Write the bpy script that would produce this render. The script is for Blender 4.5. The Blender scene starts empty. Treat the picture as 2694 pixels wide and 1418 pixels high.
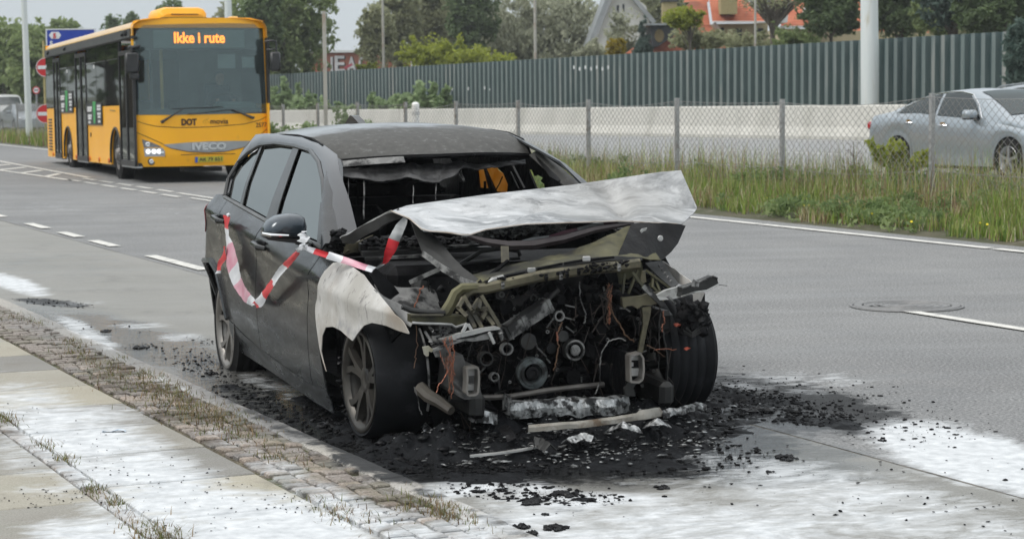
import bpy, bmesh, math, random
import numpy as np
from mathutils import Matrix, Vector
sc = bpy.context.scene
C = sc.collection
rnd = random.Random(7)
# ---------------------------------------------------------------- camera
F, ROLL, PITCH, CH = 5500.0, -0.01, 0.08636, 1.65
fw = np.array([0, math.cos(PITCH), -math.sin(PITCH)])
_up = np.array([0, math.sin(PITCH), math.cos(PITCH)])
_r = np.array([1.0, 0, 0])
cr_ = math.cos(ROLL) * _r + math.sin(ROLL) * _up
cu_ = -math.sin(ROLL) * _r + math.cos(ROLL) * _up
cam = bpy.data.cameras.new('camera')
cam.sensor_width = 36.0
cam.lens = 36.0 * F / 2694.0
cam.clip_end = 3000
co = bpy.data.objects.new('camera', cam)
C.objects.link(co)
m4 = Matrix.Identity(4)
for i in range(3):
    m4[i][0], m4[i][1], m4[i][2] = cr_[i], cu_[i], -fw[i]
m4[2][3] = CH
co.matrix_world = m4
sc.camera = co
cam.dof.use_dof = True
cam.dof.focus_distance = 10.5
cam.dof.aperture_fstop = 7.0
# ---------------------------------------------------------------- light
world = bpy.data.worlds.new('World')
sc.world = world
world.use_nodes = True
wt = world.node_tree
for n_ in list(wt.nodes):
    wt.nodes.remove(n_)
wo = wt.nodes.new('ShaderNodeOutputWorld')
bg = wt.nodes.new('ShaderNodeBackground')
wt.links.new(bg.outputs[0], wo.inputs[0])
SUN_EL, SUN_ROT = math.radians(48), math.radians(250)
sky = wt.nodes.new('ShaderNodeTexSky')
sky.sky_type = 'NISHITA'
sky.sun_disc = False
sky.sun_elevation = SUN_EL
sky.sun_rotation = SUN_ROT
tc = wt.nodes.new('ShaderNodeTexCoord')
sep = wt.nodes.new('ShaderNodeSeparateXYZ')
wt.links.new(tc.outputs['Generated'], sep.inputs[0])
rampn = wt.nodes.new('ShaderNodeValToRGB')      # overcast sky: brighter towards the zenith
e = rampn.color_ramp.elements
e[0].position = 0.0; e[0].color = (0.58, 0.635, 0.665, 1)
e[1].position = 1.0; e[1].color = (1.0, 1.0, 1.0, 1)
e2 = e.new(0.12); e2.color = (0.57, 0.64, 0.69, 1)
wt.links.new(sep.outputs[2], rampn.inputs[0])
gain = wt.nodes.new('ShaderNodeMath'); gain.operation = 'MULTIPLY_ADD'
gain.inputs[1].default_value = 0.62; gain.inputs[2].default_value = 1.0
mx = wt.nodes.new('ShaderNodeMath'); mx.operation = 'MAXIMUM'; mx.inputs[1].default_value = 0
wt.links.new(sep.outputs[2], mx.inputs[0]); wt.links.new(mx.outputs[0], gain.inputs[0])
vm = wt.nodes.new('ShaderNodeVectorMath'); vm.operation = 'SCALE'
wt.links.new(rampn.outputs[0], vm.inputs[0]); wt.links.new(gain.outputs[0], vm.inputs[3])
nzs = wt.nodes.new('ShaderNodeTexNoise'); nzs.inputs['Scale'].default_value = 2.2; nzs.inputs['Detail'].default_value = 3
wt.links.new(tc.outputs['Generated'], nzs.inputs['Vector'])
cl = wt.nodes.new('ShaderNodeMapRange'); cl.inputs[3].default_value = 0.93; cl.inputs[4].default_value = 1.07
wt.links.new(nzs.outputs[0], cl.inputs[0])
vm2 = wt.nodes.new('ShaderNodeVectorMath'); vm2.operation = 'SCALE'
wt.links.new(vm.outputs[0], vm2.inputs[0]); wt.links.new(cl.outputs[0], vm2.inputs[3])
vs = wt.nodes.new('ShaderNodeVectorMath'); vs.operation = 'SCALE'; vs.inputs[3].default_value = 0.004
wt.links.new(sky.outputs[0], vs.inputs[0])
va = wt.nodes.new('ShaderNodeVectorMath'); va.operation = 'ADD'
wt.links.new(vm2.outputs[0], va.inputs[0]); wt.links.new(vs.outputs[0], va.inputs[1])
wt.links.new(va.outputs[0], bg.inputs[0])
bg.inputs[1].default_value = 1.0
sl = bpy.data.lights.new('sun', 'SUN')
sl.energy = 1.7
sl.angle = math.radians(22)
sl.color = (1.0, 0.97, 0.92)
so = bpy.data.objects.new('sun', sl)
C.objects.link(so)
so.rotation_euler = (math.radians(90) - SUN_EL, 0, math.pi - SUN_ROT)
sc.view_settings.view_transform = 'Standard'
sc.view_settings.look = 'None'
sc.view_settings.exposure = 0.0
sc.view_settings.gamma = 1.0
sc.view_settings.use_curve_mapping = False

# ---------------------------------------------------------------- measuring helpers
def ray(u, v):
    return fw + (u - 1347) / F * cr_ - (v - 709) / F * cu_
CAM = np.array([0, 0, CH])
def gnd(u, v, z=0.0):
    d = ray(u, v); return CAM + d * (z - CH) / d[2]
def pxd(u, v, D):
    d = ray(u, v); return CAM + d * D / d[1]
def topx(P):
    d = np.asarray(P, float) - CAM
    z = d @ fw
    return 1347 + F * (d @ cr_) / z, 709 - F * (d @ cu_) / z
TH = math.atan2(2517, 5500)
US = np.array([-math.sin(TH), math.cos(TH)])       # along the road, away
UT = np.array([math.cos(TH), math.sin(TH)])        # across the road
def st(s, t, z=0.0):
    return (US[0] * s + UT[0] * t, US[1] * s + UT[1] * t, z)
def st_np(s, t):
    return US[0] * s + UT[0] * t, US[1] * s + UT[1] * t
class Pose:
    def __init__(s, cx, cy, cz, yaw, cp=0.0, cr=0.0, k=1.0):
        s.k = k
        f = np.array([math.sin(yaw), -math.cos(yaw), 0]); l = np.array([math.cos(yaw), math.sin(yaw), 0]); u = np.array([0, 0, 1.0])
        f2 = f - cp * u; f2 /= np.linalg.norm(f2)
        l2 = l + cr * u; l2 -= f2 * (l2 @ f2); l2 /= np.linalg.norm(l2)
        s.M = np.stack([f2, l2, np.cross(f2, l2)], 1); s.o = np.array([cx, cy, cz])
    def on(s, u, v, axis, val):
        d = s.M.T @ ray(u, v) / s.k; c = s.M.T @ (CAM - s.o) / s.k; return c + (val - c[axis]) / d[axis] * d
    def w(s, p): return s.o + s.k * (s.M @ np.array(p, float))
    def mat(s):
        m = Matrix.Identity(4)
        for i in range(3):
            for j in range(3): m[i][j] = s.M[i][j] * s.k
            m[i][3] = s.o[i]
        return m

# ---------------------------------------------------------------- noise in numpy (for shaping meshes)
def _h(ix, iy, seed):
    n = (ix.astype(np.int64) * 374761393 + iy.astype(np.int64) * 668265263 + seed * 982451653) & 0x7fffffff
    n = ((n ^ (n >> 13)) * 1274126177) & 0x7fffffff
    return (n & 0xffff) / 65535.0
def vnoise(x, y, seed=0):
    x = np.asarray(x, float); y = np.asarray(y, float)
    ix = np.floor(x); iy = np.floor(y); fx = x - ix; fy = y - iy
    fx = fx * fx * (3 - 2 * fx); fy = fy * fy * (3 - 2 * fy)
    a = _h(ix, iy, seed); b = _h(ix + 1, iy, seed); c = _h(ix, iy + 1, seed); d = _h(ix + 1, iy + 1, seed)
    return (a * (1 - fx) + b * fx) * (1 - fy) + (c * (1 - fx) + d * fx) * fy
def fbm(x, y, o=4, seed=0):
    x = np.asarray(x, float); y = np.asarray(y, float)
    s = 0; a = .5; t = 0
    for k in range(o):
        s = s + a * vnoise(x * 2 ** k, y * 2 ** k, seed + k); t += a; a *= .5
    return s / t

# ---------------------------------------------------------------- objects
def tag(o, label=None, cat=None, group=None, kind=None):
    if label: o['label'] = label
    if cat: o['category'] = cat
    if group: o['group'] = group
    if kind: o['kind'] = kind
    return o
def link(name, me, mat=None, parent=None, kind=None):
    o = bpy.data.objects.new(name, me)
    C.objects.link(o)
    if mat is not None and me is not None:
        for mm in (mat if isinstance(mat, (list, tuple)) else [mat]):
            me.materials.append(mm)
    if parent is not None: o.parent = parent
    if kind: o['kind'] = kind
    return o
def thing(name, label, cat, loc=(0, 0, 0), rz=0.0, group=None, matrix=None):
    o = bpy.data.objects.new(name, None)
    C.objects.link(o)
    if matrix is not None: o.matrix_world = matrix
    else:
        o.location = loc; o.rotation_euler = (0, 0, rz)
    return tag(o, label, cat, group)
def copy_tree(o, parent=None):
    c = o.copy(); C.objects.link(c)
    if parent is not None: c.parent = parent
    for ch in list(o.children): copy_tree(ch, c)
    return c
def fast_mesh(name, V, Fc, smooth=False, col=None, colname='tint'):
    me = bpy.data.meshes.new(name)
    V = np.asarray(V, np.float32); Fc = np.asarray(Fc, np.int32)
    n, k = Fc.shape
    me.vertices.add(len(V)); me.vertices.foreach_set('co', V.ravel())
    me.loops.add(n * k); me.loops.foreach_set('vertex_index', Fc.ravel())
    me.polygons.add(n)
    me.polygons.foreach_set('loop_start', np.arange(n, dtype=np.int32) * k)
    me.polygons.foreach_set('loop_total', np.full(n, k, np.int32))
    if smooth: me.polygons.foreach_set('use_smooth', np.ones(n, bool))
    me.update()
    if col is not None:
        a = me.color_attributes.new(colname, 'FLOAT_COLOR', 'POINT')
        cc = np.ones((len(V), 4), np.float32); cc[:, :col.shape[1]] = col
        a.data.foreach_set('color', cc.ravel())
    return me
def frame(d, up=(0, 0, 1)):
    d = Vector(d).normalized(); up = Vector(up)
    if abs(d.dot(up)) > .98: up = Vector((1, 0, 0))
    x = up.cross(d).normalized(); y = d.cross(x)
    return x, y, d
class MB:
    def __init__(s): s.v = []; s.f = []; s.m = []
    def add(s, vs, fs, mi=0):
        b = len(s.v); s.v += [tuple(map(float, p)) for p in vs]
        for f in fs: s.f.append([b + i for i in f]); s.m.append(mi)
        return s
    def box(s, c, size, mi=0, rz=0.0, bev=0.0, R=None):
        hx, hy, hz = [q / 2 for q in size]
        R = R or Matrix.Rotation(rz, 3, 'Z')
        if bev <= 0:
            P = [(x, y, z) for z in (-hz, hz) for x, y in ((-hx, -hy), (hx, -hy), (hx, hy), (-hx, hy))]
            fs = [(3, 2, 1, 0), (4, 5, 6, 7), (0, 1, 5, 4), (1, 2, 6, 5), (2, 3, 7, 6), (3, 0, 4, 7)]
        else:
            b = bev; P = []
            for z, q in ((-hz, b), (-hz + b, 0), (hz - b, 0), (hz, b)):
                P += [(-hx + b + (0 if q else 0), -hy + q, z), (hx - b, -hy + q, z), (hx - q, -hy + b, z), (hx - q, hy - b, z), (hx - b, hy - q, z), (-hx + b, hy - q, z), (-hx + q, hy - b, z), (-hx + q, -hy + b, z)]
            fs = [tuple(range(7, -1, -1)), tuple(range(24, 32))]
            for r in range(3):
                for i in range(8):
                    j = (i + 1) % 8; fs.append((r * 8 + i, r * 8 + j, r * 8 + 8 + j, r * 8 + 8 + i))
        c = Vector(c)
        return s.add([tuple(c + R @ Vector(p)) for p in P], fs, mi)
    def bar(s, p0, p1, w, h, up=(0, 0, 1), mi=0):
        x, y, d = frame(Vector(p1) - Vector(p0), up)
        P = []
        for p in (p0, p1):
            for a, b in ((-1, -1), (1, -1), (1, 1), (-1, 1)): P.append(tuple(Vector(p) + x * (a * w / 2) + y * (b * h / 2)))
        return s.add(P, [(3, 2, 1, 0), (4, 5, 6, 7), (0, 1, 5, 4), (1, 2, 6, 5), (2, 3, 7, 6), (3, 0, 4, 7)], mi)
    def tube(s, pts, r, n=8, cap=True, mi=0):
        pts = [Vector(tuple(map(float, p))) for p in pts]
        rs = r if isinstance(r, (list, tuple)) else [r] * len(pts)
        P = []; px = None
        for i, p in enumerate(pts):
            d = (pts[min(i + 1, len(pts) - 1)] - pts[max(i - 1, 0)])
            if d.length < 1e-9: d = Vector((0, 0, 1))
            d.normalize()
            if px is None: px, py, _ = frame(d)
            else:
                px = (px - d * px.dot(d))
                if px.length < 1e-6: px, _, _ = frame(d)
                px.normalize()
            py = d.cross(px)
            for k in range(n):
                a = 2 * math.pi * k / n
                P.append(tuple(p + (px * math.cos(a) + py * math.sin(a)) * rs[i]))
        fs = []
        for i in range(len(pts) - 1):
            for k in range(n):
                j = (k + 1) % n; fs.append((i * n + k, i * n + j, i * n + n + j, i * n + n + k))
        if cap: fs += [tuple(range(n - 1, -1, -1)), tuple(range(len(P) - n, len(P)))]
        return s.add(P, fs, mi)
    def lathe(s, prof, c=(0, 0, 0), axis=(0, 1, 0), n=32, mi=0, arc=None):
        # prof: (radius, distance along axis)
        x, y, d = frame(axis); c = Vector(c); P = []
        for r, h in prof:
            for k in range(n):
                a = 2 * math.pi * k / n; P.append(tuple(c + d * h + (x * math.cos(a) + y * math.sin(a)) * r))
        fs = []
        for i in range(len(prof) - 1):
            for k in range(n):
                j = (k + 1) % n; fs.append((i * n + k, i * n + j, i * n + n + j, i * n + n + k))
        return s.add(P, fs, mi)
    def grid(s, G, th=0.0, mi=0, flip=False, rim=True):
        G = np.asarray(G, float); nu, nv = G.shape[:2]
        def q(a, b, off=0): return off + a * nv + b
        fs = []
        for i in range(nu - 1):
            for j in range(nv - 1):
                f = (q(i, j), q(i + 1, j), q(i + 1, j + 1), q(i, j + 1)); fs.append(f[::-1] if flip else f)
        if th == 0: return s.add(G.reshape(-1, 3), fs, mi)
        du = np.gradient(G, axis=0); dv = np.gradient(G, axis=1)
        N = np.cross(du, dv); N /= np.linalg.norm(N, axis=2, keepdims=True) + 1e-9
        if flip: N = -N
        B = G - N * th; o = nu * nv
        fs2 = [tuple(k + o for k in f[::-1]) for f in fs]
        if rim:
            ring = [q(i, 0) for i in range(nu)] + [q(nu - 1, j) for j in range(1, nv)] + [q(i, nv - 1) for i in range(nu - 2, -1, -1)] + [q(0, j) for j in range(nv - 2, 0, -1)]
            for a in range(len(ring)):
                b = (a + 1) % len(ring); f = (ring[b], ring[a], ring[a] + o, ring[b] + o); fs2.append(f if not flip else f[::-1])
        return s.add(np.concatenate([G.reshape(-1, 3), B.reshape(-1, 3)]), fs + fs2, mi)
    def prism(s, poly, off, mi=0):
        # poly: list of 3D points, off: extrusion vector
        n = len(poly); o = Vector(tuple(map(float, off)))
        P = [tuple(map(float, p)) for p in poly] + [tuple(Vector(tuple(map(float, p))) + o) for p in poly]
        fs = [tuple(range(n - 1, -1, -1)), tuple(range(n, 2 * n))] + [(i, (i + 1) % n, n + (i + 1) % n, n + i) for i in range(n)]
        return s.add(P, fs, mi)
    def chunk(s, c, r, seed=0, flat=.6, mi=0):
        rr = random.Random(seed); P = []
        base = [(0, 0, 1), (.9, 0, .35), (.28, .85, .35), (-.72, .53, .35), (-.72, -.53, .35), (.28, -.85, .35), (.7, .5, -.4), (-.3, .8, -.4), (-.9, 0, -.4), (-.3, -.8, -.4), (.7, -.5, -.4), (0, 0, -.8)]
        for b in base:
            k = r * rr.uniform(.55, 1.35); P.append((c[0] + b[0] * k, c[1] + b[1] * k, c[2] + b[2] * k * flat))
        fs = [(0, 1, 2), (0, 2, 3), (0, 3, 4), (0, 4, 5), (0, 5, 1), (1, 6, 2), (2, 7, 3), (3, 8, 4), (4, 9, 5), (5, 10, 1), (6, 7, 2), (7, 8, 3), (8, 9, 4), (9, 10, 5), (10, 6, 1), (11, 7, 6), (11, 8, 7), (11, 9, 8), (11, 10, 9), (11, 6, 10)]
        return s.add(P, fs, mi)
    def mesh(s, name, smooth=False, fixn=True):
        me = bpy.data.meshes.new(name)
        me.from_pydata(s.v, [], s.f)
        if any(s.m): me.polygons.foreach_set('material_index', np.array(s.m, np.int32))
        if fixn and len(s.f) < 40000:
            bm = bmesh.new(); bm.from_mesh(me); bmesh.ops.recalc_face_normals(bm, faces=bm.faces); bm.to_mesh(me); bm.free()
        if smooth:
            me.polygons.foreach_set('use_smooth', np.ones(len(me.polygons), bool))
            try: me.set_sharp_from_angle(angle=math.radians(smooth if smooth is not True else 35))
            except Exception: pass
        me.update()
        return me
    def build(s, name, mat, parent=None, smooth=False, kind=None, fixn=True):
        return link(name, s.mesh(name, smooth, fixn), mat, parent, kind)
def coons(bottom, top, left, right, nu, nv):
    """patch from four border polylines (bottom/top run left->right, left/right run bottom->top)"""
    def rs(P, n):
        P = np.asarray(P, float); d = np.r_[0, np.cumsum(np.linalg.norm(np.diff(P, axis=0), axis=1))]
        t = np.linspace(0, d[-1], n); return np.stack([np.interp(t, d, P[:, k]) for k in range(P.shape[1])], 1)
    b, t, l, r = rs(bottom, nu), rs(top, nu), rs(left, nv), rs(right, nv)
    u = np.linspace(0, 1, nu)[:, None, None]; v = np.linspace(0, 1, nv)[None, :, None]
    return ((1 - v) * b[:, None] + v * t[:, None] + (1 - u) * l[None] + u * r[None]
            - ((1 - u) * (1 - v) * b[0] + u * (1 - v) * b[-1] + (1 - u) * v * t[0] + u * v * t[-1]))
def text_mesh(txt, size, ext=0.003, bold=0.0, name='lettering', sx=1.0):
    cu = bpy.data.curves.new('t', 'FONT'); cu.body = txt; cu.size = size; cu.extrude = ext; cu.offset = bold; cu.resolution_u = 3
    ob = bpy.data.objects.new('t', cu); C.objects.link(ob)
    dg = bpy.context.evaluated_depsgraph_get(); me = bpy.data.meshes.new_from_object(ob.evaluated_get(dg))
    bpy.data.objects.remove(ob); bpy.data.curves.remove(cu)
    co_ = np.zeros(len(me.vertices) * 3); me.vertices.foreach_get('co', co_); co_ = co_.reshape(-1, 3)
    co_[:, 0] *= sx
    me.name = name
    return me, co_
def put_text(txt, size, org, xa, ya, mat, parent=None, ext=.003, bold=0.0, width=None, name='lettering'):
    """flat lettering standing at org, reading along xa, upright along ya"""
    me, v = text_mesh(txt, size, ext, bold, name)
    if width: v[:, 0] *= width / (v[:, 0].max() - v[:, 0].min() + 1e-9)
    v[:, 0] -= v[:, 0].min()
    xa = np.array(Vector(xa).normalized()); ya = np.array(Vector(ya).normalized()); za = np.cross(xa, ya)
    w = np.array(org) + v[:, :1] * xa + v[:, 1:2] * ya + v[:, 2:3] * za
    me.vertices.foreach_set('co', w.astype(np.float32).ravel()); me.update(); me.materials.clear()
    return link(name, me, mat, parent)

# ---------------------------------------------------------------- materials
def nd(nt, t, **kw):
    n = nt.nodes.new('ShaderNode' + t)
    for k, v in kw.items():
        if hasattr(n, k) and not isinstance(getattr(type(n), k, None), type(None)) and k in ('operation', 'blend_type', 'data_type', 'noise_dimensions', 'feature', 'wave_type', 'bands_direction', 'attribute_name', 'distance', 'layer_name', 'clamp', 'use_clamp', 'interpolation_type'):
            setattr(n, k, v)
        else: n.inputs[k].default_value = v
    return n
def newmat(name):
    m = bpy.data.materials.new(name); m.use_nodes = True
    nt = m.node_tree; b = nt.nodes['Principled BSDF']
    return m, nt, b
def mixc(nt, fac, a, b, blend='MIX'):
    n = nt.nodes.new('ShaderNodeMix'); n.data_type = 'RGBA'; n.blend_type = blend
    for sock, val in ((n.inputs[0], fac), (n.inputs[6], a), (n.inputs[7], b)):
        if hasattr(val, 'default_value') or hasattr(val, 'is_output'): nt.links.new(val, sock)
        elif isinstance(val, (tuple, list)): sock.default_value = tuple(val)[:3] + (1,)
        else: sock.default_value = val
    return n.outputs[2]
def mth(nt, op, a, b=None, c=None, clamp=False):
    n = nt.nodes.new('ShaderNodeMath'); n.operation = op; n.use_clamp = clamp
    for i, val in enumerate((a, b, c)):
        if val is None: continue
        if hasattr(val, 'is_output'): nt.links.new(val, n.inputs[i])
        else: n.inputs[i].default_value = val
    return n.outputs[0]
def mrange(nt, x, a, b, c=0.0, d=1.0, smooth=False):
    n = nt.nodes.new('ShaderNodeMapRange')
    if smooth: n.interpolation_type = 'SMOOTHSTEP'
    nt.links.new(x, n.inputs[0])
    n.inputs[1].default_value = a; n.inputs[2].default_value = b; n.inputs[3].default_value = c; n.inputs[4].default_value = d
    return n.outputs[0]
def noise(nt, scale, detail=4, rough=.55, vec=None, dist=0.0, stretch=None, rotz=0.0, coord='Object'):
    n = nt.nodes.new('ShaderNodeTexNoise'); n.inputs['Scale'].default_value = scale; n.inputs['Detail'].default_value = detail
    n.inputs['Roughness'].default_value = rough; n.inputs['Distortion'].default_value = dist
    if vec is None:
        if coord == 'World':
            g = nt.nodes.new('ShaderNodeNewGeometry'); vec = g.outputs['Position']
        else:
            t = nt.nodes.new('ShaderNodeTexCoord'); vec = t.outputs[coord]
    if stretch:
        mp = nt.nodes.new('ShaderNodeMapping'); mp.inputs['Scale'].default_value = stretch; mp.inputs['Rotation'].default_value = (0, 0, rotz)
        if rotz:
            mp2 = nt.nodes.new('ShaderNodeMapping'); mp2.inputs['Rotation'].default_value = (0, 0, rotz)
            nt.links.new(vec, mp2.inputs[0]); mp.inputs['Rotation'].default_value = (0, 0, 0); vec = mp2.outputs[0]
        nt.links.new(vec, mp.inputs[0]); vec = mp.outputs[0]
    nt.links.new(vec, n.inputs['Vector'])
    return n.outputs[0]
def bumpn(nt, b, h, strength=.3, dist=.01):
    n = nt.nodes.new('ShaderNodeBump'); n.inputs['Strength'].default_value = strength; n.inputs['Distance'].default_value = dist
    nt.links.new(h, n.inputs['Height'])
    if b.inputs['Normal'].is_linked:
        nt.links.new(b.inputs['Normal'].links[0].from_socket, n.inputs['Normal'])
    nt.links.new(n.outputs[0], b.inputs['Normal'])
def pbr(name, c1, c2=None, rough=.6, metal=0.0, scale=6, detail=5, lo=.35, hi=.65, bump=0.0, bscale=40, bdist=.01, rvar=0.0, spec=.5, coat=0.0, c3=None, s3=2, l3=.55, h3=.65, stretch=None, coord='Object', emis=None, estr=0):
    m, nt, b = newmat(name)
    b.inputs['Roughness'].default_value = rough; b.inputs['Metallic'].default_value = metal
    b.inputs['Specular IOR Level'].default_value = spec; b.inputs['Coat Weight'].default_value = coat
    b.inputs['Coat Roughness'].default_value = .05
    b.inputs['Base Color'].default_value = tuple(c1) + (1,)
    out = None
    if c2 is not None:
        nz = noise(nt, scale, detail, stretch=stretch, coord=coord)
        out = mixc(nt, mrange(nt, nz, lo, hi), c1, c2)
        if rvar: nt.links.new(mrange(nt, nz, lo, hi, max(0, rough - rvar), min(1, rough + rvar)), b.inputs['Roughness'])
    if c3 is not None:
        nz3 = noise(nt, s3, 7, .6, coord=coord, stretch=stretch)
        out = mixc(nt, mrange(nt, nz3, l3, h3), out if out is not None else c1, c3)
    if out is not None: nt.links.new(out, b.inputs['Base Color'])
    if bump: bumpn(nt, b, noise(nt, bscale, 5, coord=coord), bump, bdist)
    if emis: b.inputs['Emission Color'].default_value = tuple(emis) + (1,); b.inputs['Emission Strength'].default_value = estr
    return m
def foliage(name, dark, light, trans=.5):
    m, nt, b = newmat(name)
    a = nt.nodes.new('ShaderNodeAttribute'); a.attribute_name = 'tint'
    sp = nt.nodes.new('ShaderNodeSeparateColor'); nt.links.new(a.outputs['Color'], sp.inputs[0])
    c = mixc(nt, sp.outputs[0], dark, light)
    nt.links.new(c, b.inputs['Base Color']); b.inputs['Roughness'].default_value = .55; b.inputs['Specular IOR Level'].default_value = .3
    tr = nt.nodes.new('ShaderNodeBsdfTranslucent'); nt.links.new(c, tr.inputs[0])
    ms = nt.nodes.new('ShaderNodeMixShader'); ms.inputs[0].default_value = trans
    nt.links.new(b.outputs[0], ms.inputs[1]); nt.links.new(tr.outputs[0], ms.inputs[2])
    nt.links.new(ms.outputs[0], nt.nodes['Material Output'].inputs[0])
    return m
# ---------------------------------------------------------------- stains lying on the near ground
FOAM = [(330,1230,430,110,29,1.0),(640,1375,430,95,10,1.1),(150,1085,260,38,5,.7),(1050,1400,300,55,20,.8),(830,1290,210,42,27,.6),(640,1170,150,30,27,.35),
        (70,1205,110,50,0,.62),(150,1290,130,28,0,.4),(250,1402,200,45,0,1.0),(1700,1400,700,100,0,.8),(2300,1330,520,85,12,.72),(2570,1205,270,66,14,1.5),
        (1300,1290,210,36,0,.8),(40,748,95,20,15,1.1),(230,875,100,20,28,.8),(380,857,90,9,0,.5),(230,800,150,12,0,.3),(480,888,70,10,0,.6),(720,1015,130,22,20,.45),
        (2050,1005,330,32,0,.4),(350,560,420,30,3,.25),(1500,1320,330,30,0,.8),(1900,1290,300,40,5,.5),(60,1145,90,20,5,.6),(440,1010,100,16,25,.5)]
SOOT = [(1500,1165,540,95,0,1.25),(2000,1060,380,66,8,.95),(1230,1190,330,80,0,1.3),(1300,1050,560,130,0,1.2),(900,1140,180,50,25,.9),(1350,1252,320,34,0,.55),
        (700,1085,260,34,27,.5),(555,955,120,18,10,.55),(140,797,100,10,5,.8),(2260,1105,220,36,8,.42),(360,915,70,10,0,.45),(1450,1330,160,18,10,.35),(1310,1375,110,22,22,.5),(1130,1290,60,20,20,.5)]
WET = [(700,1060,280,70,25,1.0),(300,890,340,60,12,.85),(1850,1190,480,90,5,.85),(100,700,300,60,0,.35),(1500,1150,700,150,0,.9),(2200,1000,500,60,3,.35)]
def blobs(L, U, V, soft=.55):
    out = np.zeros_like(U)
    for cx, cy, rx, ry, an, w in L:
        a = math.radians(an); dx = U - cx; dy = V - cy
        p = (dx * math.cos(a) + dy * math.sin(a)) / rx; q = (-dx * math.sin(a) + dy * math.cos(a)) / ry
        d = np.sqrt(p * p + q * q); k = np.clip((1 + soft - d) / (2 * soft), 0, 1); out = np.maximum(out, w * k * k * (3 - 2 * k))
    return out
def stain(X, Y, Z):
    P = np.stack([X, Y, Z], -1) - CAM; z = np.maximum(P @ fw, .5)
    U = 1347 + F * (P @ cr_) / z; V = 709 - F * (P @ cu_) / z
    wob = (fbm(X * 1.7, Y * 1.7, 4, 5) - .5)
    return np.stack([np.clip(blobs(FOAM, U, V) + wob * .25 * (blobs(FOAM, U, V) > .02), 0, 1.5), np.clip(blobs(SOOT, U, V), 0, 1.5), np.clip(blobs(WET, U, V), 0, 1)], -1) / 1.5
def stained(name, c1, c2, scale=3, speck=90, speckamt=.35, rough=.7, bump=.25, bd=.004, moss=0.0, streak=0.0, dark=None, bsc=None, wetk=1.0, tile=False):
    """a ground surface that carries powder, soot and wet patches from its 'tint' attribute"""
    m, nt, b = newmat(name)
    at = nt.nodes.new('ShaderNodeAttribute'); at.attribute_name = 'tint'
    sp = nt.nodes.new('ShaderNodeSeparateColor'); nt.links.new(at.outputs['Color'], sp.inputs[0])
    big = noise(nt, scale, 6, .6, coord='World')
    base = mixc(nt, mrange(nt, big, .3, .7), c1, c2)
    if tile:
        oi = nt.nodes.new('ShaderNodeObjectInfo')
        hv = nt.nodes.new('ShaderNodeHueSaturation'); nt.links.new(base, hv.inputs['Color'])
        nt.links.new(mrange(nt, oi.outputs['Random'], 0, 1, .72, 1.22), hv.inputs['Value']); nt.links.new(mrange(nt, oi.outputs['Random'], 0, 1, .6, 1.4), hv.inputs['Saturation'])
        base = hv.outputs[0]
    sn = noise(nt, speck, 3, .7, coord='World')
    base = mixc(nt, mth(nt, 'MULTIPLY', mrange(nt, sn, .50, .66), speckamt), base, (.03, .03, .03))
    base = mixc(nt, mth(nt, 'MULTIPLY', mrange(nt, sn, .47, .34), speckamt * .6), base, (.50, .49, .47))
    if streak:
        s1 = noise(nt, .5, 6, .6, coord='World', stretch=(.35, 3.2, 1), rotz=-0.15)
        base = mixc(nt, mth(nt, 'MULTIPLY', mrange(nt, s1, .45, .75), streak), base, (.42, .44, .45))
        s2 = noise(nt, .8, 4, .6, coord='World', stretch=(.3, 2.2, 1), rotz=-TH - 1.57)
        base = mixc(nt, mth(nt, 'MULTIPLY', mrange(nt, s2, .5, .7), streak * .8), base, (.075, .075, .078))
    if dark:
        d1 = noise(nt, dark[0], 7, .7, coord='World'); base = mixc(nt, mth(nt, 'MULTIPLY', mrange(nt, d1, dark[1], dark[1] + .12), dark[3]), base, dark[2])
    if moss:
        mn = noise(nt, 5, 6, .65, coord='World'); base = mixc(nt, mth(nt, 'MULTIPLY', mrange(nt, mn, .5, .62), moss), base, (.06, .075, .02))
    # wet film: darker and glossier
    wn = noise(nt, 2.2, 6, .6, coord='World', stretch=(1, 1.6, 1))
    wet = mth(nt, 'MULTIPLY', mrange(nt, mth(nt, 'ADD', mth(nt, 'MULTIPLY', sp.outputs[2], 1.5), mth(nt, 'MULTIPLY_ADD', wn, 1.0, -.5)), .25, .75, smooth=True), wetk)
    base = mixc(nt, mth(nt, 'MULTIPLY', wet, .55), base, (.035, .036, .037))
    # soot
    gn = noise(nt, 7, 9, .72, coord='World', dist=.4)
    soot = mrange(nt, mth(nt, 'ADD', mth(nt, 'MULTIPLY', sp.outputs[1], 1.5), mth(nt, 'MULTIPLY_ADD', gn, 1.7, -.85)), .3, .62, smooth=True)
    base = mixc(nt, soot, base, mixc(nt, mrange(nt, noise(nt, 25, 4, .6, coord='World'), .4, .7), (.007, .0075, .008), (.022, .0235, .025)))
    # powder
    fn = noise(nt, 2.6, 9, .66, coord='World', dist=1.1, stretch=(1.0, 1.5, 1), rotz=-.5)
    fs = noise(nt, 9, 8, .7, coord='World', dist=.8, stretch=(.8, 2.4, 1), rotz=-.3)
    fm = mth(nt, 'ADD', mth(nt, 'MULTIPLY', sp.outputs[0], 1.5), mth(nt, 'ADD', mth(nt, 'MULTIPLY_ADD', fn, 1.7, -.85), mth(nt, 'MULTIPLY_ADD', fs, 1.1, -.55)))
    foam = mrange(nt, fm, .34, .98)
    has = mrange(nt, sp.outputs[0], .02, .12)
    foam = mth(nt, 'MULTIPLY', foam, has)
    fc = mixc(nt, mrange(nt, noise(nt, 14, 6, .6, coord='World'), .3, .7), (.42, .44, .455), (.66, .68, .695))
    base = mixc(nt, foam, base, fc)
    nt.links.new(base, b.inputs['Base Color'])
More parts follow.
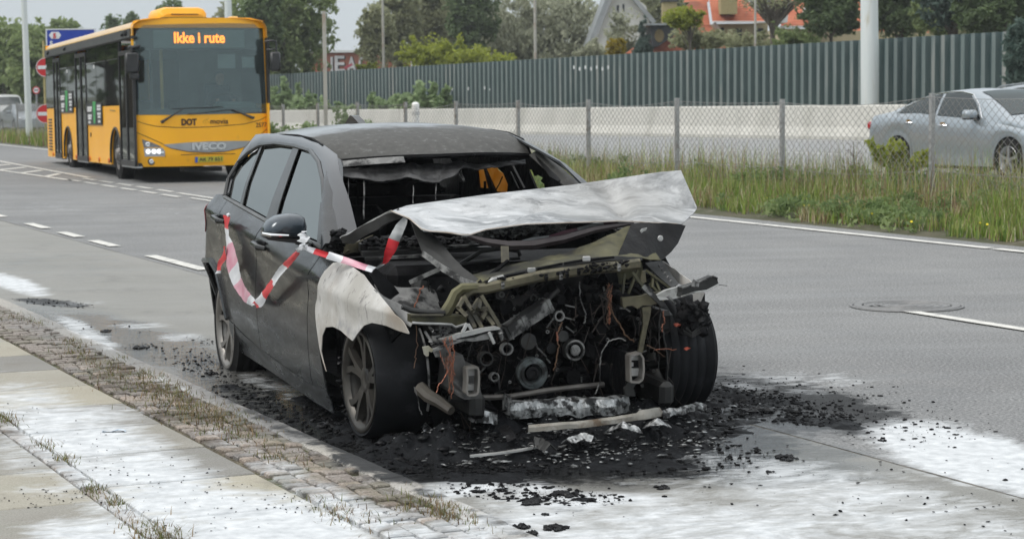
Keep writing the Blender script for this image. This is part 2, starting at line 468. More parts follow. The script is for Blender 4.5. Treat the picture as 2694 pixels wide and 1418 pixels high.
    r = mth(nt, 'SUBTRACT', rough, mth(nt, 'MULTIPLY', wet, rough - .12))
    r = mth(nt, 'ADD', r, mth(nt, 'MULTIPLY', foam, .4)); nt.links.new(mth(nt, 'MINIMUM', r, .95), b.inputs['Roughness'])
    b.inputs['Specular IOR Level'].default_value = .45
    bumpn(nt, b, noise(nt, bsc or speck, 4, .7, coord='World'), bump, bd)
    bumpn(nt, b, fm, .35, .012)
    return m
M = {}
M['asphalt'] = stained('asphalt', (.155, .158, .16), (.215, .215, .212), .6, 55, .75, .75, .5, .006, streak=.16, wetk=.8)
M['lane'] = stained('worn_lane', (.20, .198, .18), (.245, .24, .222), .8, 90, .3, .65, .35, .004, streak=.12, dark=(1.3, .56, (.11, .11, .105), .5))
M['slab'] = stained('slab', (.27, .252, .212), (.33, .315, .272), 2.5, 120, .3, .8, .3, .003, moss=.12, tile=True, dark=(2.2, .55, (.17, .155, .13), .6), wetk=.5)
M['sett'] = stained('sett', (.20, .17, .15), (.31, .27, .235), 7, 90, .6, .75, .5, .006, moss=.35, tile=True, dark=(3.4, .49, (.06, .045, .03), .8), wetk=.5)
M['settbed'] = stained('settbed', (.07, .06, .035), (.13, .105, .06), 6, 60, .6, .95, .8, .012, moss=.8, dark=(4, .5, (.03, .022, .014), .8), wetk=.3)
M['kerb'] = stained('kerb', (.30, .285, .26), (.38, .365, .34), 5, 70, .5, .8, .5, .005, tile=True, dark=(4, .56, (.12, .11, .10), .6), wetk=.5)
M['paint'] = pbr('road_paint', (.62, .61, .57), (.42, .415, .395), .7, scale=9, detail=8, lo=.48, hi=.68, bump=.3, bscale=80, bdist=.004, coord='World')
M['motorway'] = pbr('motorway', (.23, .235, .235), (.27, .272, .27), .7, scale=.7, coord='World', bump=.3, bscale=30, bdist=.005)
M['earth'] = pbr('earth', (.085, .075, .045), (.045, .055, .02), .95, scale=3, coord='World', bump=.8, bscale=14, bdist=.05, c3=(.16, .14, .11), s3=6, l3=.55, h3=.7)
M['farground'] = pbr('farground', (.06, .07, .03), (.1, .1, .06), .95, scale=.3, coord='World')
def sheet(name, ss, ts, zf, mat, attr=False, kind='structure', parent=None):
    S, T = np.meshgrid(ss, ts, indexing='ij'); X, Y = st_np(S, T); Z = zf(S, T) + 0 * X
    V = np.stack([X, Y, Z], -1).reshape(-1, 3); nu, nv = S.shape
    i = np.arange(nu - 1)[:, None] * nv + np.arange(nv - 1)[None]; Q = np.stack([i, i + nv, i + nv + 1, i + 1], -1).reshape(-1, 4)[:, ::-1]
    col = stain(V[:, 0], V[:, 1], V[:, 2]) if attr else None
    me = fast_mesh(name, V, Q, True, col)
    return link(name, me, mat, parent, kind)
def zm(s, t): return .08 - .0082 * (np.clip(s, -60, 195) - 28.9) + .0185 * (t - 20.3)
near_s = np.r_[np.linspace(-12, 3, 8), np.arange(3.2, 26, .07), np.linspace(26, 60, 40), np.linspace(62, 420, 40)]
flat = lambda s, t: 0 * s
KT, CT = 3.05, 5.28
sheet('parking_lane', near_s, np.linspace(KT, CT - .012, 34), lambda s, t: .02 * (t - KT) * 0 + .006 * (fbm(s * .8, t * .8, 3) - .5), M['lane'], True)
sheet('road', near_s, np.r_[np.linspace(CT + .004, 9.2, 50), np.linspace(9.3, 13.55, 20)], lambda s, t: .008 * (fbm(s * .5, t * .5, 3, 4) - .5) + 0 * s, M['asphalt'], True)
seam = MB(); seam.box((0, 0, 0), (1, 1, 1))
sheet('seam_strip', np.linspace(-12, 120, 200), np.array([CT - .014, CT + .006]), lambda s, t: -.006 + .010 * fbm(s * 3, t * 0, 3), pbr('seam', (.05, .048, .042), (.16, .15, .13), .9, scale=20, coord='World'))
# verge between the two roads
vs_ = np.r_[np.linspace(-30, 8, 20), np.linspace(9, 60, 120), np.linspace(62, 420, 60)]
def zv(s, t):
    k = np.clip((t - 13.5) / 4.8, 0, 1); return (1 - k) * .0 + k * zm(s, 18.3) + .05 * np.sin(np.clip(k, 0, 1) * np.pi) + .05 * (fbm(s * 1.3, t * 1.3, 4, 9) - .35) * np.clip(k * 8, 0, 1)
sheet('verge', vs_, np.linspace(13.5, 18.4, 30), zv, M['earth'])
sheet('motorway', vs_, np.linspace(18.3, 32.9, 12), lambda s, t: zm(s, t) + .015, M['motorway'])
sheet('motorway_shoulder', vs_, np.linspace(32.8, 60, 10), lambda s, t: zm(s, 32.8) + .01 + 0 * t, M['earth'])
sheet('sidewalk_ground', np.linspace(-12, 420, 40), np.linspace(-40, 2.95, 12), lambda s, t: .03 + 0 * s, M['earth'])
g = MB(); g.grid(np.array([[(x, y, -1.75) for y in np.linspace(-700, 1400, 24)] for x in np.linspace(-1300, 1300, 24)]), flip=True)
g.build('ground', M['farground'], kind='structure')

# ---------------------------------------------------------------- painted markings
def quadst(mb, s0, s1, t0, t1, z, t2=None, t3=None, n=1):
    t2 = t0 if t2 is None else t2; t3 = t1 if t3 is None else t3
    for k in range(n):
        a, b = k / n, (k + 1) / n
        sa, sb = s0 + (s1 - s0) * a, s0 + (s1 - s0) * b
        mb.add([st(sa, t0 + (t2 - t0) * a, z), st(sa, t1 + (t3 - t1) * a, z), st(sb, t1 + (t3 - t1) * b, z), st(sb, t0 + (t2 - t0) * b, z)], [(0, 1, 2, 3)])
mk = MB()
for a, b in ((2, 16.9), (17.0, 21.35), (21.42, 30), (30, 60), (60, 160)): quadst(mk, a, b, 12.98 + (b > 40) * .4 * 0, 13.12, .010, 13.02 if b > 50 else None, 13.16 if b > 50 else None, 6)
for a, b in ((6.0, 13.0), (18, 22.0)): quadst(mk, a, b, 8.86, 8.97, .010, n=4)
for a in (28.0,): quadst(mk, a, 31.5, 8.92, 9.0, .010); quadst(mk, a, 33.2, 9.18, 9.27, .010)
k = 31.9
while k < 39.0: quadst(mk, k, k + .95, 8.83, 8.93, .010, 8.82, 8.92); k += 1.35
k = 33.6
while k < 40.0: quadst(mk, k, k + .95, 9.2, 9.3, .010); k += 1.35
quadst(mk, 39.2, 62, 8.78, 8.90, .010, 8.3, 8.42, 5)
quadst(mk, 40.2, 66, 9.36, 9.47, .010, 10.4, 10.52, 6)
for i in range(9):
    s0 = 41.2 + i * 2.1; tl = 8.88 - (s0 - 39.2) * .021; tr = 9.36 + (s0 - 40.2) * .0405
    mk.add([st(s0, tl + .02, .010), st(s0 + .45, tl + .02, .010), st(s0 + 1.65, tr - .02, .010), st(s0 + 1.2, tr - .02, .010)], [(0, 3, 2, 1)])
for a, b in ((18.7, 19.75), (19.78, 20.65), (22.1, 23.1), (23.75, 24.7), (25.5, 26.6), (28.2, 29.4), (31, 32.2), (34, 35.2), (37, 38.2)): quadst(mk, a, b, 5.37, 5.5, .010)
mk.build('lane_markings', M['paint'], kind='structure', fixn=False)
mw = MB()
for s0 in range(4, 200, 15):
    for t0 in (22.2, 25.9):
        p = s0 + (5 if t0 > 24 else 0)
        mw.add([st(q, t_, float(zm(q, t_)) + .024) for q, t_ in ((p, t0), (p, t0 + .13), (p + 5, t0 + .13), (p + 5, t0))], [(0, 1, 2, 3)])
for s0 in range(-20, 200, 10):
    for t0 in (31.2, 18.75): mw.add([st(q, t_, float(zm(q, t_)) + .024) for q, t_ in ((s0, t0), (s0, t0 + .14), (s0 + 10, t0 + .14), (s0 + 10, t0))], [(0, 1, 2, 3)])
mw.build('motorway_markings', M['paint'], kind='structure', fixn=False)

# ---------------------------------------------------------------- pavement of slabs and setts, with its kerb
pv = sheet('pavement', near_s[near_s < 40], np.linspace(-1.4, 2.94, 60), lambda s, t: .084 + .006 * (fbm(s * 5, t * 5, 3, 3) - .5), M['settbed'], True)
def block(w, l, h, n=1, bev=.006, seed=0):
    """a paving piece with its top at z=0, gently uneven, n x n cells on top"""
    nn = n + 2; xs = np.r_[-w / 2, np.linspace(-w / 2 + bev, w / 2 - bev, n + 1), w / 2]; ys = np.r_[-l / 2, np.linspace(-l / 2 + bev, l / 2 - bev, n + 1), l / 2]
    Xg, Yg = np.meshgrid(xs, ys, indexing='ij'); Zg = np.zeros_like(Xg); Zg[0] = Zg[-1] = -bev * .8; Zg[:, 0] = Zg[:, -1] = -bev * .8
    G = np.stack([Xg, Yg, Zg], -1); mb = MB(); mb.grid(G)
    b = [(-w / 2, -l / 2), (w / 2, -l / 2), (w / 2, l / 2), (-w / 2, l / 2)]
    mb.add([(x, y, -bev * .8) for x, y in b] + [(x, y, -h) for x, y in b], [(0, 1, 5, 4), (1, 2, 6, 5), (2, 3, 7, 6), (3, 0, 4, 7)])
    return mb
ROADM = Matrix(((UT[0], US[0], 0), (UT[1], US[1], 0), (0, 0, 1)))
def lay(mbs, name, s, t, z, mat, tilt=.004, rz=0.0, sc_=1.0, parent=pv):
    R = ROADM @ Matrix.Rotation(rz, 3, 'Z') @ Matrix.Rotation(rnd.uniform(-tilt, tilt), 3, 'X') @ Matrix.Rotation(rnd.uniform(-tilt, tilt), 3, 'Y')
    v = (np.array(mbs.v) * [1, sc_, 1]) @ np.array(R).T + np.array(st(s, t, z))
    return v
def to_obj(name, v, f, mat, parent):
    me = bpy.data.meshes.new(name); me.from_pydata(v.tolist(), [], f)
    a = me.color_attributes.new('tint', 'FLOAT_COLOR', 'POINT'); cc = np.ones((len(v), 4), np.float32); cc[:, :3] = stain(v[:, 0], v[:, 1], v[:, 2]); a.data.foreach_set('color', cc.ravel())
    return link(name, me, mat, parent)
slab = block(.618, .71, .06, 10)
half = block(.618, .71, .06, 6)
cols = [(2.235, 8.81, 5.2, 16.5)] + [(1.83 - .315 - .632 * k, 8.54 + (.0 if k % 2 == 0 else .36), 4.6, 14.5) for k in range(4)]
nsl = 0
for tcx, s0, sa, sb in cols:
    k = math.floor((sa - s0) / .724)
    while s0 + k * .724 < sb:
        s = s0 + k * .724 + .362; v = lay(slab, 'paving_slab', s, tcx, .1, None, .004)
        to_obj('paving_slab', v, slab.f, M['slab'], pv); nsl += 1; k += 1
rest = MB()
for tcx, s0, sa, sb in cols:
    s = s0 + (math.floor((sb - s0) / .724) + 1) * .724 + .362
    while s < 34: rest.add(lay(block(.618, .71, .06, 1), '', s, tcx, .1, None), block(.618, .71, .06, 1).f); s += .724
# setts: the 300 that show largest are single stones
cand = []
sett0 = block(.088, .1, .05, 2, .007)
s = 4.9; row = 0
while s < 27:
    w0 = 0; t = 2.575 + rnd.uniform(-.01, .01)
    while t < 2.93:
        w = rnd.uniform(.08, .115)
        if t + w > 2.945: w = 2.945 - t
        if w > .05: cand.append((s + rnd.uniform(-.006, .006), t + w / 2, w - .010, rnd.uniform(.072, .084)))
        t += w
    cand.append((s + .02, 1.872, .075, .088))
    s += .088; row += 1
cand = [c for c in cand if 0 < topx(st(c[0], c[1], .1))[1] < 1500 and -40 < topx(st(c[0], c[1], .1))[0]]
cand.sort(key=lambda c: c[0])
many = MB(); far = []
for i, (s, t, w, l) in enumerate(cand):
    mbk = MB(); mbk.v = [(x * w / .088, y * l / .1, z) for x, y, z in sett0.v]; mbk.f = sett0.f
    v = lay(mbk, '', s, t, .099 + rnd.uniform(-.005, .006), None, .03, rnd.uniform(-.04, .04))
    if i < 300: to_obj('sett', v, sett0.f, M['sett'], pv)
    else: many.add(v, sett0.f)
o = to_obj('setts', np.array(many.v), many.f, M['sett'], pv); o['kind'] = 'stuff'
o = to_obj('far_slabs', np.array(rest.v), rest.f, M['slab'], pv); o['kind'] = 'stuff'
kb = bpy.data.objects.new('kerb', None); C.objects.link(kb); kb['kind'] = 'structure'
kst = block(.115, .99, .25, 8, .012)
s = 4.2
while s < 44:
    v = lay(kst, '', s, 2.99, .103 + rnd.uniform(-.003, .003), None, .003); v += np.stack([vnoise(v[:, 0] * 30, v[:, 1] * 30, 3) * .004] * 3, -1)
    to_obj('kerb_stone', v, kst.f, M['kerb'], kb); s += 1.0

# ---------------------------------------------------------------- manhole cover
mh = thing('manhole_cover', 'round iron manhole cover let into the asphalt under the broken lane line', 'manhole cover', st(12.88, 9.13, .006))
iron = pbr('cast_iron', (.17, .17, .17), (.22, .218, .215), .6, .3, scale=30, bump=.3)
cv = MB(); cv.lathe([(0, .004), (.30, .004), (.305, .010), (.315, .010), (.32, .002)], axis=(0, 0, 1), n=48)
for r_ in (.06, .12, .18, .24): cv.lathe([(r_, .004), (r_ + .003, .009), (r_ + .018, .009), (r_ + .021, .004)], axis=(0, 0, 1), n=40)
cv.build('cover', iron, mh)
rg = MB(); rg.lathe([(.33, 0.0), (.335, .008), (.39, .008), (.395, 0.0)], axis=(0, 0, 1), n=48)
rg.lathe([(.40, 0.0), (.403, .005), (.42, .005), (.423, 0.0)], axis=(0, 0, 1), n=48)
rg.build('ring_frame', iron, mh)

# ---------------------------------------------------------------- concrete barrier
conc = pbr('concrete', (.55, .535, .49), (.47, .46, .42), .85, scale=.9, detail=7, bump=.3, bscale=30, coord='World', c3=(.38, .37, .33), s3=.5, l3=.55, h3=.7, stretch=(1, 1, .35))
bar = thing('concrete_barrier', 'long pale concrete safety barrier along the far side of the motorway', 'barrier', st(46.9, 32.2, 0))
prof = [(-.02, -.2), (-.02, .10), (.14, .36), (.22, .92), (.27, .96), (.38, .96), (.43, .92), (.51, .36), (.65, .10), (.65, -.2)]
seg = MB(); L6 = 5.97
A_ = [(US[0] * 0 + UT[0] * t, US[1] * 0 + UT[1] * t, z) for t, z in prof]; seg.prism(A_, (US[0] * L6, US[1] * L6, -.0082 * L6))
segme = seg.mesh('barrier_segment')
segme.materials.append(conc)
for i in range(-3, 31):
    s = 40.0 + i * 6.0; o = link('barrier_segment', segme, None, bar)
    o.location = Vector(st(s - 46.9, 0, float(zm(s, 32.2))))

# ---------------------------------------------------------------- corrugated noise wall
wall = thing('noise_wall', 'long dark green corrugated steel noise wall behind the concrete barrier', 'wall', (0, 0, 0))
wm = [pbr('wall_recess', (.032, .06, .064), (.042, .074, .077), .5, scale=1.5, coord='World', stretch=(1, 1, .2), c3=(.05, .07, .068), s3=.8),  # dark recess, mid side, pale flange: fading and dirt plus painted light and shade
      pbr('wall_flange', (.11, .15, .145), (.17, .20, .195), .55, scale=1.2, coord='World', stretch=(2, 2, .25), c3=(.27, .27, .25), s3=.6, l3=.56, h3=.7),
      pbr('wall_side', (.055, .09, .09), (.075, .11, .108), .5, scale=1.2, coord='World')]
WP = .46; WT = 36.0
pl = MB(); hw = 3.02
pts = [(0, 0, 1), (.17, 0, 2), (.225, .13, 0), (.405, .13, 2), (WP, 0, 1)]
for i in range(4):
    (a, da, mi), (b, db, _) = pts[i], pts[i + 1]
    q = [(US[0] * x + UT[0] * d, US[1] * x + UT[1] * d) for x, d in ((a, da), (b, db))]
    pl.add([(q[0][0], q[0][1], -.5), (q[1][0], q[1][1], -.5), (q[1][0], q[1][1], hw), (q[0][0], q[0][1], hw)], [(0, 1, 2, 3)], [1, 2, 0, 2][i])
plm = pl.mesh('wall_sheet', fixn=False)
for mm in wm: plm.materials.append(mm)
farm = MB(); nwall = 0
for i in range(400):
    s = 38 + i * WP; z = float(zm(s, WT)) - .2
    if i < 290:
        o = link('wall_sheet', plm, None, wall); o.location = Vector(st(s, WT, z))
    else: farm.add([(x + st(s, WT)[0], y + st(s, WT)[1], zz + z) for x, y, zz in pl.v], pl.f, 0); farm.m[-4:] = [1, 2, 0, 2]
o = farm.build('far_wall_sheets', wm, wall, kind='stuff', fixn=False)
white = pbr('white_paint', (.75, .76, .76), (.6, .62, .62), .6, scale=20)
gz = MB()
for u0, v0, w_, h_ in [(1510 + i * 15, 178 + (i % 2) * 4, 7, 9) for i in range(7)] + [(1190, 236, 5, 6), (1232, 234, 5, 8), (1275, 232, 6, 8), (1288, 236, 5, 4)]:
    x = pxd(u0, v0, 60); t_ = None
    d = ray(u0, v0); tt = (WT - .015) / (d[0] * UT[0] + d[1] * UT[1]); p = CAM + d * tt; k_ = tt / F
    gz.box(p, (.004, w_ * k_ * 1.2, h_ * k_), rz=TH + 0.0)
o = gz.build('paint_mark', white, wall)

# ---------------------------------------------------------------- chain-link fence
galv = pbr('galvanised', (.34, .34, .34), (.46, .46, .455), .5, .55, scale=30, c3=(.26, .24, .22), s3=8)
galv_thin = pbr('galvanised_wire', (.28, .275, .265), None, .5, .4)
fence = thing('chain_link_fence', 'grey chain link fence on thin steel posts standing in the grass verge', 'fence', (0, 0, 0))
FT = 15.5
def on_line(u, t_):
    d = ray(u, 300); k = t_ / (d[0] * UT[0] + d[1] * UT[1]); p = CAM + d * k; return p[0] * US[0] + p[1] * US[1]
posts_px = [(2452, 248), (2058, 263), (1781, 260), (1548, 264), (1363, 266), (1200, 268), (1067, 270), (941, 270), (836, 273), (745, 276)]
ps = [on_line(u, FT) for u, v in posts_px]
ps = [ps[0] - 3.6, ] + ps
tops = []
for i, s in enumerate(ps):
    x, y, _ = st(s, FT); v = posts_px[max(i - 1, 0)][1] - (8 if i == 0 else 0)
    zt = CAM[2] + (ray(1347, v) )[2] * 0 ; D = y; dd = ray(posts_px[max(i - 1, 0)][0], v); zt = CAM[2] + dd[2] * D / dd[1]
    tops.append(zt); z0 = float(zv(np.array(s), np.array(FT)))
    pb = MB(); lx, ly = rnd.uniform(-.02, .02), rnd.uniform(-.02, .02)
    pb.box((x, y, (z0 - .15 + zt) / 2), (.055, .055, zt - z0 + .15), rz=TH)
    pb.box((x, y, zt + .004), (.06, .06, .012), rz=TH)
    pb.build('post', galv, fence)
ps2 = list(ps); k = ps[-1] + 3.4
while k < 150: ps2.append(k); k += 3.4
for j in range(len(ps), len(ps2)):
    s = ps2[j]; z0 = float(zv(np.array(s), np.array(FT))); tops.append(z0 + 1.42)
    pb = MB(); pb.box((st(s, FT)[0], st(s, FT)[1], z0 + .66), (.055, .055, 1.5), rz=TH); pb.build('post', galv, fence)
for j in range(len(ps2) - 1):
    a, b = ps2[j], ps2[j + 1]; n = int((b - a) / .066); pitch = (b - a) / n; far_ = a > 62
    if far_ and a > 90: break
    W = []; Fq = []
    def ztop(s): 
        k = (s - a) / (b - a); return tops[j] * (1 - k) + tops[j + 1] * k - .05 - .05 * math.sin(k * math.pi) * (1 + .6 * math.sin(j * 2.3))
    mb = MB(); wr = .0036 if not far_ else .004
    for i in range(n):
        s0 = a + i * pitch; z = float(zv(np.array(s0), np.array(FT))) - .0; zt = ztop(s0); m_ = int((zt - z) / .052); pp = []
        for q in range(m_ + 1):
            sx = s0 + (pitch if (q + i) % 2 else 0) + .012 * math.sin(q * .35 + s0 * .9)
            pp.append(st(sx, FT - .035 + .02 * math.sin(s0 * 1.7 + q * .1), z + (zt - z) * q / m_))
        P = np.array(pp); off = np.array([UT[0], UT[1], 0]) * wr; o2 = np.array([US[0], US[1], 0]) * wr
        b0 = len(W); 
        for p in P: W += [p - off * .6 - o2, p - off * .6 + o2, p + off]
        for q in range(m_):
            r0 = b0 + q * 3
            for c_ in range(3): Fq.append((r0 + c_, r0 + (c_ + 1) % 3, r0 + 3 + (c_ + 1) % 3, r0 + 3 + c_))
    link('wire_mesh', fast_mesh('wire_mesh', W, Fq), galv_thin, fence, 'stuff')
    tw = MB()
    for zz in ((0,) if j > 6 else (0, -.9)):
        tw.tube([st(a + (b - a) * q / 8, FT - .03, ztop(a + (b - a) * q / 8) + zz + .012) for q in range(9)], .004, 5)
    tw.build('tension_wire', galv_thin, fence)
# ---------------------------------------------------------------- poles and masts
def pole(name, label, cat, u, D, z0, vtop, r0, r1, mat, group=None, lean=0.0, cap=True, n=12, square=False, ztop=None):
    p = pxd(u, 300, D); zt = ztop if ztop else pxd(u, vtop, D)[2]
    t = thing(name, label, cat, (p[0], p[1], z0), 0, group); mb = MB()
    if square: mb.bar((0, 0, -.3), (lean, 0, zt - z0), r0 * 2, r1 * 2)
    else: mb.tube([(0, 0, -.3), (lean * .5, 0, (zt - z0) * .5), (lean, 0, zt - z0)], [r0, (r0 + r1) / 2, r1], n)
    mb.build('shaft', mat, t, smooth=True)
    if cap:
        c = MB(); c.lathe([(0, .02), (r1 * 1.05, .015), (r1 * 1.15, -.05), (r1 * 1.0, -.06)], (lean, 0, zt - z0), (0, 0, 1), n); c.build('cap', mat, t)
    b = MB(); b.lathe([(r0 * 1.02, -.02), (r0 * 1.5, 0), (r0 * 1.5, .05), (r0 * 1.02, .07)], (0, 0, 0), (0, 0, 1), n); b.build('base_collar', mat, t)
    return t
palem = pbr('mast_paint', (.62, .67, .66), (.68, .71, .70), .55, .1, scale=1.5, stretch=(3, 3, .4), c3=(.46, .42, .28), s3=1.4, l3=.58, h3=.72)
mast = pole('mast', 'thick pale grey steel mast rising in front of the green noise wall', 'mast', 2290, 61, 0.2, 0, .27, .23, palem, ztop=9.5, lean=-.12, n=20)
lit = MB()
lit.box((-.12, 0, 9.5), (.9, .9, .12)); lit.build('head_plate', palem, mast)
pole('lamp_post', 'tall pale lamp post left of the bus, in front of the green trees', 'lamp post', 76, 72, -.1, 0, .12, .085, palem, ztop=9, lean=-.1)
pole('lamp_post', 'pale lamp post rising right behind the roof of the yellow bus', 'lamp post', 606, 80, -.4, 0, .15, .13, palem, ztop=9.5)
weath = pbr('weathered_post', (.38, .37, .33), (.45, .44, .40), .8, 0, scale=4, stretch=(3, 3, .5), c3=(.3, .2, .13), s3=2)
pole('post', 'slim grey post with a dark top between bus and burnt car, over the fence', 'post', 857, 52, -.1, 30, .045, .045, weath, square=True, cap=False)
pole('post', 'thin rusty pole behind the noise wall beside the graffiti building', 'post', 1011, 122, -.6, 0, .085, .07, weath, ztop=8.5)
pole('post', 'thin rusty pole behind the noise wall in front of the grey willow', 'post', 1410, 92, -.4, 0, .07, .06, weath, ztop=7.5)
pole('post', 'thin grey pole in front of the red tiled roofs', 'post', 1987, 78, -.4, 0, .045, .04, weath, ztop=7.0)
refl = thing('marker_post', 'short white marker post with rounded top behind the wire fence', 'marker post', tuple(gnd(1094, 345, -.05)))
rp = MB(); rp.lathe([(0, 1.02), (.05, 1.01), (.085, .97), (.085, -.1)], axis=(0, 0, 1), n=12); rp.build('shaft', pbr('plastic_white', (.78, .78, .77), None, .5), refl, smooth=True)
rb = MB(); rb.lathe([(.087, .80), (.087, .72)], axis=(0, 0, 1), n=12); rb.build('band', pbr('band_grey', (.55, .56, .57), None, .4), refl)
refl.location = Vector(pxd(1094, 345, 47)) ; refl.location.z = CAM[2] + ray(1094, 271)[2] * 47 / ray(1094, 271)[1] - 1.0
# ---------------------------------------------------------------- trees, shrubs and grass
rg_ = np.random.default_rng(11)
bark = pbr('bark', (.09, .075, .06), (.14, .12, .095), .9, scale=6, bump=.5, bscale=20, stretch=(2, 2, .5))
barkpale = pbr('bark_pale', (.22, .2, .17), (.13, .11, .09), .9, scale=6, bump=.5, bscale=20, stretch=(2, 2, .5))
FG = {
 'weed': foliage('leaf_weed', (.07, .12, .04), (.25, .33, .13)),
 'green': foliage('leaf_green', (.10, .155, .05), (.34, .41, .18)),
 'dark': foliage('leaf_dark', (.06, .10, .045), (.21, .28, .13)),
 'olive': foliage('leaf_olive', (.16, .18, .09), (.45, .46, .28)),
 'grey': foliage('leaf_grey', (.21, .23, .155), (.52, .53, .39)),
 'lime': foliage('leaf_lime', (.17, .21, .025), (.42, .46, .075)),
 'gold': foliage('leaf_gold', (.22, .17, .01), (.42, .33, .03)),
 'fresh': foliage('leaf_fresh', (.13, .21, .08), (.40, .50, .27)),
 'spruce': foliage('leaf_spruce', (.05, .09, .075), (.15, .21, .175)),
}
def leaves(name, cen, rad, n, size, mat, parent, aspect=1.9, tmin=0.0, tmax=1.0, flat=1.0, droop=0.0, fill=0.0, gap=0.0):
    cen = np.asarray(cen, float); rad = np.asarray(rad, float)
    w = rad ** 2; idx = rg_.choice(len(cen), n, p=w / w.sum())
    d = rg_.normal(size=(n, 3)); d /= np.linalg.norm(d, axis=1, keepdims=True)
    r = rg_.random(n) ** .55 * (1 + .55 * rg_.random(n) ** 5)
    # ragged shell: each clump gets directional lumps
    lump = .72 + .5 * vnoise(d[:, 0] * 2.3 + idx * 7.1, d[:, 1] * 2.3 + d[:, 2] * 1.7 + idx * 3.3, 3)
    P = cen[idx] + d * (r * lump * rad[idx])[:, None] * np.array([1, 1, flat])
    P[:, 2] -= droop * r * rad[idx]
    if fill > 0:
        m_f = rg_.random(n) < fill; lo_, hi_ = (cen - rad[:, None] * .6).min(0), (cen + rad[:, None] * .6).max(0); c0_ = (lo_ + hi_) / 2; q_ = rg_.normal(size=(n, 3)); q_ /= np.linalg.norm(q_, axis=1, keepdims=True); q_ = c0_ + q_ * (rg_.random(n) ** .4)[:, None] * (hi_ - lo_) / 2 * 1.02
        g_ = vnoise(q_[:, 0] * 1.3 + q_[:, 1], q_[:, 2] * 1.5 + q_[:, 1] * .7, 9) > .38; m_f &= g_; P[m_f] = q_[m_f]
    if gap > 0:
        sc3 = 1.25 / gap; gn = vnoise(P[:, 0] * sc3 + P[:, 1] * .8 * sc3, P[:, 2] * sc3 * 1.2 - P[:, 1] * .5 * sc3, 17) * .65 + vnoise(P[:, 0] * 2.7 * sc3, P[:, 2] * 2.7 * sc3 + P[:, 1] * sc3, 19) * .35
        kp = gn > .40; P, idx, r = P[kp], idx[kp], r[kp]; n = len(P)
    a = rg_.normal(size=(n, 3)); a /= np.linalg.norm(a, axis=1, keepdims=True)
    if droop: a[:, 2] -= 1.2; a /= np.linalg.norm(a, axis=1, keepdims=True)
    b = np.cross(a, rg_.normal(size=(n, 3))); b /= np.linalg.norm(b, axis=1, keepdims=True)
    sz = size * rg_.uniform(.6, 1.4, n)[:, None]; a = a * sz * aspect * .5; b = b * sz * .5
    V = np.stack([P - a, P + b * .9, P + a, P - b * .9], 1).reshape(-1, 3)
    Q = np.arange(4 * n).reshape(-1, 4)
    ct = rg_.random(len(cen)) * .5
    t = np.clip(ct[idx] + .42 * rg_.random(n) + .12, tmin, tmax)
    return link(name, fast_mesh(name, V, Q, False, np.repeat(t, 4)[:, None] * np.ones((1, 3))), mat, parent)
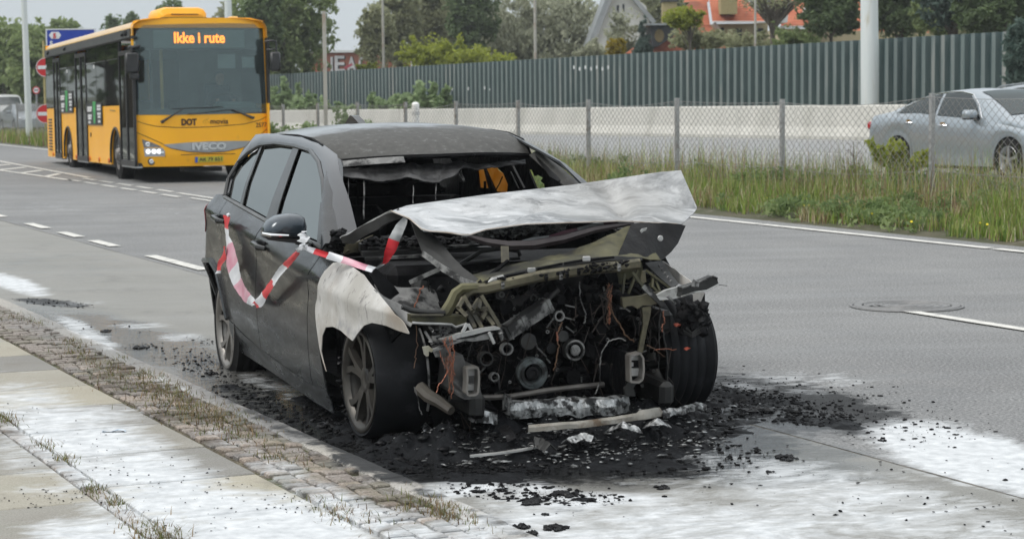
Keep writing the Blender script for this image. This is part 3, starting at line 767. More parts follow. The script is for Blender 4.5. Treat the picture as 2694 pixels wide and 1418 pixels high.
def tree(name, label, u, D, vtop, wpx, mat, zbase=None, vcrown=None, n=9000, leaf=.17, clumps=26, group=None, cat='tree', bark_=None, cr=.26, limbs=9, shape='round', droop=0.0, sparse=1.0, depth=.8, seed=None, trunk=None, ztop=None, aspect=1.9):
    r = random.Random(seed if seed is not None else int(u * 13 + D))
    k = D / F; top = pxd(u, vtop, D) if ztop is None else np.array([pxd(u, 300, D)[0], D, ztop]); W = wpx * k
    zb = (zm(0, 36) - .0082 * D * .8 - .3) if zbase is None else zbase
    zc = pxd(u, vcrown, D)[2] if vcrown is not None else zb + .25 * (top[2] - zb)
    h = top[2] - zc; t = thing(name, label, cat, (top[0], D, zb), 0, group)
    cen = []; rad = []; clumps = int(clumps * 1.7); cr = cr * .74; n = int(n * 1.7); leaf = leaf * .9
    for i in range(clumps):
        for _ in range(30):
            x, y, z = r.uniform(-1, 1), r.uniform(-1, 1), r.uniform(-1, 1)
            if shape == 'round': ok = x * x + y * y + z * z < 1
            elif shape == 'cone': ok = math.hypot(x, y) < (1 - (z + 1) / 2) * .95 + .06
            elif shape == 'poplar': ok = math.hypot(x, y) < math.sqrt(max(0, 1 - abs(z) ** 2.2)) * .95
            else: ok = math.hypot(x, y) < .6 + .4 * z if z < 0 else x * x + y * y + z * z < 1
            if ok: break
        rr = cr * W * r.uniform(.55, 1.0) * (1 if shape != 'cone' else max(.25, 1 - (z + 1) / 2.2))
        cen.append((x * (W / 2 - rr * .55), y * (W / 2 * depth - rr * .5), zc - zb + (z + 1) / 2 * (h - rr * 1.0) + rr * .25)); rad.append(rr)
    if shape != 'cone' and n > 2500:      # sprays of twigs standing out of the crown
        for i in range(int(clumps * .9)):
            c = cen[r.randrange(clumps)]; d_ = np.array([c[0] * 1.1 + r.uniform(-.3, .3) * W, c[1] + r.uniform(-.2, .2) * W, (c[2] - (zc - zb + h * .4)) + r.uniform(0, .35) * h]); d_ = d_ / (np.linalg.norm(d_) + 1e-6); L_ = W * r.uniform(.10, .24)
            for q in range(5): cen.append(tuple(np.array(c) + d_ * (L_ * (q + 1) / 3.2) + np.array([0, 0, -.25 * droop * L_ * q]))); rad.append(W * .045 * (1.3 - q * .17))
    mb = MB(); tr = trunk or max(.05, W * .035); fork = (zc - zb) * 1.0 + h * .15
    mb.tube([(0, 0, -.4), (r.uniform(-.1, .1) * tr * 4, 0, fork * .5), (r.uniform(-1, 1) * tr, 0, fork), (0, 0, fork + h * .45)], [tr * 1.3, tr, tr * .85, tr * .3], 7)
    mb.build('trunk', bark_ or bark, t, smooth=True)
    lb = MB()
    for i in range(min(limbs, clumps)):
        c = cen[i]; z0 = min(fork * r.uniform(.7, 1.3), c[2] * .8)
        mid = (c[0] * .45 + r.uniform(-.2, .2), c[1] * .45, z0 + (c[2] - z0) * .55)
        lb.tube([(0, 0, z0), mid, c], [tr * .5, tr * .3, tr * .12], 5)
        for _ in range(3):
            e_ = [c[k2] + r.uniform(-1, 1) * rad[i] for k2 in range(3)]; lb.tube([mid, c, e_], [tr * .16, tr * .1, tr * .03], 4)
    lb.build('limbs', bark_ or bark, t)
    leaves('crown', cen, rad, int(n * sparse), leaf, FG[mat], t, droop=droop, aspect=aspect, fill=.34 if shape != 'cone' and n > 3000 else 0, gap=W * .16 if n > 3000 and shape != 'cone' else 0)
    return t
ROW = 'green trees lining the road behind the bus'
tree('tree', 'leftmost green tree at the picture edge, left of the lamp post', 10, 135, 62, 190, 'green', n=11000, leaf=.24, group=ROW, clumps=34, cr=.2)
tree('tree', 'green tree directly behind the lamp post left of the bus', 95, 128, 68, 150, 'green', n=10000, leaf=.22, clumps=34, cr=.2, group=ROW)
tree('tree', 'tall green tree above the blue road sign', 165, 140, 55, 130, 'green', n=9000, leaf=.22, clumps=30, cr=.2, group=ROW)
tree('tree', 'green tree whose top ends right of the blue road sign', 235, 150, 72, 110, 'green', n=7000, leaf=.24, clumps=26, cr=.22, group=ROW)
tree('tree', 'dark round treetop over the middle of the bus roof', 300, 170, 44, 90, 'dark', n=5000, leaf=.26, clumps=16, group='treetops showing over the bus roof')
tree('tree', 'small treetop just left of the orange roof unit of the bus', 350, 175, 38, 70, 'dark', n=3500, leaf=.26, clumps=12, group='treetops showing over the bus roof')
tree('tree', 'dark loose treetop behind the orange roof unit of the bus', 455, 150, -10, 110, 'dark', n=6500, leaf=.24, clumps=20, group='treetops showing over the bus roof')
tree('tree', 'brownish treetop behind the lamp post over the bus roof', 605, 160, 2, 120, 'olive', n=5000, leaf=.24, clumps=18, group='treetops showing over the bus roof')
tree('tree', 'tall full green tree rising at the right side of the bus', 745, 118, -110, 215, 'green', vcrown=215, n=26000, leaf=.17, clumps=60, cr=.17, shape='poplar')
tree('tree', 'darker green tree at the bus mirror, in front of the tall tree', 690, 112, -60, 110, 'dark', vcrown=205, n=12000, leaf=.16, clumps=30, cr=.22, shape='poplar')
G2 = 'loose olive trees behind the middle of the noise wall'
tree('tree', 'thin olive tree left of the rusty pole with the sky showing through', 985, 128, 0, 90, 'olive', vcrown=185, n=6500, leaf=.15, clumps=26, cr=.24, group=G2, bark_=barkpale)
tree('tree', 'olive tree with yellowing leaves right of the rusty pole', 1050, 132, -60, 130, 'olive', vcrown=180, n=14000, leaf=.16, clumps=36, cr=.2, group=G2, bark_=barkpale)
tree('tree', 'tall olive tree rising behind the lime green bush', 1140, 135, -120, 130, 'olive', vcrown=160, n=15000, leaf=.16, clumps=36, cr=.2, group=G2, shape='poplar')
tree('tree', 'tall dark green tree left of the grey willow', 1235, 125, -100, 120, 'dark', vcrown=170, n=17000, leaf=.16, clumps=40, cr=.2, shape='poplar')
tree('tree', 'green tree between the two rusty poles, behind the others', 1190, 140, -90, 120, 'green', vcrown=150, n=12000, leaf=.17, clumps=30, cr=.22)
tree('willow', 'broad grey-green willow left of the white gable', 1420, 128, -18, 250, 'grey', vcrown=190, n=30000, leaf=.14, clumps=64, cr=.15, droop=.5, aspect=2.6)
tree('willow', 'lower grey-green willow just behind the dark tree', 1310, 132, 10, 120, 'grey', vcrown=180, n=11000, leaf=.14, clumps=30, cr=.2, droop=.4, aspect=2.6)
tree('shrub', 'bright lime green bush showing over the noise wall', 1165, 104, 112, 210, 'lime', vcrown=200, n=9000, leaf=.12, clumps=30, cr=.16, cat='shrub')
tree('shrub', 'lime green bush tip right of the larger lime bush', 1290, 108, 140, 110, 'lime', vcrown=200, n=3500, leaf=.12, clumps=14, cr=.2, cat='shrub')
tree('shrub', 'small green bush before the graffiti building', 965, 120, 160, 50, 'lime', vcrown=205, n=1500, leaf=.12, clumps=8, cr=.3, cat='shrub')
tree('shrub', 'thin grey shrub between willow and white gable', 1555, 112, 105, 90, 'grey', vcrown=175, n=1500, leaf=.10, clumps=12, cr=.25, cat='shrub', limbs=12)
tree('tree', 'sparse pale tree growing against the white gable', 1640, 104, 35, 95, 'grey', vcrown=150, n=1800, leaf=.10, clumps=22, cr=.2, limbs=16, bark_=barkpale)
tree('tree', 'green tree filling the gap between white gable and chimney', 1745, 150, -40, 160, 'olive', vcrown=90, n=11000, leaf=.18, clumps=36, cr=.18)
tree('spruce', 'dark blue-green spruce between white gable and red roof', 1693, 102, 28, 50, 'spruce', vcrown=150, n=6500, leaf=.09, clumps=40, cr=.3, shape='cone', aspect=3)
tree('shrub', 'golden yellow bush left below the spruce', 1625, 92, 99, 55, 'gold', vcrown=160, n=2600, leaf=.08, clumps=14, cr=.3, cat='shrub')
tree('tree', 'feathery yellow-green tree in front of the big red roof', 1815, 84, 24, 100, 'lime', vcrown=75, n=3500, leaf=.09, clumps=14, cr=.22, limbs=14, trunk=.06)
tree('tree', 'low feathery branch spread of the yellow-green tree over the wall', 1840, 86, 78, 170, 'olive', vcrown=135, n=4200, leaf=.09, clumps=16, cr=.16, limbs=16, trunk=.05)
bt = tree('tree', 'many-stemmed nearly bare tree in front of the red roof houses', 2035, 88, -60, 240, 'olive', vcrown=30, n=1000, leaf=.08, clumps=44, cr=.12, limbs=44, trunk=.12)
tree('shrub', 'green bush at the foot of the nearly bare tree', 2090, 86, 78, 130, 'green', vcrown=140, n=3800, leaf=.10, clumps=18, cr=.2, cat='shrub')
tree('shrub', 'dull olive undergrowth over the wall in front of the shaded house', 1965, 90, 84, 150, 'olive', vcrown=135, n=1900, leaf=.09, clumps=22, cr=.15, limbs=22, cat='shrub')
G3 = 'dark garden trees right of the red roofed houses'
tree('tree', 'dark dense tree beside the grey mast, over the wall', 2190, 86, -60, 150, 'dark', vcrown=100, n=14000, leaf=.12, clumps=38, cr=.2, group=G3)
tree('tree', 'dark tree just right of the grey mast', 2370, 88, -70, 190, 'dark', vcrown=95, n=16000, leaf=.12, clumps=44, cr=.18, group=G3)
tree('pine', 'dark pine with a bare brown trunk right of the mast', 2505, 80, -90, 170, 'spruce', vcrown=70, n=12000, leaf=.10, clumps=40, cr=.18, aspect=3.2, trunk=.16, group=G3)
tree('pine', 'green pine rising at the top right corner', 2620, 78, -80, 180, 'dark', vcrown=90, n=14000, leaf=.10, clumps=40, cr=.18, aspect=3, group=G3)
tree('tree', 'lighter green tree behind the pines at the top right', 2560, 100, -60, 330, 'olive', vcrown=80, n=16000, leaf=.15, clumps=46, cr=.15, group=G3)
tree('tree', 'green tree reaching over the wall at the right picture edge', 2470, 84, -10, 120, 'green', vcrown=100, n=5500, leaf=.11, clumps=20, cr=.2, group=G3)
tree('pine', 'near young pine leaning into the right edge in front of the wall', 2712, 50, 70, 130, 'spruce', zbase=.1, vcrown=240, n=7000, leaf=.07, clumps=34, cr=.24, aspect=4, shape='round')
# shrubs before the noise wall
G4 = 'light green suckers growing before the noise wall'
for (lab, u, D, vt, w, n) in (('broad light green shrub beside the bus at the noise wall', 750, 108, 196, 120, 7000), ('narrow light green shrub left of the slim grey post', 800, 104, 228, 60, 2200),
     ('small light green shrub right of the slim grey post', 880, 100, 240, 60, 2200), ('low light green shrub between the other two clumps', 920, 98, 255, 45, 1500), ('tall light green shrub left in the middle clump', 1010, 96, 208, 70, 4200),
     ('light green shrub central in the middle clump', 1075, 93, 200, 80, 4800), ('light green shrub right in the middle clump', 1130, 91, 198, 90, 5200)):
    k = D / F; t = thing('shrub', lab, 'shrub', (pxd(u, 300, D)[0], D, -.5), 0, G4); cen = []; rad = []; W = w * k; zt = pxd(u, vt, D)[2] + .5
    stems = MB(); r = random.Random(u)
    for i in range(max(4, int(w / 9))):
        x = (i + .5) / max(4, int(w / 9)) * W - W / 2; hh = zt * r.uniform(.62, 1.0) * (1 - .25 * abs(x / W)); y = r.uniform(-.4, .4)
        stems.tube([(x, y, -.2), (x + r.uniform(-.1, .1), y, hh)], [.02, .006], 4)
        for q in range(9):
            f_ = .2 + q / 9 * .8; cen.append((x + r.uniform(-.1, .1), y + r.uniform(-.15, .15), hh * f_)); rad.append(.30 * (1.25 - f_ * .75))
    stems.build('stems', bark, t); leaves('foliage', cen, rad, int(n * 1.6), .14, FG['fresh'], t, aspect=1.5)
G5 = 'weedy plants along the wire fence behind the car roof'
for (lab, u, D, vb, vt, w, n) in (('loose light weeds left of the slim grey post at the wire fence', 735, 44, 345, 292, 70, 900), ('weeds spreading right of the bus corner behind the fence', 790, 46, 345, 310, 60, 700),
     ('arching yellow-green weed beside the roof aerial', 905, 46, 340, 268, 60, 1100), ('yellow-green weeds just right of the roof aerial', 965, 45, 338, 300, 60, 900), ('low weeds at the base of the slim post', 860, 45, 340, 318, 50, 600)):
    t = thing('weed', lab, 'weed', (pxd(u, 300, D)[0], D, -.05), 0, G5); k = D / F; W = w * k; zt = pxd(u, vt, D)[2] + .05; r = random.Random(u); cen = []; rad = []; stm = MB()
    for i in range(9):
        x0 = r.uniform(-.2, .2) * W; x1 = x0 + r.uniform(-.45, .45) * W; hh = zt * r.uniform(.55, 1); pts = [(x0, 0, 0), ((x0 + x1) / 2, 0, hh * .7), (x1, 0, hh)]
        stm.tube(pts, [.008, .006, .003], 4)
        for q in range(5): f_ = .3 + .7 * q / 5; cen.append((x0 + (x1 - x0) * f_, r.uniform(-.1, .1), hh * (1.4 * f_ - .4 * f_ * f_))); rad.append(.09)
    stm.build('stems', FG['fresh'], t); leaves('foliage', cen, rad, n, .055, FG['fresh'], t, aspect=1.6)

# grass ----------------------------------------------------------
def grassmat(name):
    m, nt, b = newmat(name); a = nt.nodes.new('ShaderNodeAttribute'); a.attribute_name = 'tint'
    nt.links.new(a.outputs['Color'], b.inputs['Base Color']); b.inputs['Roughness'].default_value = .6; b.inputs['Specular IOR Level'].default_value = .25
    tr = nt.nodes.new('ShaderNodeBsdfTranslucent'); nt.links.new(a.outputs['Color'], tr.inputs[0]); ms = nt.nodes.new('ShaderNodeMixShader'); ms.inputs[0].default_value = .25
    nt.links.new(b.outputs[0], ms.inputs[1]); nt.links.new(tr.outputs[0], ms.inputs[2]); nt.links.new(ms.outputs[0], nt.nodes['Material Output'].inputs[0]); return m
GM = grassmat('grass_blades')
GREEN = np.array([(.17, .25, .045), (.24, .32, .06), (.12, .20, .045), (.29, .34, .09)]); STRAW = np.array([(.48, .43, .26), (.40, .35, .18), (.30, .20, .13), (.52, .49, .33), (.25, .14, .10), (.21, .15, .08), (.30, .26, .12)])
def blades(name, X, Y, Z, H, wd, cols, parent=None, bend=.35, kind='stuff', seg3=True):
    n = len(X); az = rg_.uniform(0, 2 * np.pi, n); bx = np.cos(az) * bend * H * rg_.random(n); by = np.sin(az) * bend * H * rg_.random(n)
    sx = np.cos(az + 1.57) * wd; sy = np.sin(az + 1.57) * wd
    B = np.stack([X, Y, Z], 1); S = np.stack([sx, sy, 0 * X], 1); Mid = B + np.stack([bx * .35, by * .35, H * .55], 1); T = B + np.stack([bx, by, H], 1)
    V = np.stack([B - S, B + S, Mid + S * .7, T, Mid - S * .7], 1).reshape(-1, 3); i = np.arange(n)[:, None] * 5
    Q = np.concatenate([i + np.array([[0, 1, 2, 4]]), i + np.array([[4, 2, 3, 3]])], 0)
    F3 = i + np.array([[4, 2, 3]]); 
    me = bpy.data.meshes.new(name); Vn = V.astype(np.float32); me.vertices.add(len(Vn)); me.vertices.foreach_set('co', Vn.ravel())
    q4 = (i + np.array([[0, 1, 2, 4]])).ravel(); q3 = F3.ravel(); me.loops.add(len(q4) + len(q3)); me.loops.foreach_set('vertex_index', np.r_[q4, q3].astype(np.int32))
    me.polygons.add(2 * n); me.polygons.foreach_set('loop_start', np.r_[np.arange(n) * 4, 4 * n + np.arange(n) * 3].astype(np.int32)); me.polygons.foreach_set('loop_total', np.r_[np.full(n, 4), np.full(n, 3)].astype(np.int32)); me.update()
    a = me.color_attributes.new('tint', 'FLOAT_COLOR', 'POINT'); cc = np.ones((len(Vn), 4), np.float32); cc[:, :3] = np.repeat(cols, 5, 0); a.data.foreach_set('color', cc.ravel())
    return link(name, me, GM, parent, kind)
def pick(pal, n, j=.15): return np.clip(pal[rg_.integers(0, len(pal), n)] * rg_.uniform(1 - j, 1 + j, (n, 1)), 0, 1)
def strip(n, s0, s1, t0, t1, power=1.0):
    s = s0 + (s1 - s0) * rg_.random(n) ** power; t = rg_.uniform(t0, t1, n); return s, t
s, t = strip(70000, 15.5, 60, 13.62, 16.6, 1.5)
dens = fbm(s * .9, t * 1.4, 4, 21); keep = dens > .32 + .5 * np.clip((13.95 - t) / .35, 0, 1) * .6; s, t, dens = s[keep], t[keep], dens[keep]
X, Y = st_np(s, t); Z = zv(s, t)
H = .12 + .30 * dens * np.clip((t - 13.5) / 1.2, .2, 1.15) * rg_.uniform(.5, 1.5, len(s))
c = pick(GREEN, len(s)); st_ = rg_.random(len(s)) < .22 + .4 * (fbm(s * .6, t * .8, 3, 33) > .56); c[st_] = pick(STRAW, st_.sum())
blades('short_grass', X, Y, Z, H, .0065, c, bend=.7)
s, t = strip(17000, 15.5, 75, 14.6, 18.0, 1.3); X, Y = st_np(s, t); Z = zv(s, t); dn = fbm(s * .5, t * .6, 3, 44)
H = (.34 + .52 * dn) * rg_.uniform(.6, 1.25, len(s)); c = pick(STRAW, len(s)); gg = rg_.random(len(s)) < .42; c[gg] = pick(GREEN, gg.sum()); c *= (.8 + .6 * fbm(s * .35, t * .5, 2, 71))[:, None]
blades('tall_grass', X, Y, Z, H, .0045, c, bend=.45)
s, t = strip(9000, 60, 160, 13.7, 18.0, 1.2); X, Y = st_np(s, t); Z = zv(s, t); c = pick(GREEN, len(s)); gg = rg_.random(len(s)) < .35; c[gg] = pick(STRAW, gg.sum())
blades('far_grass', X, Y, Z, rg_.uniform(.2, .55, len(s)), .02, c, bend=.5)
# broad-leaved weeds in the verge
cen = []; rad = []
for i in range(1500):
    s_, t_ = 15.8 + 30 * rnd.random() ** 1.4, rnd.uniform(13.75, 16.8)
    if fbm(np.array(s_ * .8), np.array(t_ * 1.1), 3, 55) < .46: continue
    z = float(zv(np.array(s_), np.array(t_))); h_ = rnd.uniform(.05, .22) * (1 + .6 * (t_ > 14.6)); x, y, _ = st(s_, t_); cen.append((x, y, z + h_)); rad.append(rnd.uniform(.06, .17))
o = leaves('verge_weeds', cen, rad, 30000, .034, FG['weed'], None, flat=.7); o['kind'] = 'stuff'
cen = [(c_[0] + rnd.uniform(-.4, .4), c_[1] + rnd.uniform(-.4, .4), c_[2] * .6) for c_ in cen[::3]]
o = leaves('verge_weeds', cen, [.14] * len(cen), 7000, .035, FG['green'], None, flat=.7); o['kind'] = 'stuff'
# the lime plant before the silver car, tall dry stalks
t = thing('weed', 'yellow-green bushy plant at the fence before the silver car rear wheel', 'weed', st(on_line(2370, 16.3), 16.3, .1)); cen = []; rad = []; stm = MB(); r = random.Random(3)
for i in range(18):
    a = r.uniform(0, 6.28); L = r.uniform(.2, .42); pts = [(0, 0, 0), (math.cos(a) * L * .6, math.sin(a) * L * .6, .35 + r.random() * .3), (math.cos(a) * L * 1.25, math.sin(a) * L * 1.25, .45 + r.random() * .35)]
    stm.tube(pts, [.006, .005, .003], 4)
    for q in range(4): f_ = (q + 1) / 4; cen.append(tuple(pts[1][k] * (1 - f_) + pts[2][k] * f_ for k in range(3))); rad.append(.055)
stm.build('stems', FG['fresh'], t); leaves('foliage', cen, rad, 1100, .045, FG['lime'], t, aspect=2.6)
dry = pbr('dry_stalk', (.10, .065, .05), (.17, .12, .08), .9, scale=20)
for (lab, u, vb, vt, tt) in (('tall dry branching stalk midway along the verge', 2245, 520, 355, 15.9), ('dark dry seed stalk beside the burnt car windscreen', 1462, 440, 388, 15.2), ('short dark dry stalk right of the third fence post', 2110, 520, 440, 15.0)):
    s_ = on_line(u, tt); x, y, _ = st(s_, tt); k = y / F; h_ = (vb - vt) * k; b = thing('dry_stalk', lab, 'weed', (x, y, .05), 0, 'dry stalks standing in the verge'); mb = MB(); r = random.Random(u)
    mb.tube([(0, 0, 0), (.02, 0, h_ * .5), (0, 0, h_)], [.006, .005, .002], 4)
    for q in range(26):
        z = h_ * r.uniform(.3, .95); L = h_ * .28 * (1.1 - z / h_) + .04; a = r.uniform(0, 6.28); mb.tube([(.01, 0, z), (math.cos(a) * L, math.sin(a) * L, z + L * .8)], [.0035, .0015], 3)
        for w_ in range(2): mb.chunk((math.cos(a) * L * (.6 + .3 * w_), math.sin(a) * L * .8, z + L * .7), .008, q * 3 + w_)
    mb.build('stalk', dry, b)
yel = pbr('petal', (.75, .6, .02), None, .6)
for i, (u, v) in enumerate(((2294, 563), (2303, 559), (2398, 584), (2128, 541), (2123, 534), (2115, 542), (2019, 521), (1944, 481), (1947, 485), (2578, 587), (2597, 591), (1950, 478))):
    p = gnd(u, v, .16); f_ = thing('dandelion', 'yellow dandelion flower in the grass verge', 'flower', tuple(p), 0, 'yellow dandelions dotted through the grass verge')
    mb = MB(); mb.lathe([(0, .008), (.010, .008), (.015, .004), (.011, 0), (0, -.003)], axis=(rnd.uniform(-.4, .4), -.7, .7), n=10); mb.build('flower_head', yel, f_)
    mb = MB(); mb.tube([(0, 0, -.12), (0, 0, 0)], .002, 4); mb.build('stem', FG['fresh'], f_)
# tufts and moss between the setts
s, t = [], []
for (u, v, sp_, n_) in ((130, 795, .12, 380), (200, 845, .10, 500), (110, 850, .08, 150), (190, 903, .08, 200), (195, 930, .09, 240), (285, 968, .10, 240), (345, 945, .06, 160), (250, 955, .1, 120), (400, 985, .09, 240), (385, 1010, .22, 1100), (430, 1030, .10, 300), (470, 1065, .16, 500), (520, 1080, .17, 700), (560, 1100, .15, 500), (610, 1140, .10, 240),
                      (1150, 1335, .10, 700), (1195, 1355, .07, 400), (900, 1350, .10, 300), (5, 1105, .06, 500), (120, 1175, .05, 120), (170, 1210, .04, 130), (250, 1290, .05, 150), (300, 1325, .04, 150), (390, 1395, .08, 380), (430, 1410, .07, 240), (45, 770, .2, 300), (730, 1200, .1, 200), (640, 1110, .2, 300), (310, 900, .2, 200), (60, 835, .15, 200)):
    p = gnd(u, v, .1); ss_, tt_ = p[0] * US[0] + p[1] * US[1], p[0] * UT[0] + p[1] * UT[1]
    n_ = int(n_ * .6); s += list(ss_ + rg_.normal(size=n_) * sp_ * 1.6); t += list(tt_ + rg_.normal(size=n_) * sp_ * .6)
s, t = np.array(s), np.array(t); keep = t < 3.0; s, t = s[keep], t[keep]; X, Y = st_np(s, t)
c = pick(np.array([(.14, .15, .05), (.20, .16, .08), (.10, .12, .03), (.24, .17, .09), (.13, .085, .05)]), len(s))
blades('pavement_moss', X, Y, 0 * X + .092, rg_.uniform(.008, .045, len(s)), .0022, c, bend=1.6)
# ---------------------------------------------------------------- houses beyond the noise wall
tile_c = pbr('roof_tile', (.42, .115, .055), (.50, .165, .085), .8, scale=2, coord='World', c3=(.28, .10, .06), s3=.7, l3=.55, h3=.7, bump=.4, bscale=10)
plaster = pbr('white_plaster', (.66, .66, .63), (.58, .58, .55), .9, scale=1, coord='World')
yplaster = pbr('sand_plaster', (.42, .36, .22), (.36, .31, .2), .9, scale=1, coord='World')
ybrick = pbr('yellow_brick', (.36, .30, .15), (.29, .24, .12), .9, scale=14, coord='World', bump=.4, bscale=30)
rbrick = pbr('red_brick', (.34, .115, .065), (.27, .09, .055), .9, scale=10, coord='World', bump=.4, bscale=30)
darkw = pbr('dark_cladding', (.025, .028, .034), (.045, .05, .055), .6, scale=3, coord='World')
trim = pbr('white_trim', (.68, .69, .69), None, .6)
winm = pbr('window_glass', (.03, .035, .04), None, .08)
zinc = pbr('zinc', (.35, .37, .38), (.28, .3, .31), .5, .4, scale=2, coord='World')
class Loc:
    """author a building in local metres: origin on the ray of (u,v) at distance D, x to the right, y away, z up, turned by rz"""
    def __init__(s, u, v, D, rz=0.0): s.o = pxd(u, v, D); s.D = D; s.k = D / F; s.u = u; s.v = v
    def p(s, u, v, d=0.0): return (s.o[0] + (u - s.u) * s.k, s.o[1] + d, s.o[2] - (v - s.v) * s.k)
    def poly(s, pts, d0, d1, mb, mi=0): mb.prism([s.p(u, v, d0) for u, v in pts], (0, d1 - d0, 0), mi)
def win(L, u0, v0, u1, v1, d, parent, bars=1, frame_=trim):
    f_ = MB(); w = max(3.0, (u1 - u0) * .09)
    for a in ((u0, v0, u1, v0 + w), (u0, v1 - w, u1, v1), (u0, v0 + w, u0 + w, v1 - w), (u1 - w, v0 + w, u1, v1 - w)): L.poly([(a[0], a[1]), (a[2], a[1]), (a[2], a[3]), (a[0], a[3])], d - .08, d + .1, f_)
    for b_ in range(1, bars + 1):
        x = u0 + (u1 - u0) * b_ / (bars + 1); L.poly([(x - w * .4, v0 + w), (x + w * .4, v0 + w), (x + w * .4, v1 - w), (x - w * .4, v1 - w)], d - .06, d + .06, f_)
    o = f_.build('window', frame_, parent); g = MB(); L.poly([(u0 + w, v0 + w), (u1 - w, v0 + w), (u1 - w, v1 - w), (u0 + w, v1 - w)], d - .01, d + .02, g); g.build('pane', winm, o)
def tiled(L, e0, e1, r0, r1, n, parent, d_e=0.0, d_r=2.0, name='roof'):
    """stepped courses of tiles between an eave line e0-e1 and a ridge line r0-r1"""
    mb = MB()
    for i in range(n):
        a, b = i / n, (i + 1.25) / n
        q = [np.array(L.p(e0[0] + (r0[0] - e0[0]) * f_, e0[1] + (r0[1] - e0[1]) * f_, d_e + (d_r - d_e) * f_)) for f_ in (a, b)] + [np.array(L.p(e1[0] + (r1[0] - e1[0]) * f_, e1[1] + (r1[1] - e1[1]) * f_, d_e + (d_r - d_e) * f_)) for f_ in (b, a)]
        q[0][1] -= .07; q[3][1] -= .07
        mb.prism([tuple(x) for x in q], (0, .06, 0))
    return mb.build(name, tile_c, parent)
# white gable house
L = Loc(1600, 140, 118)
h = thing('house', 'white gabled house with a steep grey verge left of the spruce', 'house', L.p(1640, 180))
def child(o, parent): o.parent = parent; o.matrix_parent_inverse = parent.matrix_world.inverted() if False else Matrix.Translation(-Vector(parent.location)); return o
_b = MB.build
def hb(mb, name, mat, parent): return child(mb.build(name, mat), parent)
m_ = MB(); L.poly([(1530, 230), (1552, 137), (1608, -2), (1625, -40), (1700, 20), (1740, 230)], 0, 8, m_); hb(m_, 'wall', plaster, h)
m_ = MB(); L.poly([(1537, 140), (1550, 137), (1630, -55), (1615, -55)], -.4, 8.3, m_); L.poly([(1622, -48), (1632, -50), (1725, 60), (1715, 66)], -.4, 8.3, m_); hb(m_, 'roof', zinc, h)
m_ = MB(); L.poly([(1546, 140), (1554, 140), (1628, -40), (1620, -40)], -.5, -.36, m_); hb(m_, 'verge_board', pbr('grey_board', (.3, .31, .32), None, .7), h)
for (a, b_, c_, d_) in ((1623, 17, 1629, 36), (1638, 14, 1643, 33), (1606, 88, 1622, 112)):
    m_ = MB(); L.poly([(a, b_), (c_, b_), (c_, d_), (a, d_)], -.05, .05, m_); hb(m_, 'window', winm, h)
m_ = MB(); L.poly([(1530, 141), (1592, 139), (1592, 146), (1530, 148)], -1.5, .0, m_); L.poly([(1534, 148), (1590, 146), (1590, 200), (1534, 200)], -1.3, -.1, m_); hb(m_, 'porch', plaster, h)
# big red roofed house
L = Loc(1850, 140, 104)
h = thing('house', 'large house with big red tiled roof, sand chimney and dark dormer', 'house', L.p(1850, 200))
def tl(*a, **k): return child(tiled(*a, parent=None, **k), h)
tl(L, (1637, 146), (1765, 146), (1712, 90), (1765, 90), 9, d_e=-1, d_r=.5)
tl(L, (1700, 146), (1925, 146), (1755, 63), (1880, 63), 12, d_e=0, d_r=2.5)
tl(L, (1755, 64), (1880, 64), (1835, 0), (1880, 0), 9, d_e=2.4, d_r=4)
tl(L, (1815, 0), (1885, 0), (1860, -50), (1885, -50), 6, d_e=4, d_r=5.5)
tl(L, (1882, 57), (2022, 57), (1882, 0), (1985, 0), 8, d_e=1.5, d_r=3)
tl(L, (1882, 0), (1985, 0), (1882, -60), (1930, -60), 8, d_e=3, d_r=5)
m_ = MB(); L.poly([(1885, 62), (2032, 62), (2032, 180), (1885, 180)], 2.0, 9, m_); L.poly([(1650, 147), (1925, 147), (1925, 200), (1650, 200)], 1, 9, m_); hb(m_, 'wall', yplaster, h)
m_ = MB(); L.poly([(1882, 56), (2034, 58), (2034, 61), (1882, 60)], .9, 1.3, m_); L.poly([(1758, 61), (1800, 62), (1800, 66), (1758, 66)], 0, .4, m_); hb(m_, 'gutter', trim, h)
m_ = MB(); m_.tube([L.p(1883 + (1925 - 1883) * q / 7 + 4 * math.sin(q), 62 + 78 * q / 7, 1.1) for q in range(8)], .12, 6); hb(m_, 'hip_ridge', pbr('ridge_mortar', (.4, .38, .35), (.3, .2, .15), .9, scale=8, coord='World'), h)
m_ = MB(); L.poly([(1750, 4), (1787, 4), (1787, 66), (1750, 66)], 1.2, 2.4, m_); hb(m_, 'chimney', ybrick, h)
m_ = MB(); L.poly([(1747, -2), (1790, -2), (1790, 4), (1747, 4)], 1.1, 2.5, m_); hb(m_, 'chimney_cap', darkw, h)
m_ = MB(); L.poly([(1902, -10), (1945, -10), (1945, 38), (1902, 38)], 1.0, 2.4, m_); hb(m_, 'chimney', ybrick, h)
dm = MB(); L.poly([(1704, 70), (1782, 70), (1762, 100), (1724, 124), (1708, 124)], -2.2, 1.5, dm); d_ = hb(dm, 'dormer', darkw, h)
m_ = MB(); L.poly([(1694, 66), (1744, 66), (1744, 71), (1694, 71)], -2.6, 1.2, m_); L.poly([(1744, 63), (1800, 63), (1800, 67), (1744, 67)], -2.4, 1.2, m_); hb(m_, 'dormer_roof', zinc, h)
m_ = MB(); ang = [L.p(1727 + 12 * math.cos(q * math.pi / 8), 97 + 17 * math.sin(q * math.pi / 8), -2.28) for q in range(16)]; m_.prism(ang, (0, .06, 0)); hb(m_, 'dormer_shutter', pbr('wood_shutter', (.2, .15, .07), (.15, .11, .05), .8, scale=10, coord='World'), h)
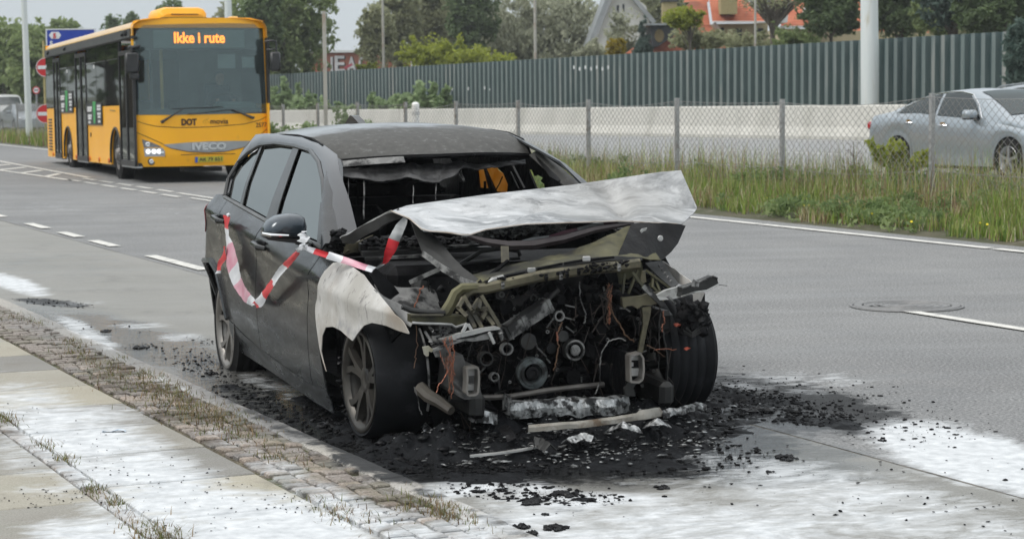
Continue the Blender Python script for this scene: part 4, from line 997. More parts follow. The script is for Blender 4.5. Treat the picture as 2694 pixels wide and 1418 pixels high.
for (a, b_, c_, d_) in ((1895, 72, 1915, 105), (1945, 75, 1962, 110), (1995, 75, 2020, 112)):
    m_ = MB(); L.poly([(a, b_), (c_, b_), (c_, d_), (a, d_)], 1.93, 2.05, m_); hb(m_, 'window', winm, h)
# second red house
L = Loc(2120, 140, 112)
h = thing('house', 'second red tiled house with white dormers behind the bare tree', 'house', L.p(2120, 200))
tl(L, (2055, 72), (2170, 72), (2075, 0), (2170, 0), 10, d_e=0, d_r=3); tl(L, (2060, 0), (2170, 0), (2085, -60), (2170, -60), 7, d_e=3, d_r=5)
tl(L, (2140, 90), (2500, 90), (2150, -60), (2500, -60), 16, d_e=2, d_r=6)
m_ = MB(); L.poly([(2060, 74), (2520, 92), (2520, 190), (2060, 190)], 1.2, 9, m_); hb(m_, 'wall', yplaster, h)
m_ = MB(); L.poly([(2052, 70), (2175, 70), (2175, 75), (2052, 75)], -.4, 0, m_); hb(m_, 'gutter', trim, h)
L2 = Loc(2000, 60, 110)
dm = MB(); L2.poly([(1985, 12), (2070, 12), (2066, 62), (1992, 62)], -.8, 2, dm); hb(dm, 'dormer', trim, h)
for a in (1995, 2030):
    m_ = MB(); L2.poly([(a, 24), (a + 26, 24), (a + 26, 54), (a, 54)], -.86, -.78, m_); hb(m_, 'window', winm, h)
m_ = MB(); L2.poly([(1978, 6), (2078, 6), (2078, 13), (1978, 13)], -1.0, 2, m_); hb(m_, 'dormer_roof', zinc, h)
for (a, b_) in ((2118, 22), (2155, 5), (2345, 12)):
    m_ = MB(); L.poly([(a, b_), (a + 18, b_), (a + 14, b_ + 14), (a - 4, b_ + 14)], .3, .5, m_); hb(m_, 'skylight', trim, h)
# graffiti building
L = Loc(860, 190, 175)
h = thing('building', 'flat red-brick building with large white graffiti letters behind the noise wall', 'building', L.p(860, 260))
m_ = MB(); L.poly([(790, 140), (1060, 140), (1060, 280), (790, 280)], 0, 14, m_); hb(m_, 'wall', rbrick, h)
m_ = MB(); L.poly([(788, 133), (1062, 135), (1062, 140), (788, 140)], -.3, 14.2, m_); hb(m_, 'roof_edge', trim, h)
m_ = MB(); L.poly([(838, 136), (850, 136), (850, 137), (838, 137)], -.4, -.3, m_); hb(m_, 'vent', zinc, h)
gw = pbr('spray_white', (.62, .62, .63), (.48, .46, .47), .8, scale=2, coord='World'); gk = pbr('spray_black', (.02, .02, .022), None, .7)
xo = 850
for i, ch in enumerate('HEAC'):
    k = L.k; sz = 58 * k
    for dx, dy, mm, yy in ((3, 2, gk, -.04), (0, 0, gw, -.08)):
        o = put_text(ch, sz, L.p(xo + dx, 192 + dy - (3 if i % 2 else 0), yy), (1, 0, 0), (0, 0, 1), mm, None, .02, .05 * (1.6 if mm is gk else 1) * .7, width=26 * k, name='graffiti_letter'); child(o, h)
    xo += 31
m_ = MB(); L.poly([(905, 178), (925, 168), (930, 172), (908, 184)], -.12, -.1, m_); hb(m_, 'graffiti_stroke', pbr('spray_red', (.4, .05, .08), None, .8), h)
# dark bridge pier at the left edge
L = Loc(0, 250, 190)
h = thing('bridge', 'dark concrete road bridge support at the left picture edge', 'bridge', L.p(0, 300))
m_ = MB(); L.poly([(-90, 205), (14, 205), (22, 222), (22, 300), (-90, 300)], 0, 10, m_); hb(m_, 'pier', pbr('bridge_concrete', (.05, .05, .052), (.07, .07, .07), .9, scale=1, coord='World'), h)
m_ = MB(); L.poly([(-160, 190), (26, 196), (26, 206), (-160, 206)], -2, 12, m_); hb(m_, 'deck', conc, h)
# ---------------------------------------------------------------- signs
blue = pbr('sign_blue', (.012, .045, .36), (.016, .055, .38), .35, scale=3); red = pbr('sign_red', (.55, .02, .025), None, .35); swh = pbr('sign_white', (.72, .74, .76), None, .35); sbk = pbr('sign_black', (.02, .02, .02), None, .4); sback = pbr('sign_back', (.3, .31, .32), None, .5, .5)
yp = pbr('yellow_pole', (.42, .36, .16), None, .5)
D = 66; L = Loc(120, 78, D); k = L.k
sg = thing('road_sign', 'large blue direction sign with white border behind the bus roof', 'road sign', L.p(190, 330))
m_ = MB(); L.poly([(120, 77), (250, 77), (250, 200), (120, 200)], 0, .05, m_); bd = hb(m_, 'board', blue, sg)
m_ = MB()
for a in ((120, 77, 250, 80), (120, 197, 250, 200), (120, 80, 123, 197), (247, 80, 250, 197)): L.poly([(a[0], a[1]), (a[2], a[1]), (a[2], a[3]), (a[0], a[3])], -.012, -.002, m_)
hb(m_, 'border', swh, sg)
m_ = MB(); L.poly([(128, 94), (135, 85), (154, 85), (160, 94), (154, 103), (135, 103)], -.012, -.003, m_); hb(m_, 'route_badge', swh, sg)
child(put_text('5', 17 * k, L.p(139, 101, -.02), (1, 0, 0), (0, 0, 1), red, None, .002, .01, name='route_number'), sg)
child(put_text('S', 17 * k, L.p(130, 121, -.012), (1, 0, 0), (0, 0, 1), swh, None, .002, .01, name='lettering'), sg)
m_ = MB(); 
for u_ in (140, 230): m_.tube([L.p(u_, 80, .12), L.p(u_, 340, .12)], .05, 8)
hb(m_, 'posts', sback, sg)
for (lab, u, v) in (('upper red no entry sign half hidden behind the bus rear', 119.5, 178), ('lower red no entry sign half hidden behind the bus rear', 119.5, 300)):
    L = Loc(u, v, 70); sg = thing('no_entry_sign', lab, 'road sign', L.p(u, v), 0, 'red no entry signs behind the bus')
    R_ = 25 * L.k
    m_ = MB(); m_.lathe([(0, 0), (R_, 0), (R_, .02), (0, .02)], (0, 0, 0), (0, 1, 0), 32); m_.build('disc', red, sg)
    m_ = MB(); m_.lathe([(R_ * .93, -.004), (R_ * .99, -.004), (R_ * .99, -.001), (R_ * .93, -.001)], (0, 0, 0), (0, 1, 0), 32); m_.build('rim', swh, sg)
    m_ = MB(); m_.box((0, -.004, 0), (R_ * 1.6, .006, R_ * .38)); m_.build('white_bar', swh, sg)
pp = thing('sign_post', 'yellowish post holding the two no entry signs by the bus rear', 'post', Loc(119.5, 340, 70.06).p(119.5, 345))
m_ = MB(); m_.tube([(0, .05, -.3), (0, .05, 3.0)], .035, 8); m_.build('shaft', yp, pp); m_ = MB(); m_.lathe([(.036, 0), (.06, 0), (.06, .05), (.036, .05)], (0, .05, 0), (0, 0, 1), 10); m_.build('foot', sback, pp)
L = Loc(95, 238, 115); sg = thing('no_overtaking_sign', 'small round red-rimmed sign right of the left lamp post', 'road sign', L.p(95, 238)); R_ = 9.5 * L.k
m_ = MB(); m_.lathe([(0, 0), (R_, 0), (R_, .02), (0, .02)], (0, 0, 0), (0, 1, 0), 24); m_.build('disc', swh, sg)
m_ = MB(); m_.lathe([(R_ * .74, -.01), (R_, -.01), (R_, -.002), (R_ * .74, -.002)], (0, 0, 0), (0, 1, 0), 24); m_.build('rim', red, sg)
m_ = MB(); m_.box((-R_ * .28, -.006, 0), (R_ * .4, .006, R_ * .4)); m_.box((R_ * .28, -.006, 0), (R_ * .4, .006, R_ * .4)); m_.build('symbol', sbk, sg)
m_ = MB(); m_.tube([(0, .06, R_ * 1.1), (0, .06, -2.4)], .04, 8); m_.build('post', sback, sg)
# ---------------------------------------------------------------- the yellow bus
BP = Pose(-6.74, 37.7, 0.0, .3368, -.0113, 0)
def paint(name, c, c2=None, rough=.35, coat=.6, metal=0.0, dirt=(.12, .10, .07), dl=.58, scale=1.3):
    m = pbr(name, c, c2 or tuple(q * .88 for q in c), rough, metal, scale=scale, detail=6, coat=coat, c3=dirt, s3=3.5, l3=dl, h3=dl + .25, bump=.03, bscale=25); return m
by = paint('bus_orange', (1.0, .48, .008), (.96, .45, .008), dirt=(.62, .31, .04), dl=.64, coat=.12)
by_skylit = paint('bus_orange_skylit', (.86, .52, .14), (.8, .47, .12), dirt=(.5, .3, .1), dl=.62)  # bus orange paled to peach: sky reflection put into the roof's colour
bblk = pbr('black_trim', (.018, .019, .02), (.03, .031, .032), .45, scale=5)
bgrey = pbr('grey_trim', (.06, .065, .068), (.085, .09, .092), .45, scale=4)
rub = pbr('tyre_rubber', (.009, .009, .0095), (.02, .02, .0195), .8, spec=.2, scale=12, bump=.3, bscale=30)
alu = pbr('rim_steel', (.22, .21, .2), (.12, .11, .10), .5, .5, scale=10)
silver = pbr('silver_trim', (.42, .43, .44), (.34, .35, .36), .35, .6, scale=3)
chrome = pbr('bright_metal', (.72, .73, .74), None, .15, 1.0)
def glassmat(name, tint=(.6, .66, .66), fac=.35, rough=.03, gl=(.9, .95, .95), sky_veil=0.0, vc=(.3, .33, .33)):
    m = bpy.data.materials.new(name); m.use_nodes = True; nt = m.node_tree
    for n_ in list(nt.nodes): nt.nodes.remove(n_)
    o = nt.nodes.new('ShaderNodeOutputMaterial'); t = nt.nodes.new('ShaderNodeBsdfTransparent'); t.inputs[0].default_value = tint + (1,)
    g_ = nt.nodes.new('ShaderNodeBsdfGlossy'); g_.inputs[0].default_value = gl + (1,); g_.inputs[1].default_value = rough
    lw = nt.nodes.new('ShaderNodeLayerWeight'); lw.inputs[0].default_value = .38
    f_ = mrange(nt, lw.outputs['Fresnel'], 0, 1, fac, 1.0)
    ms = nt.nodes.new('ShaderNodeMixShader'); nt.links.new(f_, ms.inputs[0]); nt.links.new(t.outputs[0], ms.inputs[1]); nt.links.new(g_.outputs[0], ms.inputs[2]); out = ms.outputs[0]
    if sky_veil:
        d = nt.nodes.new('ShaderNodeBsdfDiffuse'); d.inputs[0].default_value = vc + (1,); m2 = nt.nodes.new('ShaderNodeMixShader')
        nz = noise(nt, 2.5, 5); nt.links.new(mrange(nt, nz, .3, .7, sky_veil * .6, sky_veil * 1.3), m2.inputs[0]); nt.links.new(out, m2.inputs[1]); nt.links.new(d.outputs[0], m2.inputs[2]); out = m2.outputs[0]
    nt.links.new(out, o.inputs[0]); return m
g_side = glassmat('bus_side_glass', (.06, .065, .06), .10, .02, (.62, .64, .60))
g_front = glassmat('bus_windscreen_glass', (.84, .90, .89), .03, .03, (.75, .85, .85), .07, (.28, .36, .36))  # reflected sky is mixed into the windscreen as a pale diffuse film
bus = thing('bus', 'yellow city bus with lit orange destination display coming down the road', 'bus', matrix=BP.mat())
W = 2.47; LB = 13.05
def fx(y, z):
    q = (y - W / 2) / (W / 2); b = -.16 * abs(q) ** 3.2 - .03 * q * q
    return b - (.0 if z < 1.2 else (z - 1.2) * .07) - (.05 * ((.5 - z) / .25) if z < .5 else 0) + .02
def fpatch(mb, bottom, top, left, right, nu=20, nv=10, off=0.0, th=.02, mi=0):
    G = coons(bottom, top, left, right, nu, nv); P = np.zeros(G.shape[:2] + (3,)); P[..., 1] = G[..., 0]; P[..., 2] = G[..., 1]
    P[..., 0] = np.vectorize(fx)(G[..., 0], G[..., 1]) + off; mb.grid(P, th, mi); return mb
def rect_f(mb, y0, z0, y1, z1, off=0.0, th=.02, nu=14, nv=6, mi=0): return fpatch(mb, [(y0, z0), (y1, z0)], [(y0, z1), (y1, z1)], [(y0, z0), (y0, z1)], [(y1, z0), (y1, z1)], nu, nv, off, th, mi)
# --- side walls with wheel arches
def arch_strip(mb, x0, x1, zt, yc, arches, th=.04, zb=.29, sgn=1):
    xs = np.unique(np.round(np.r_[np.linspace(x0, x1, int((x1 - x0) / .12) + 2), np.concatenate([np.linspace(c - r, c + r, 26) for c, r, a in arches if x0 < c < x1] or [[x0]])], 4))
    zbs = []
    for x in xs:
        z = zb
        for c, r, a in arches:
            if abs(x - c) < r: z = max(z, .33 + (a - .33) * math.sqrt(1 - ((x - c) / r) ** 2) ** .8)
        zbs.append(z)
    G = np.array([[(x, yc - (0 if zz > .5 else 0), z + (zt - z) * k / 8) for k, zz in [(k, 0) for k in range(9)]] for x, z in zip(xs, zbs)])
    mb.grid(G, th if sgn > 0 else -th)
AR = [(-2.4, .66, 1.0), (-9.3, .68, 1.0)]
for (x0, x1) in ((-LB, -11.55), (-10.35, -7.78), (-6.12, -1.72)):
    m_ = MB(); arch_strip(m_, x0, x1, 1.42, 0.0, AR, .04); m_.build('side_panel', by, bus)
m_ = MB(); arch_strip(m_, -LB, -.05, 1.42, W, AR, -.04); m_.build('side_panel', by, bus)
m_ = MB(); m_.box((-LB / 2, W, 2.02), (LB - .1, .04, 1.2)); m_.build('window_band', bblk, bus)
for c, r, a in AR:
    for yy in (-.006, W + .006):
        lip = MB()
        lip.tube([(c + r * math.cos(t), yy, .33 + (a - .33) * math.sin(t) ** .8 if math.sin(t) > 0 else .33) for t in np.linspace(0, math.pi, 22)], .022, 6); lip.build('wheel_arch', bblk, bus); lip = MB(); lip.box((c, .45 if yy < 0 else W - .45, .72), (1.4, .8, .62)); lip.build('wheel_housing', bblk, bus)
# roof
G = []
for x in np.r_[-LB, np.linspace(-LB + .08, -.35, 14), -.12]:
    row = []
    for y, z in ((0, 2.62), (.005, 2.80), (.03, 2.87), (.12, 2.93), (.4, 2.965), (W / 2, 2.985), (W - .4, 2.965), (W - .12, 2.93), (W - .03, 2.87), (W - .005, 2.8), (W, 2.62)):
        row.append((x, y, z))
    G.append(row)
G = np.array(G); m_ = MB(); m_.grid(G, 0); m_.build('roof', by_skylit, bus, smooth=50)
m_ = MB(); m_.box((-LB / 2 - .1, -.012, 2.715), (LB - .35, .03, .155)); rl = m_.build('roof_gutter', bgrey, bus)
m_ = MB()
for x in (-12.2, -9.2, -1.0, -.6): m_.box((x, -.04, 2.73), (.16, .04, .05), bev=.008); m_.box((x - .03, -.05, 2.70), (.05, .04, .05))
m_.build('fittings', bblk, rl)
m_ = MB(); m_.box((-.7, -.05, 2.75), (.3, .05, .06), bev=.01); m_.build('camera_housing', bblk, bus)
# rear end, floor, underbody
m_ = MB(); m_.box((-LB, W / 2, 1.6), (.06, W - .02, 2.62)); m_.build('rear_wall', by, bus)
m_ = MB(); m_.box((-LB / 2, W / 2, .34), (LB - .3, W - .1, .06)); m_.build('floor', bblk, bus)
m_ = MB(); m_.box((-5.8, W / 2, .24), (3.0, 1.6, .12)); m_.box((-.9, W / 2 + .1, .22), (.5, .7, .08)); m_.box((-9.3, W / 2, .3), (.25, 1.9, .2)); m_.box((-2.4, W / 2, .33), (.18, 1.9, .14)); m_.build('underframe', bblk, bus)
# side windows right side
gl = MB()
for (x0, x1, z0, z1) in ((-12.98, -11.58, 1.44, 2.6), (-10.32, -9.1, 1.44, 2.6), (-9.06, -7.8, 1.44, 2.6), (-6.1, -4.7, 1.44, 2.6), (-4.66, -3.3, 1.44, 2.6), (-3.26, -1.78, 1.44, 2.6)):
    w = MB(); w.box(((x0 + x1) / 2, -.002, (z0 + z1) / 2), (x1 - x0, .02, z1 - z0)); wo_ = w.build('window', g_side, bus)
    e_ = MB(); e_.box(((x0 + x1) / 2, -.014, 2.30), (x1 - x0 - .1, .012, .018)); e_.build('window_rail', silver if x0 in (-10.32, -6.1) else bblk, wo_)
m_ = MB()
for x in (-13.0, -11.56, -10.34, -9.08, -7.79, -6.11, -4.68, -3.28, -1.75): m_.box((x, .02, 2.02), (.05, .05, 1.2))
m_.box((-LB / 2, .02, 2.635), (LB - .2, .05, .05)); m_.build('pillars', bblk, bus)
for x in (-12.85, -9.1, -4.95):
    m_ = MB(); m_.box((x, -.016, 2.22 if x > -12 else 2.42), (.12, .004, .07)); m_.build('sticker', pbr('sticker_white', (.75, .75, .75), None, .5), bus)
# doors
def door(x0, x1, z0, z1):
    d = MB(); c = (x0 + x1) / 2
    for a, b in ((x0, x0 + .05), (c - .055, c - .008), (c + .008, c + .055), (x1 - .05, x1)): d.box(((a + b) / 2, .0, (z0 + z1) / 2), (b - a, .05, z1 - z0))
    for a, b in ((z0, z0 + .10), (z1 - .08, z1)): d.box((c, .0, (a + b) / 2), (x1 - x0, .05, b - a))
    o = d.build('door', bblk, bus)
    for a, b in ((x0 + .05, c - .055), (c + .055, x1 - .05)):
        g_ = MB(); g_.box(((a + b) / 2, .0, (z0 + z1) / 2 + .01), (b - a, .014, z1 - z0 - .18)); g_.build('door_glass', g_side, o)
    h = MB()
    for a in (c - .10, c + .10): h.tube([(a, .035, z0 + .55), (a, .05, z0 + .8), (a, .05, z0 + 1.25), (a, .035, z0 + 1.35)], .016, 6)
    h.tube([(x0 + .1, .05, z0 + .75), (c - .1, .05, z0 + .62)], .016, 6); h.tube([(c + .1, .05, z0 + .62), (x1 - .1, .05, z0 + .75)], .016, 6)
    h.build('door_handle', silver, o); s_ = MB(); s_.box((c, .05, z0 - .015), (x1 - x0, .12, .03)); s_.build('sill', silver, o)
door(-1.70, -.06, .31, 2.42); door(-7.76, -6.14, .29, 2.55); door(-11.53, -10.37, .29, 2.55)
# louvres, stickers
for i in range(11):
    m_ = MB(); m_.box((-12.42, -.008, .46 + i * .07), (.55, .016, .035), R=Matrix.Rotation(.3, 3, 'X')); m_.build('louvre', bblk, bus)
st_g = pbr('advert_green', (.08, .42, .13), (.04, .26, .08), .5, scale=9); st_k = pbr('advert_black', (.03, .035, .035), None, .5); st_w = pbr('advert_print', (.62, .62, .62), None, .5)
for (x0, z0, z1) in ((-10.33, 1.31, 1.78), (-6.08, 1.05, 1.50)):
    w = 2.1; m_ = MB(); m_.box((x0 + w / 2, -.022, (z0 + z1) / 2), (w, .004, z1 - z0)); a_ = m_.build('advert', st_k, bus)
    m_ = MB(); m_.prism([(x0 + w * .42, -.027, z1 + .02), (x0 + w * .62, -.027, z1 + .02), (x0 + w * .56, -.027, z0 + .03), (x0 + w * .46, -.027, z0 + .03)], (0, .003, 0)); m_.build('green_figure', st_g, a_)
    m_ = MB()
    for q, (ax, az, aw) in enumerate(((.04, .78, .32), (.04, .66, .30), (.08, .42, .26), (.08, .30, .24), (.1, .12, .16), (.70, .84, .24), (.70, .70, .24), (.72, .5, .22), (.74, .36, .18), (.76, .16, .14))):
        m_.box((x0 + w * (ax + aw / 2), -.026, z0 + (z1 - z0) * az), (w * aw, .003, .05))
    m_.build('print_lines', st_w, a_, kind='stuff')
for x in (-12.0, -8.0, -5.9, -4.6, -3.3):
    m_ = MB(); m_.lathe([(0, -.03), (.045, -.025), (.05, 0)], (x, 0, .36), (0, 1, 0), 12); m_.build('side_reflector', pbr('amber', (.6, .16, .01), None, .3), bus)
m_ = MB(); m_.tube([(-3.0, -.01, 1.34), (-2.3, -.012, 1.32)], .006, 4); m_.box((-5.7, -.01, .85), (.08, .012, .08)); m_.build('flap_lock', bblk, bus)
# wheels
def bus_wheel(x, y, sg, rz=0.0):
    w = MB(); w.lathe([(.30, -.14), (.42, -.145), (.485, -.12), (.5, -.07), (.5, .07), (.485, .12), (.42, .145), (.30, .14)], (0, 0, 0), (0, 1, 0), 40); o = w.build('wheel', rub, bus, smooth=True)
    o.location = (x, y, .5); o.rotation_euler = (0, 0, rz)
    r = MB(); yy = -.13 * sg; r.lathe([(.30, yy), (.29, yy + .03 * sg), (.20, yy + .06 * sg), (.13, yy + .0 * sg), (.10, yy - .05 * sg), (0, yy - .055 * sg)], (0, 0, 0), (0, 1, 0), 32); ro = r.build('rim', alu, o, smooth=True)
    b = MB()
    for i in range(10): b.chunk((.165 * math.cos(i * .628), yy - .0 * sg, .165 * math.sin(i * .628)), .018, i)
    b.build('wheel_nuts', silver, o)
bus_wheel(-2.38, .17, 1, -.0); bus_wheel(-9.28, .17, 1); bus_wheel(-2.38, W - .17, -1); bus_wheel(-9.28, W - .17, -1); bus_wheel(-9.28, .5, 1)
# --- front
cap = MB()   # orange mask around the windscreen
fpatch(cap, [(.0, 2.80), (W, 2.80)], [(.05, 2.93), (.3, 2.975), (W - .3, 2.985), (W - .05, 2.93)], [(.0, 2.8), (.015, 2.87), (.05, 2.93)], [(W, 2.80), (W - .015, 2.87), (W - .05, 2.93)], 30, 5)
fpatch(cap, [(-.004, 1.2), (.035, 1.2)], [(-.004, 2.82), (.04, 2.82)], [(-.004, 1.2), (-.004, 2.82)], [(.035, 1.2), (.04, 2.82)], 3, 10); fpatch(cap, [(W - .035, 1.2), (W + .004, 1.2)], [(W - .04, 2.82), (W + .004, 2.82)], [(W - .035, 1.2), (W - .04, 2.82)], [(W + .004, 1.2), (W + .004, 2.82)], 3, 10)
xs_ = np.linspace(0, W, 24); cap.grid(np.array([[(fx(y, 2.95) * (1 - k / 4) + (-.36) * k / 4, y if k == 0 else y, (2.93 + .05 * (1 - abs((y - W / 2) / (W / 2)) ** 6)) + .0 * k) for k in range(5)] for y in xs_]))
cap.build('front_mask', by, bus, smooth=40)
m_ = MB(); rect_f(m_, -.004, .30, W + .004, 1.235, 0, .03, 30, 16); m_.build('front_panel', by, bus, smooth=40)
wsg = MB(); fpatch(wsg, [(.035, 1.245), (.7, 1.225), (1.7, 1.235), (W - .03, 1.27)], [(.22, 2.85), (.7, 2.865), (W - .7, 2.885), (W - .22, 2.87)], [(.035, 1.245), (.04, 2.55), (.09, 2.75), (.22, 2.85)], [(W - .03, 1.27), (W - .05, 2.58), (W - .1, 2.77), (W - .22, 2.87)], 26, 24, .006, .008)
wsg.build('windscreen', g_front, bus, smooth=40)
m_ = MB(); rect_f(m_, .03, 1.22, W - .03, 1.34, -.004, .01, 20, 3); fpatch(m_, [(.06, 2.40), (W - .06, 2.42)], [(.26, 2.845), (W - .26, 2.87)], [(.06, 2.4), (.10, 2.72), (.26, 2.845)], [(W - .06, 2.42), (W - .1, 2.75), (W - .26, 2.87)], 20, 8, -.025, .02)
rect_f(m_, .02, 1.3, .09, 2.5, -.006, .01, 3, 10); rect_f(m_, W - .09, 1.3, W - .02, 2.5, -.006, .01, 3, 10); rect_f(m_, .30, 1.3, .34, 2.42, -.02, .02, 3, 8)
m_.build('windscreen_border', bgrey, bus)
m_ = MB(); rect_f(m_, .38, 2.44, 2.05, 2.76, -.012, .012, 16, 5); disp = m_.build('destination_display', pbr('display_panel', (.20, .235, .235), (.26, .3, .3), .4, scale=2), bus)
led = pbr('led_orange', (.9, .3, .05), None, .5, emis=(1.0, .32, .06), estr=1.5)
put_text('Ikke i rute', .27, (fx(.9, 2.6) + .035, .74, 2.53), (0, 1, 0), (-.07, 0, 1), led, disp, .003, .007, width=.93, name='lettering')
# interior
inn = pbr('interior_grey', (.20, .21, .215), (.12, .125, .13), .8, scale=2)
m_ = MB(); m_.box((-.55, W / 2, 1.12), (.5, W - .3, .3), bev=.05); m_.box((-.42, 1.9, 1.36), (.3, .75, .2), bev=.05); m_.build('dashboard', pbr('dash_teal', (.24, .32, .32), (.16, .21, .21), .7, scale=3), bus)
m_ = MB(); m_.tube([(-.85 + .1 * math.cos(a) * .5, 1.82 + .23 * math.cos(a), 1.45 + .16 * math.sin(a)) for a in np.linspace(0, 6.28, 25)], .017, 6); m_.build('steering_wheel', bblk, bus)
m_ = MB(); m_.box((-1.65, 1.82, 1.45), (.12, .5, .75), bev=.04); m_.box((-1.4, 1.82, 1.05), (.5, .5, .12), bev=.03); m_.build('driver_seat', pbr('seat_cloth', (.05, .07, .12), (.08, .1, .14), .9, scale=20), bus)
m_ = MB(); m_.box((-1.9, 1.75, 1.5), (.04, 1.2, 1.9)); m_.box((-2.0, .75, 2.4), (.05, 1.2, .25)); m_.build('cab_partition', inn, bus)
m_ = MB(); m_.tube([(-.75, .62, .9), (-.75, .62, 2.5)], .03, 8); m_.build('grab_pole', pbr('grab_yellow', (.6, .42, .12), None, .4), bus)
m_ = MB()
for i in range(8):
    for yy in (.45, 1.95): m_.box((-3.2 - i * 1.1, yy, 1.15), (.12, .8, .75), bev=.03)
m_.build('passenger_seats', inn, bus)
m_ = MB(); m_.box((-.35, 1.75, 2.2), (.02, .32, .26)); m_.box((-.35, 2.15, 2.18), (.02, .22, .2)); m_.build('sun_blind', pbr('blind', (.35, .4, .4), None, .7), bus)
# front details
def fpoly(name, pts, mat, off=.012, th=.012, parent=bus):
    mb = MB(); x = [fx(y, z) + off for y, z in pts]; mb.prism([(a, y, z) for a, (y, z) in zip(x, pts)], (-th, 0, 0)); return mb.build(name, mat, parent)
cres_top = [(.49, .695), (.9, .725), (1.3, .74), (1.8, .742), (2.1, .735)]; cres_bot = [(.49, .695), (.62, .635), (.95, .565), (1.28, .545), (1.6, .555), (1.98, .63), (2.1, .735)]
m_ = MB(); fpatch(m_, cres_bot, cres_top, [(.49, .695), (.492, .697)], [(2.1, .735), (2.102, .736)], 26, 5, .016, .012); cr_o = m_.build('grille_bar', silver, bus, smooth=True)
put_text('IVECO', .165, (fx(1.2, .62) + .03, 1.0, .60), (0, 1, 0), (0, 0, 1), chrome, cr_o, .008, .010, width=.63, name='maker_lettering')
for pts in ([(.03, .92), (.2, .84), (.42, .735), (.49, .70)], [(.49, .69), (.62, .625), (.95, .55), (1.28, .53), (1.6, .542), (1.98, .615), (2.12, .73), (2.3, .84), (2.45, .95)], [(.05, 1.12), (.3, 1.03), (.8, .99), (1.4, 1.0), (2.0, 1.04), (2.3, 1.11), (2.44, 1.17)], [(.53, .31), (.53, .47), (.51, .5)], [(.8, .50), (1.25, .51), (1.8, .50)], [(1.98, .31), (1.97, .5)]):
    P2 = coons(pts, [(a, b + .012) for a, b in pts], [pts[0], (pts[0][0], pts[0][1] + .012)], [pts[-1], (pts[-1][0], pts[-1][1] + .012)], 16, 2)
    G2_ = np.zeros(P2.shape[:2] + (3,)); G2_[..., 1:] = P2; G2_[..., 0] = np.vectorize(fx)(P2[..., 0], P2[..., 1]) + .004; m_ = MB(); m_.grid(G2_, .004); m_.build('panel_gap', pbr('gap_dark', (.10, .045, .01), None, .8), bus)
hl = pbr('headlamp_glass', (.55, .57, .6), (.35, .37, .4), .1, .3, scale=30)
for sg, f_ in ((1, lambda y: y), (-1, lambda y: W - y)):
    a = fpoly('headlight', [(f_(.15), .64), (f_(.48), .638), (f_(.515), .56), (f_(.51), .485), (f_(.165), .485), (f_(.155), .56)], hl, .014)
    for yy in (.22, .32, .41, .47):
        m_ = MB(); m_.lathe([(0, .0), (.03, .004), (.038, .02), (.046, .0)], (fx(f_(yy), .56) + .016, f_(yy), .555 + .02), (1, 0, 0), 14); m_.build('lamp', pbr('lamp_on', (.9, .9, .9), None, .2, emis=(1, 1, 1), estr=.6) if yy < .45 else chrome, a)
    b_ = fpoly('indicator', [(f_(.12), .80), (f_(.30), .735), (f_(.45), .665), (f_(.44), .652), (f_(.15), .652)], pbr('indicator_glass', (.25, .26, .27), (.15, .15, .15), .15, .2, scale=20), .013)
    m_ = MB(); m_.lathe([(0, .004), (.03, .008), (.05, .0)], (fx(f_(.22), .7) + .014, f_(.22), .70), (1, 0, 0), 16); m_.build('lamp', chrome, b_)
    m_ = MB(); m_.lathe([(.045, .0), (.06, .012), (.066, 0)], (fx(f_(.28), .4) + .004, f_(.28), .395), (1, 0, 0), 20); fo = m_.build('fog_light', bblk, bus)
    m_ = MB(); m_.lathe([(0, .008), (.03, .01), (.045, .002)], (fx(f_(.28), .4) + .006, f_(.28), .395), (1, 0, 0), 20); m_.build('lens', chrome, fo)
pe = pbr('plate_yellow', (.62, .55, .05), (.55, .48, .05), .5, scale=8)
pl_ = fpoly('number_plate', [(1.05, .36), (1.57, .37), (1.57, .475), (1.05, .465)], pe, .03)
fpoly('plate_band', [(1.052, .363), (1.10, .363), (1.10, .464), (1.052, .463)], pbr('plate_blue', (.05, .12, .5), None, .5), .034, .003, pl_)
put_text('AR 79 651', .10, (fx(1.3, .4) + .036, 1.125, .385), (0, 1, .01), (0, 0, 1), sbk, pl_, .001, .002, width=.42, name='plate_number')
prn = pbr('bus_print', (.045, .02, .01), None, .6)
put_text('DOT', .155, (fx(1.0, 1.1) + .012, .82, 1.045), (0, 1, 0), (0, 0, 1), prn, bus, .001, .008, width=.28, name='lettering')
put_text('movia', .135, (fx(1.5, 1.1) + .012, 1.35, 1.06), (0, 1, 0), (0, 0, 1), prn, bus, .001, .002, width=.33, name='lettering')
m_ = MB()
for i in range(3):
    o_ = i * .035; m_.tube([(.016, 1.27 + o_, 1.055 + i * .012), (.016, 1.21 + o_, 1.095 + i * .012), (.016, 1.25 + o_, 1.135 + i * .012)], .0055, 5)
m_.build('operator_emblem', prn, bus)
put_text('2577', .115, (fx(2.3, 1.0) + .035, 2.21, .985), (-.1, 1, .03), (0, 0, 1), prn, bus, .001, .001, width=.21, name='fleet_number')
# wipers
for base, elbow, t0, t1 in (((.47, 1.11), (.86, 1.345), (.66, 1.34), (1.6, 1.36)), ((2.13, 1.16), (1.76, 1.31), (.95, 1.24), (1.78, 1.315))):
    mb = MB(); w3 = lambda p, o: (fx(p[0], p[1]) + o, p[0], p[1]); mb.tube([w3(base, .06), w3(((base[0] + elbow[0]) / 2, (base[1] + elbow[1]) / 2), .06), w3(elbow, .05)], [.03, .018, .012], 6); mb.tube([w3(t0, .035), w3(((t0[0] + t1[0]) / 2, (t0[1] + t1[1]) / 2), .035), w3(t1, .035)], .009, 5); mb.chunk(w3(base, .06), .045, 1, 1); mb.build('wiper', bblk, bus)
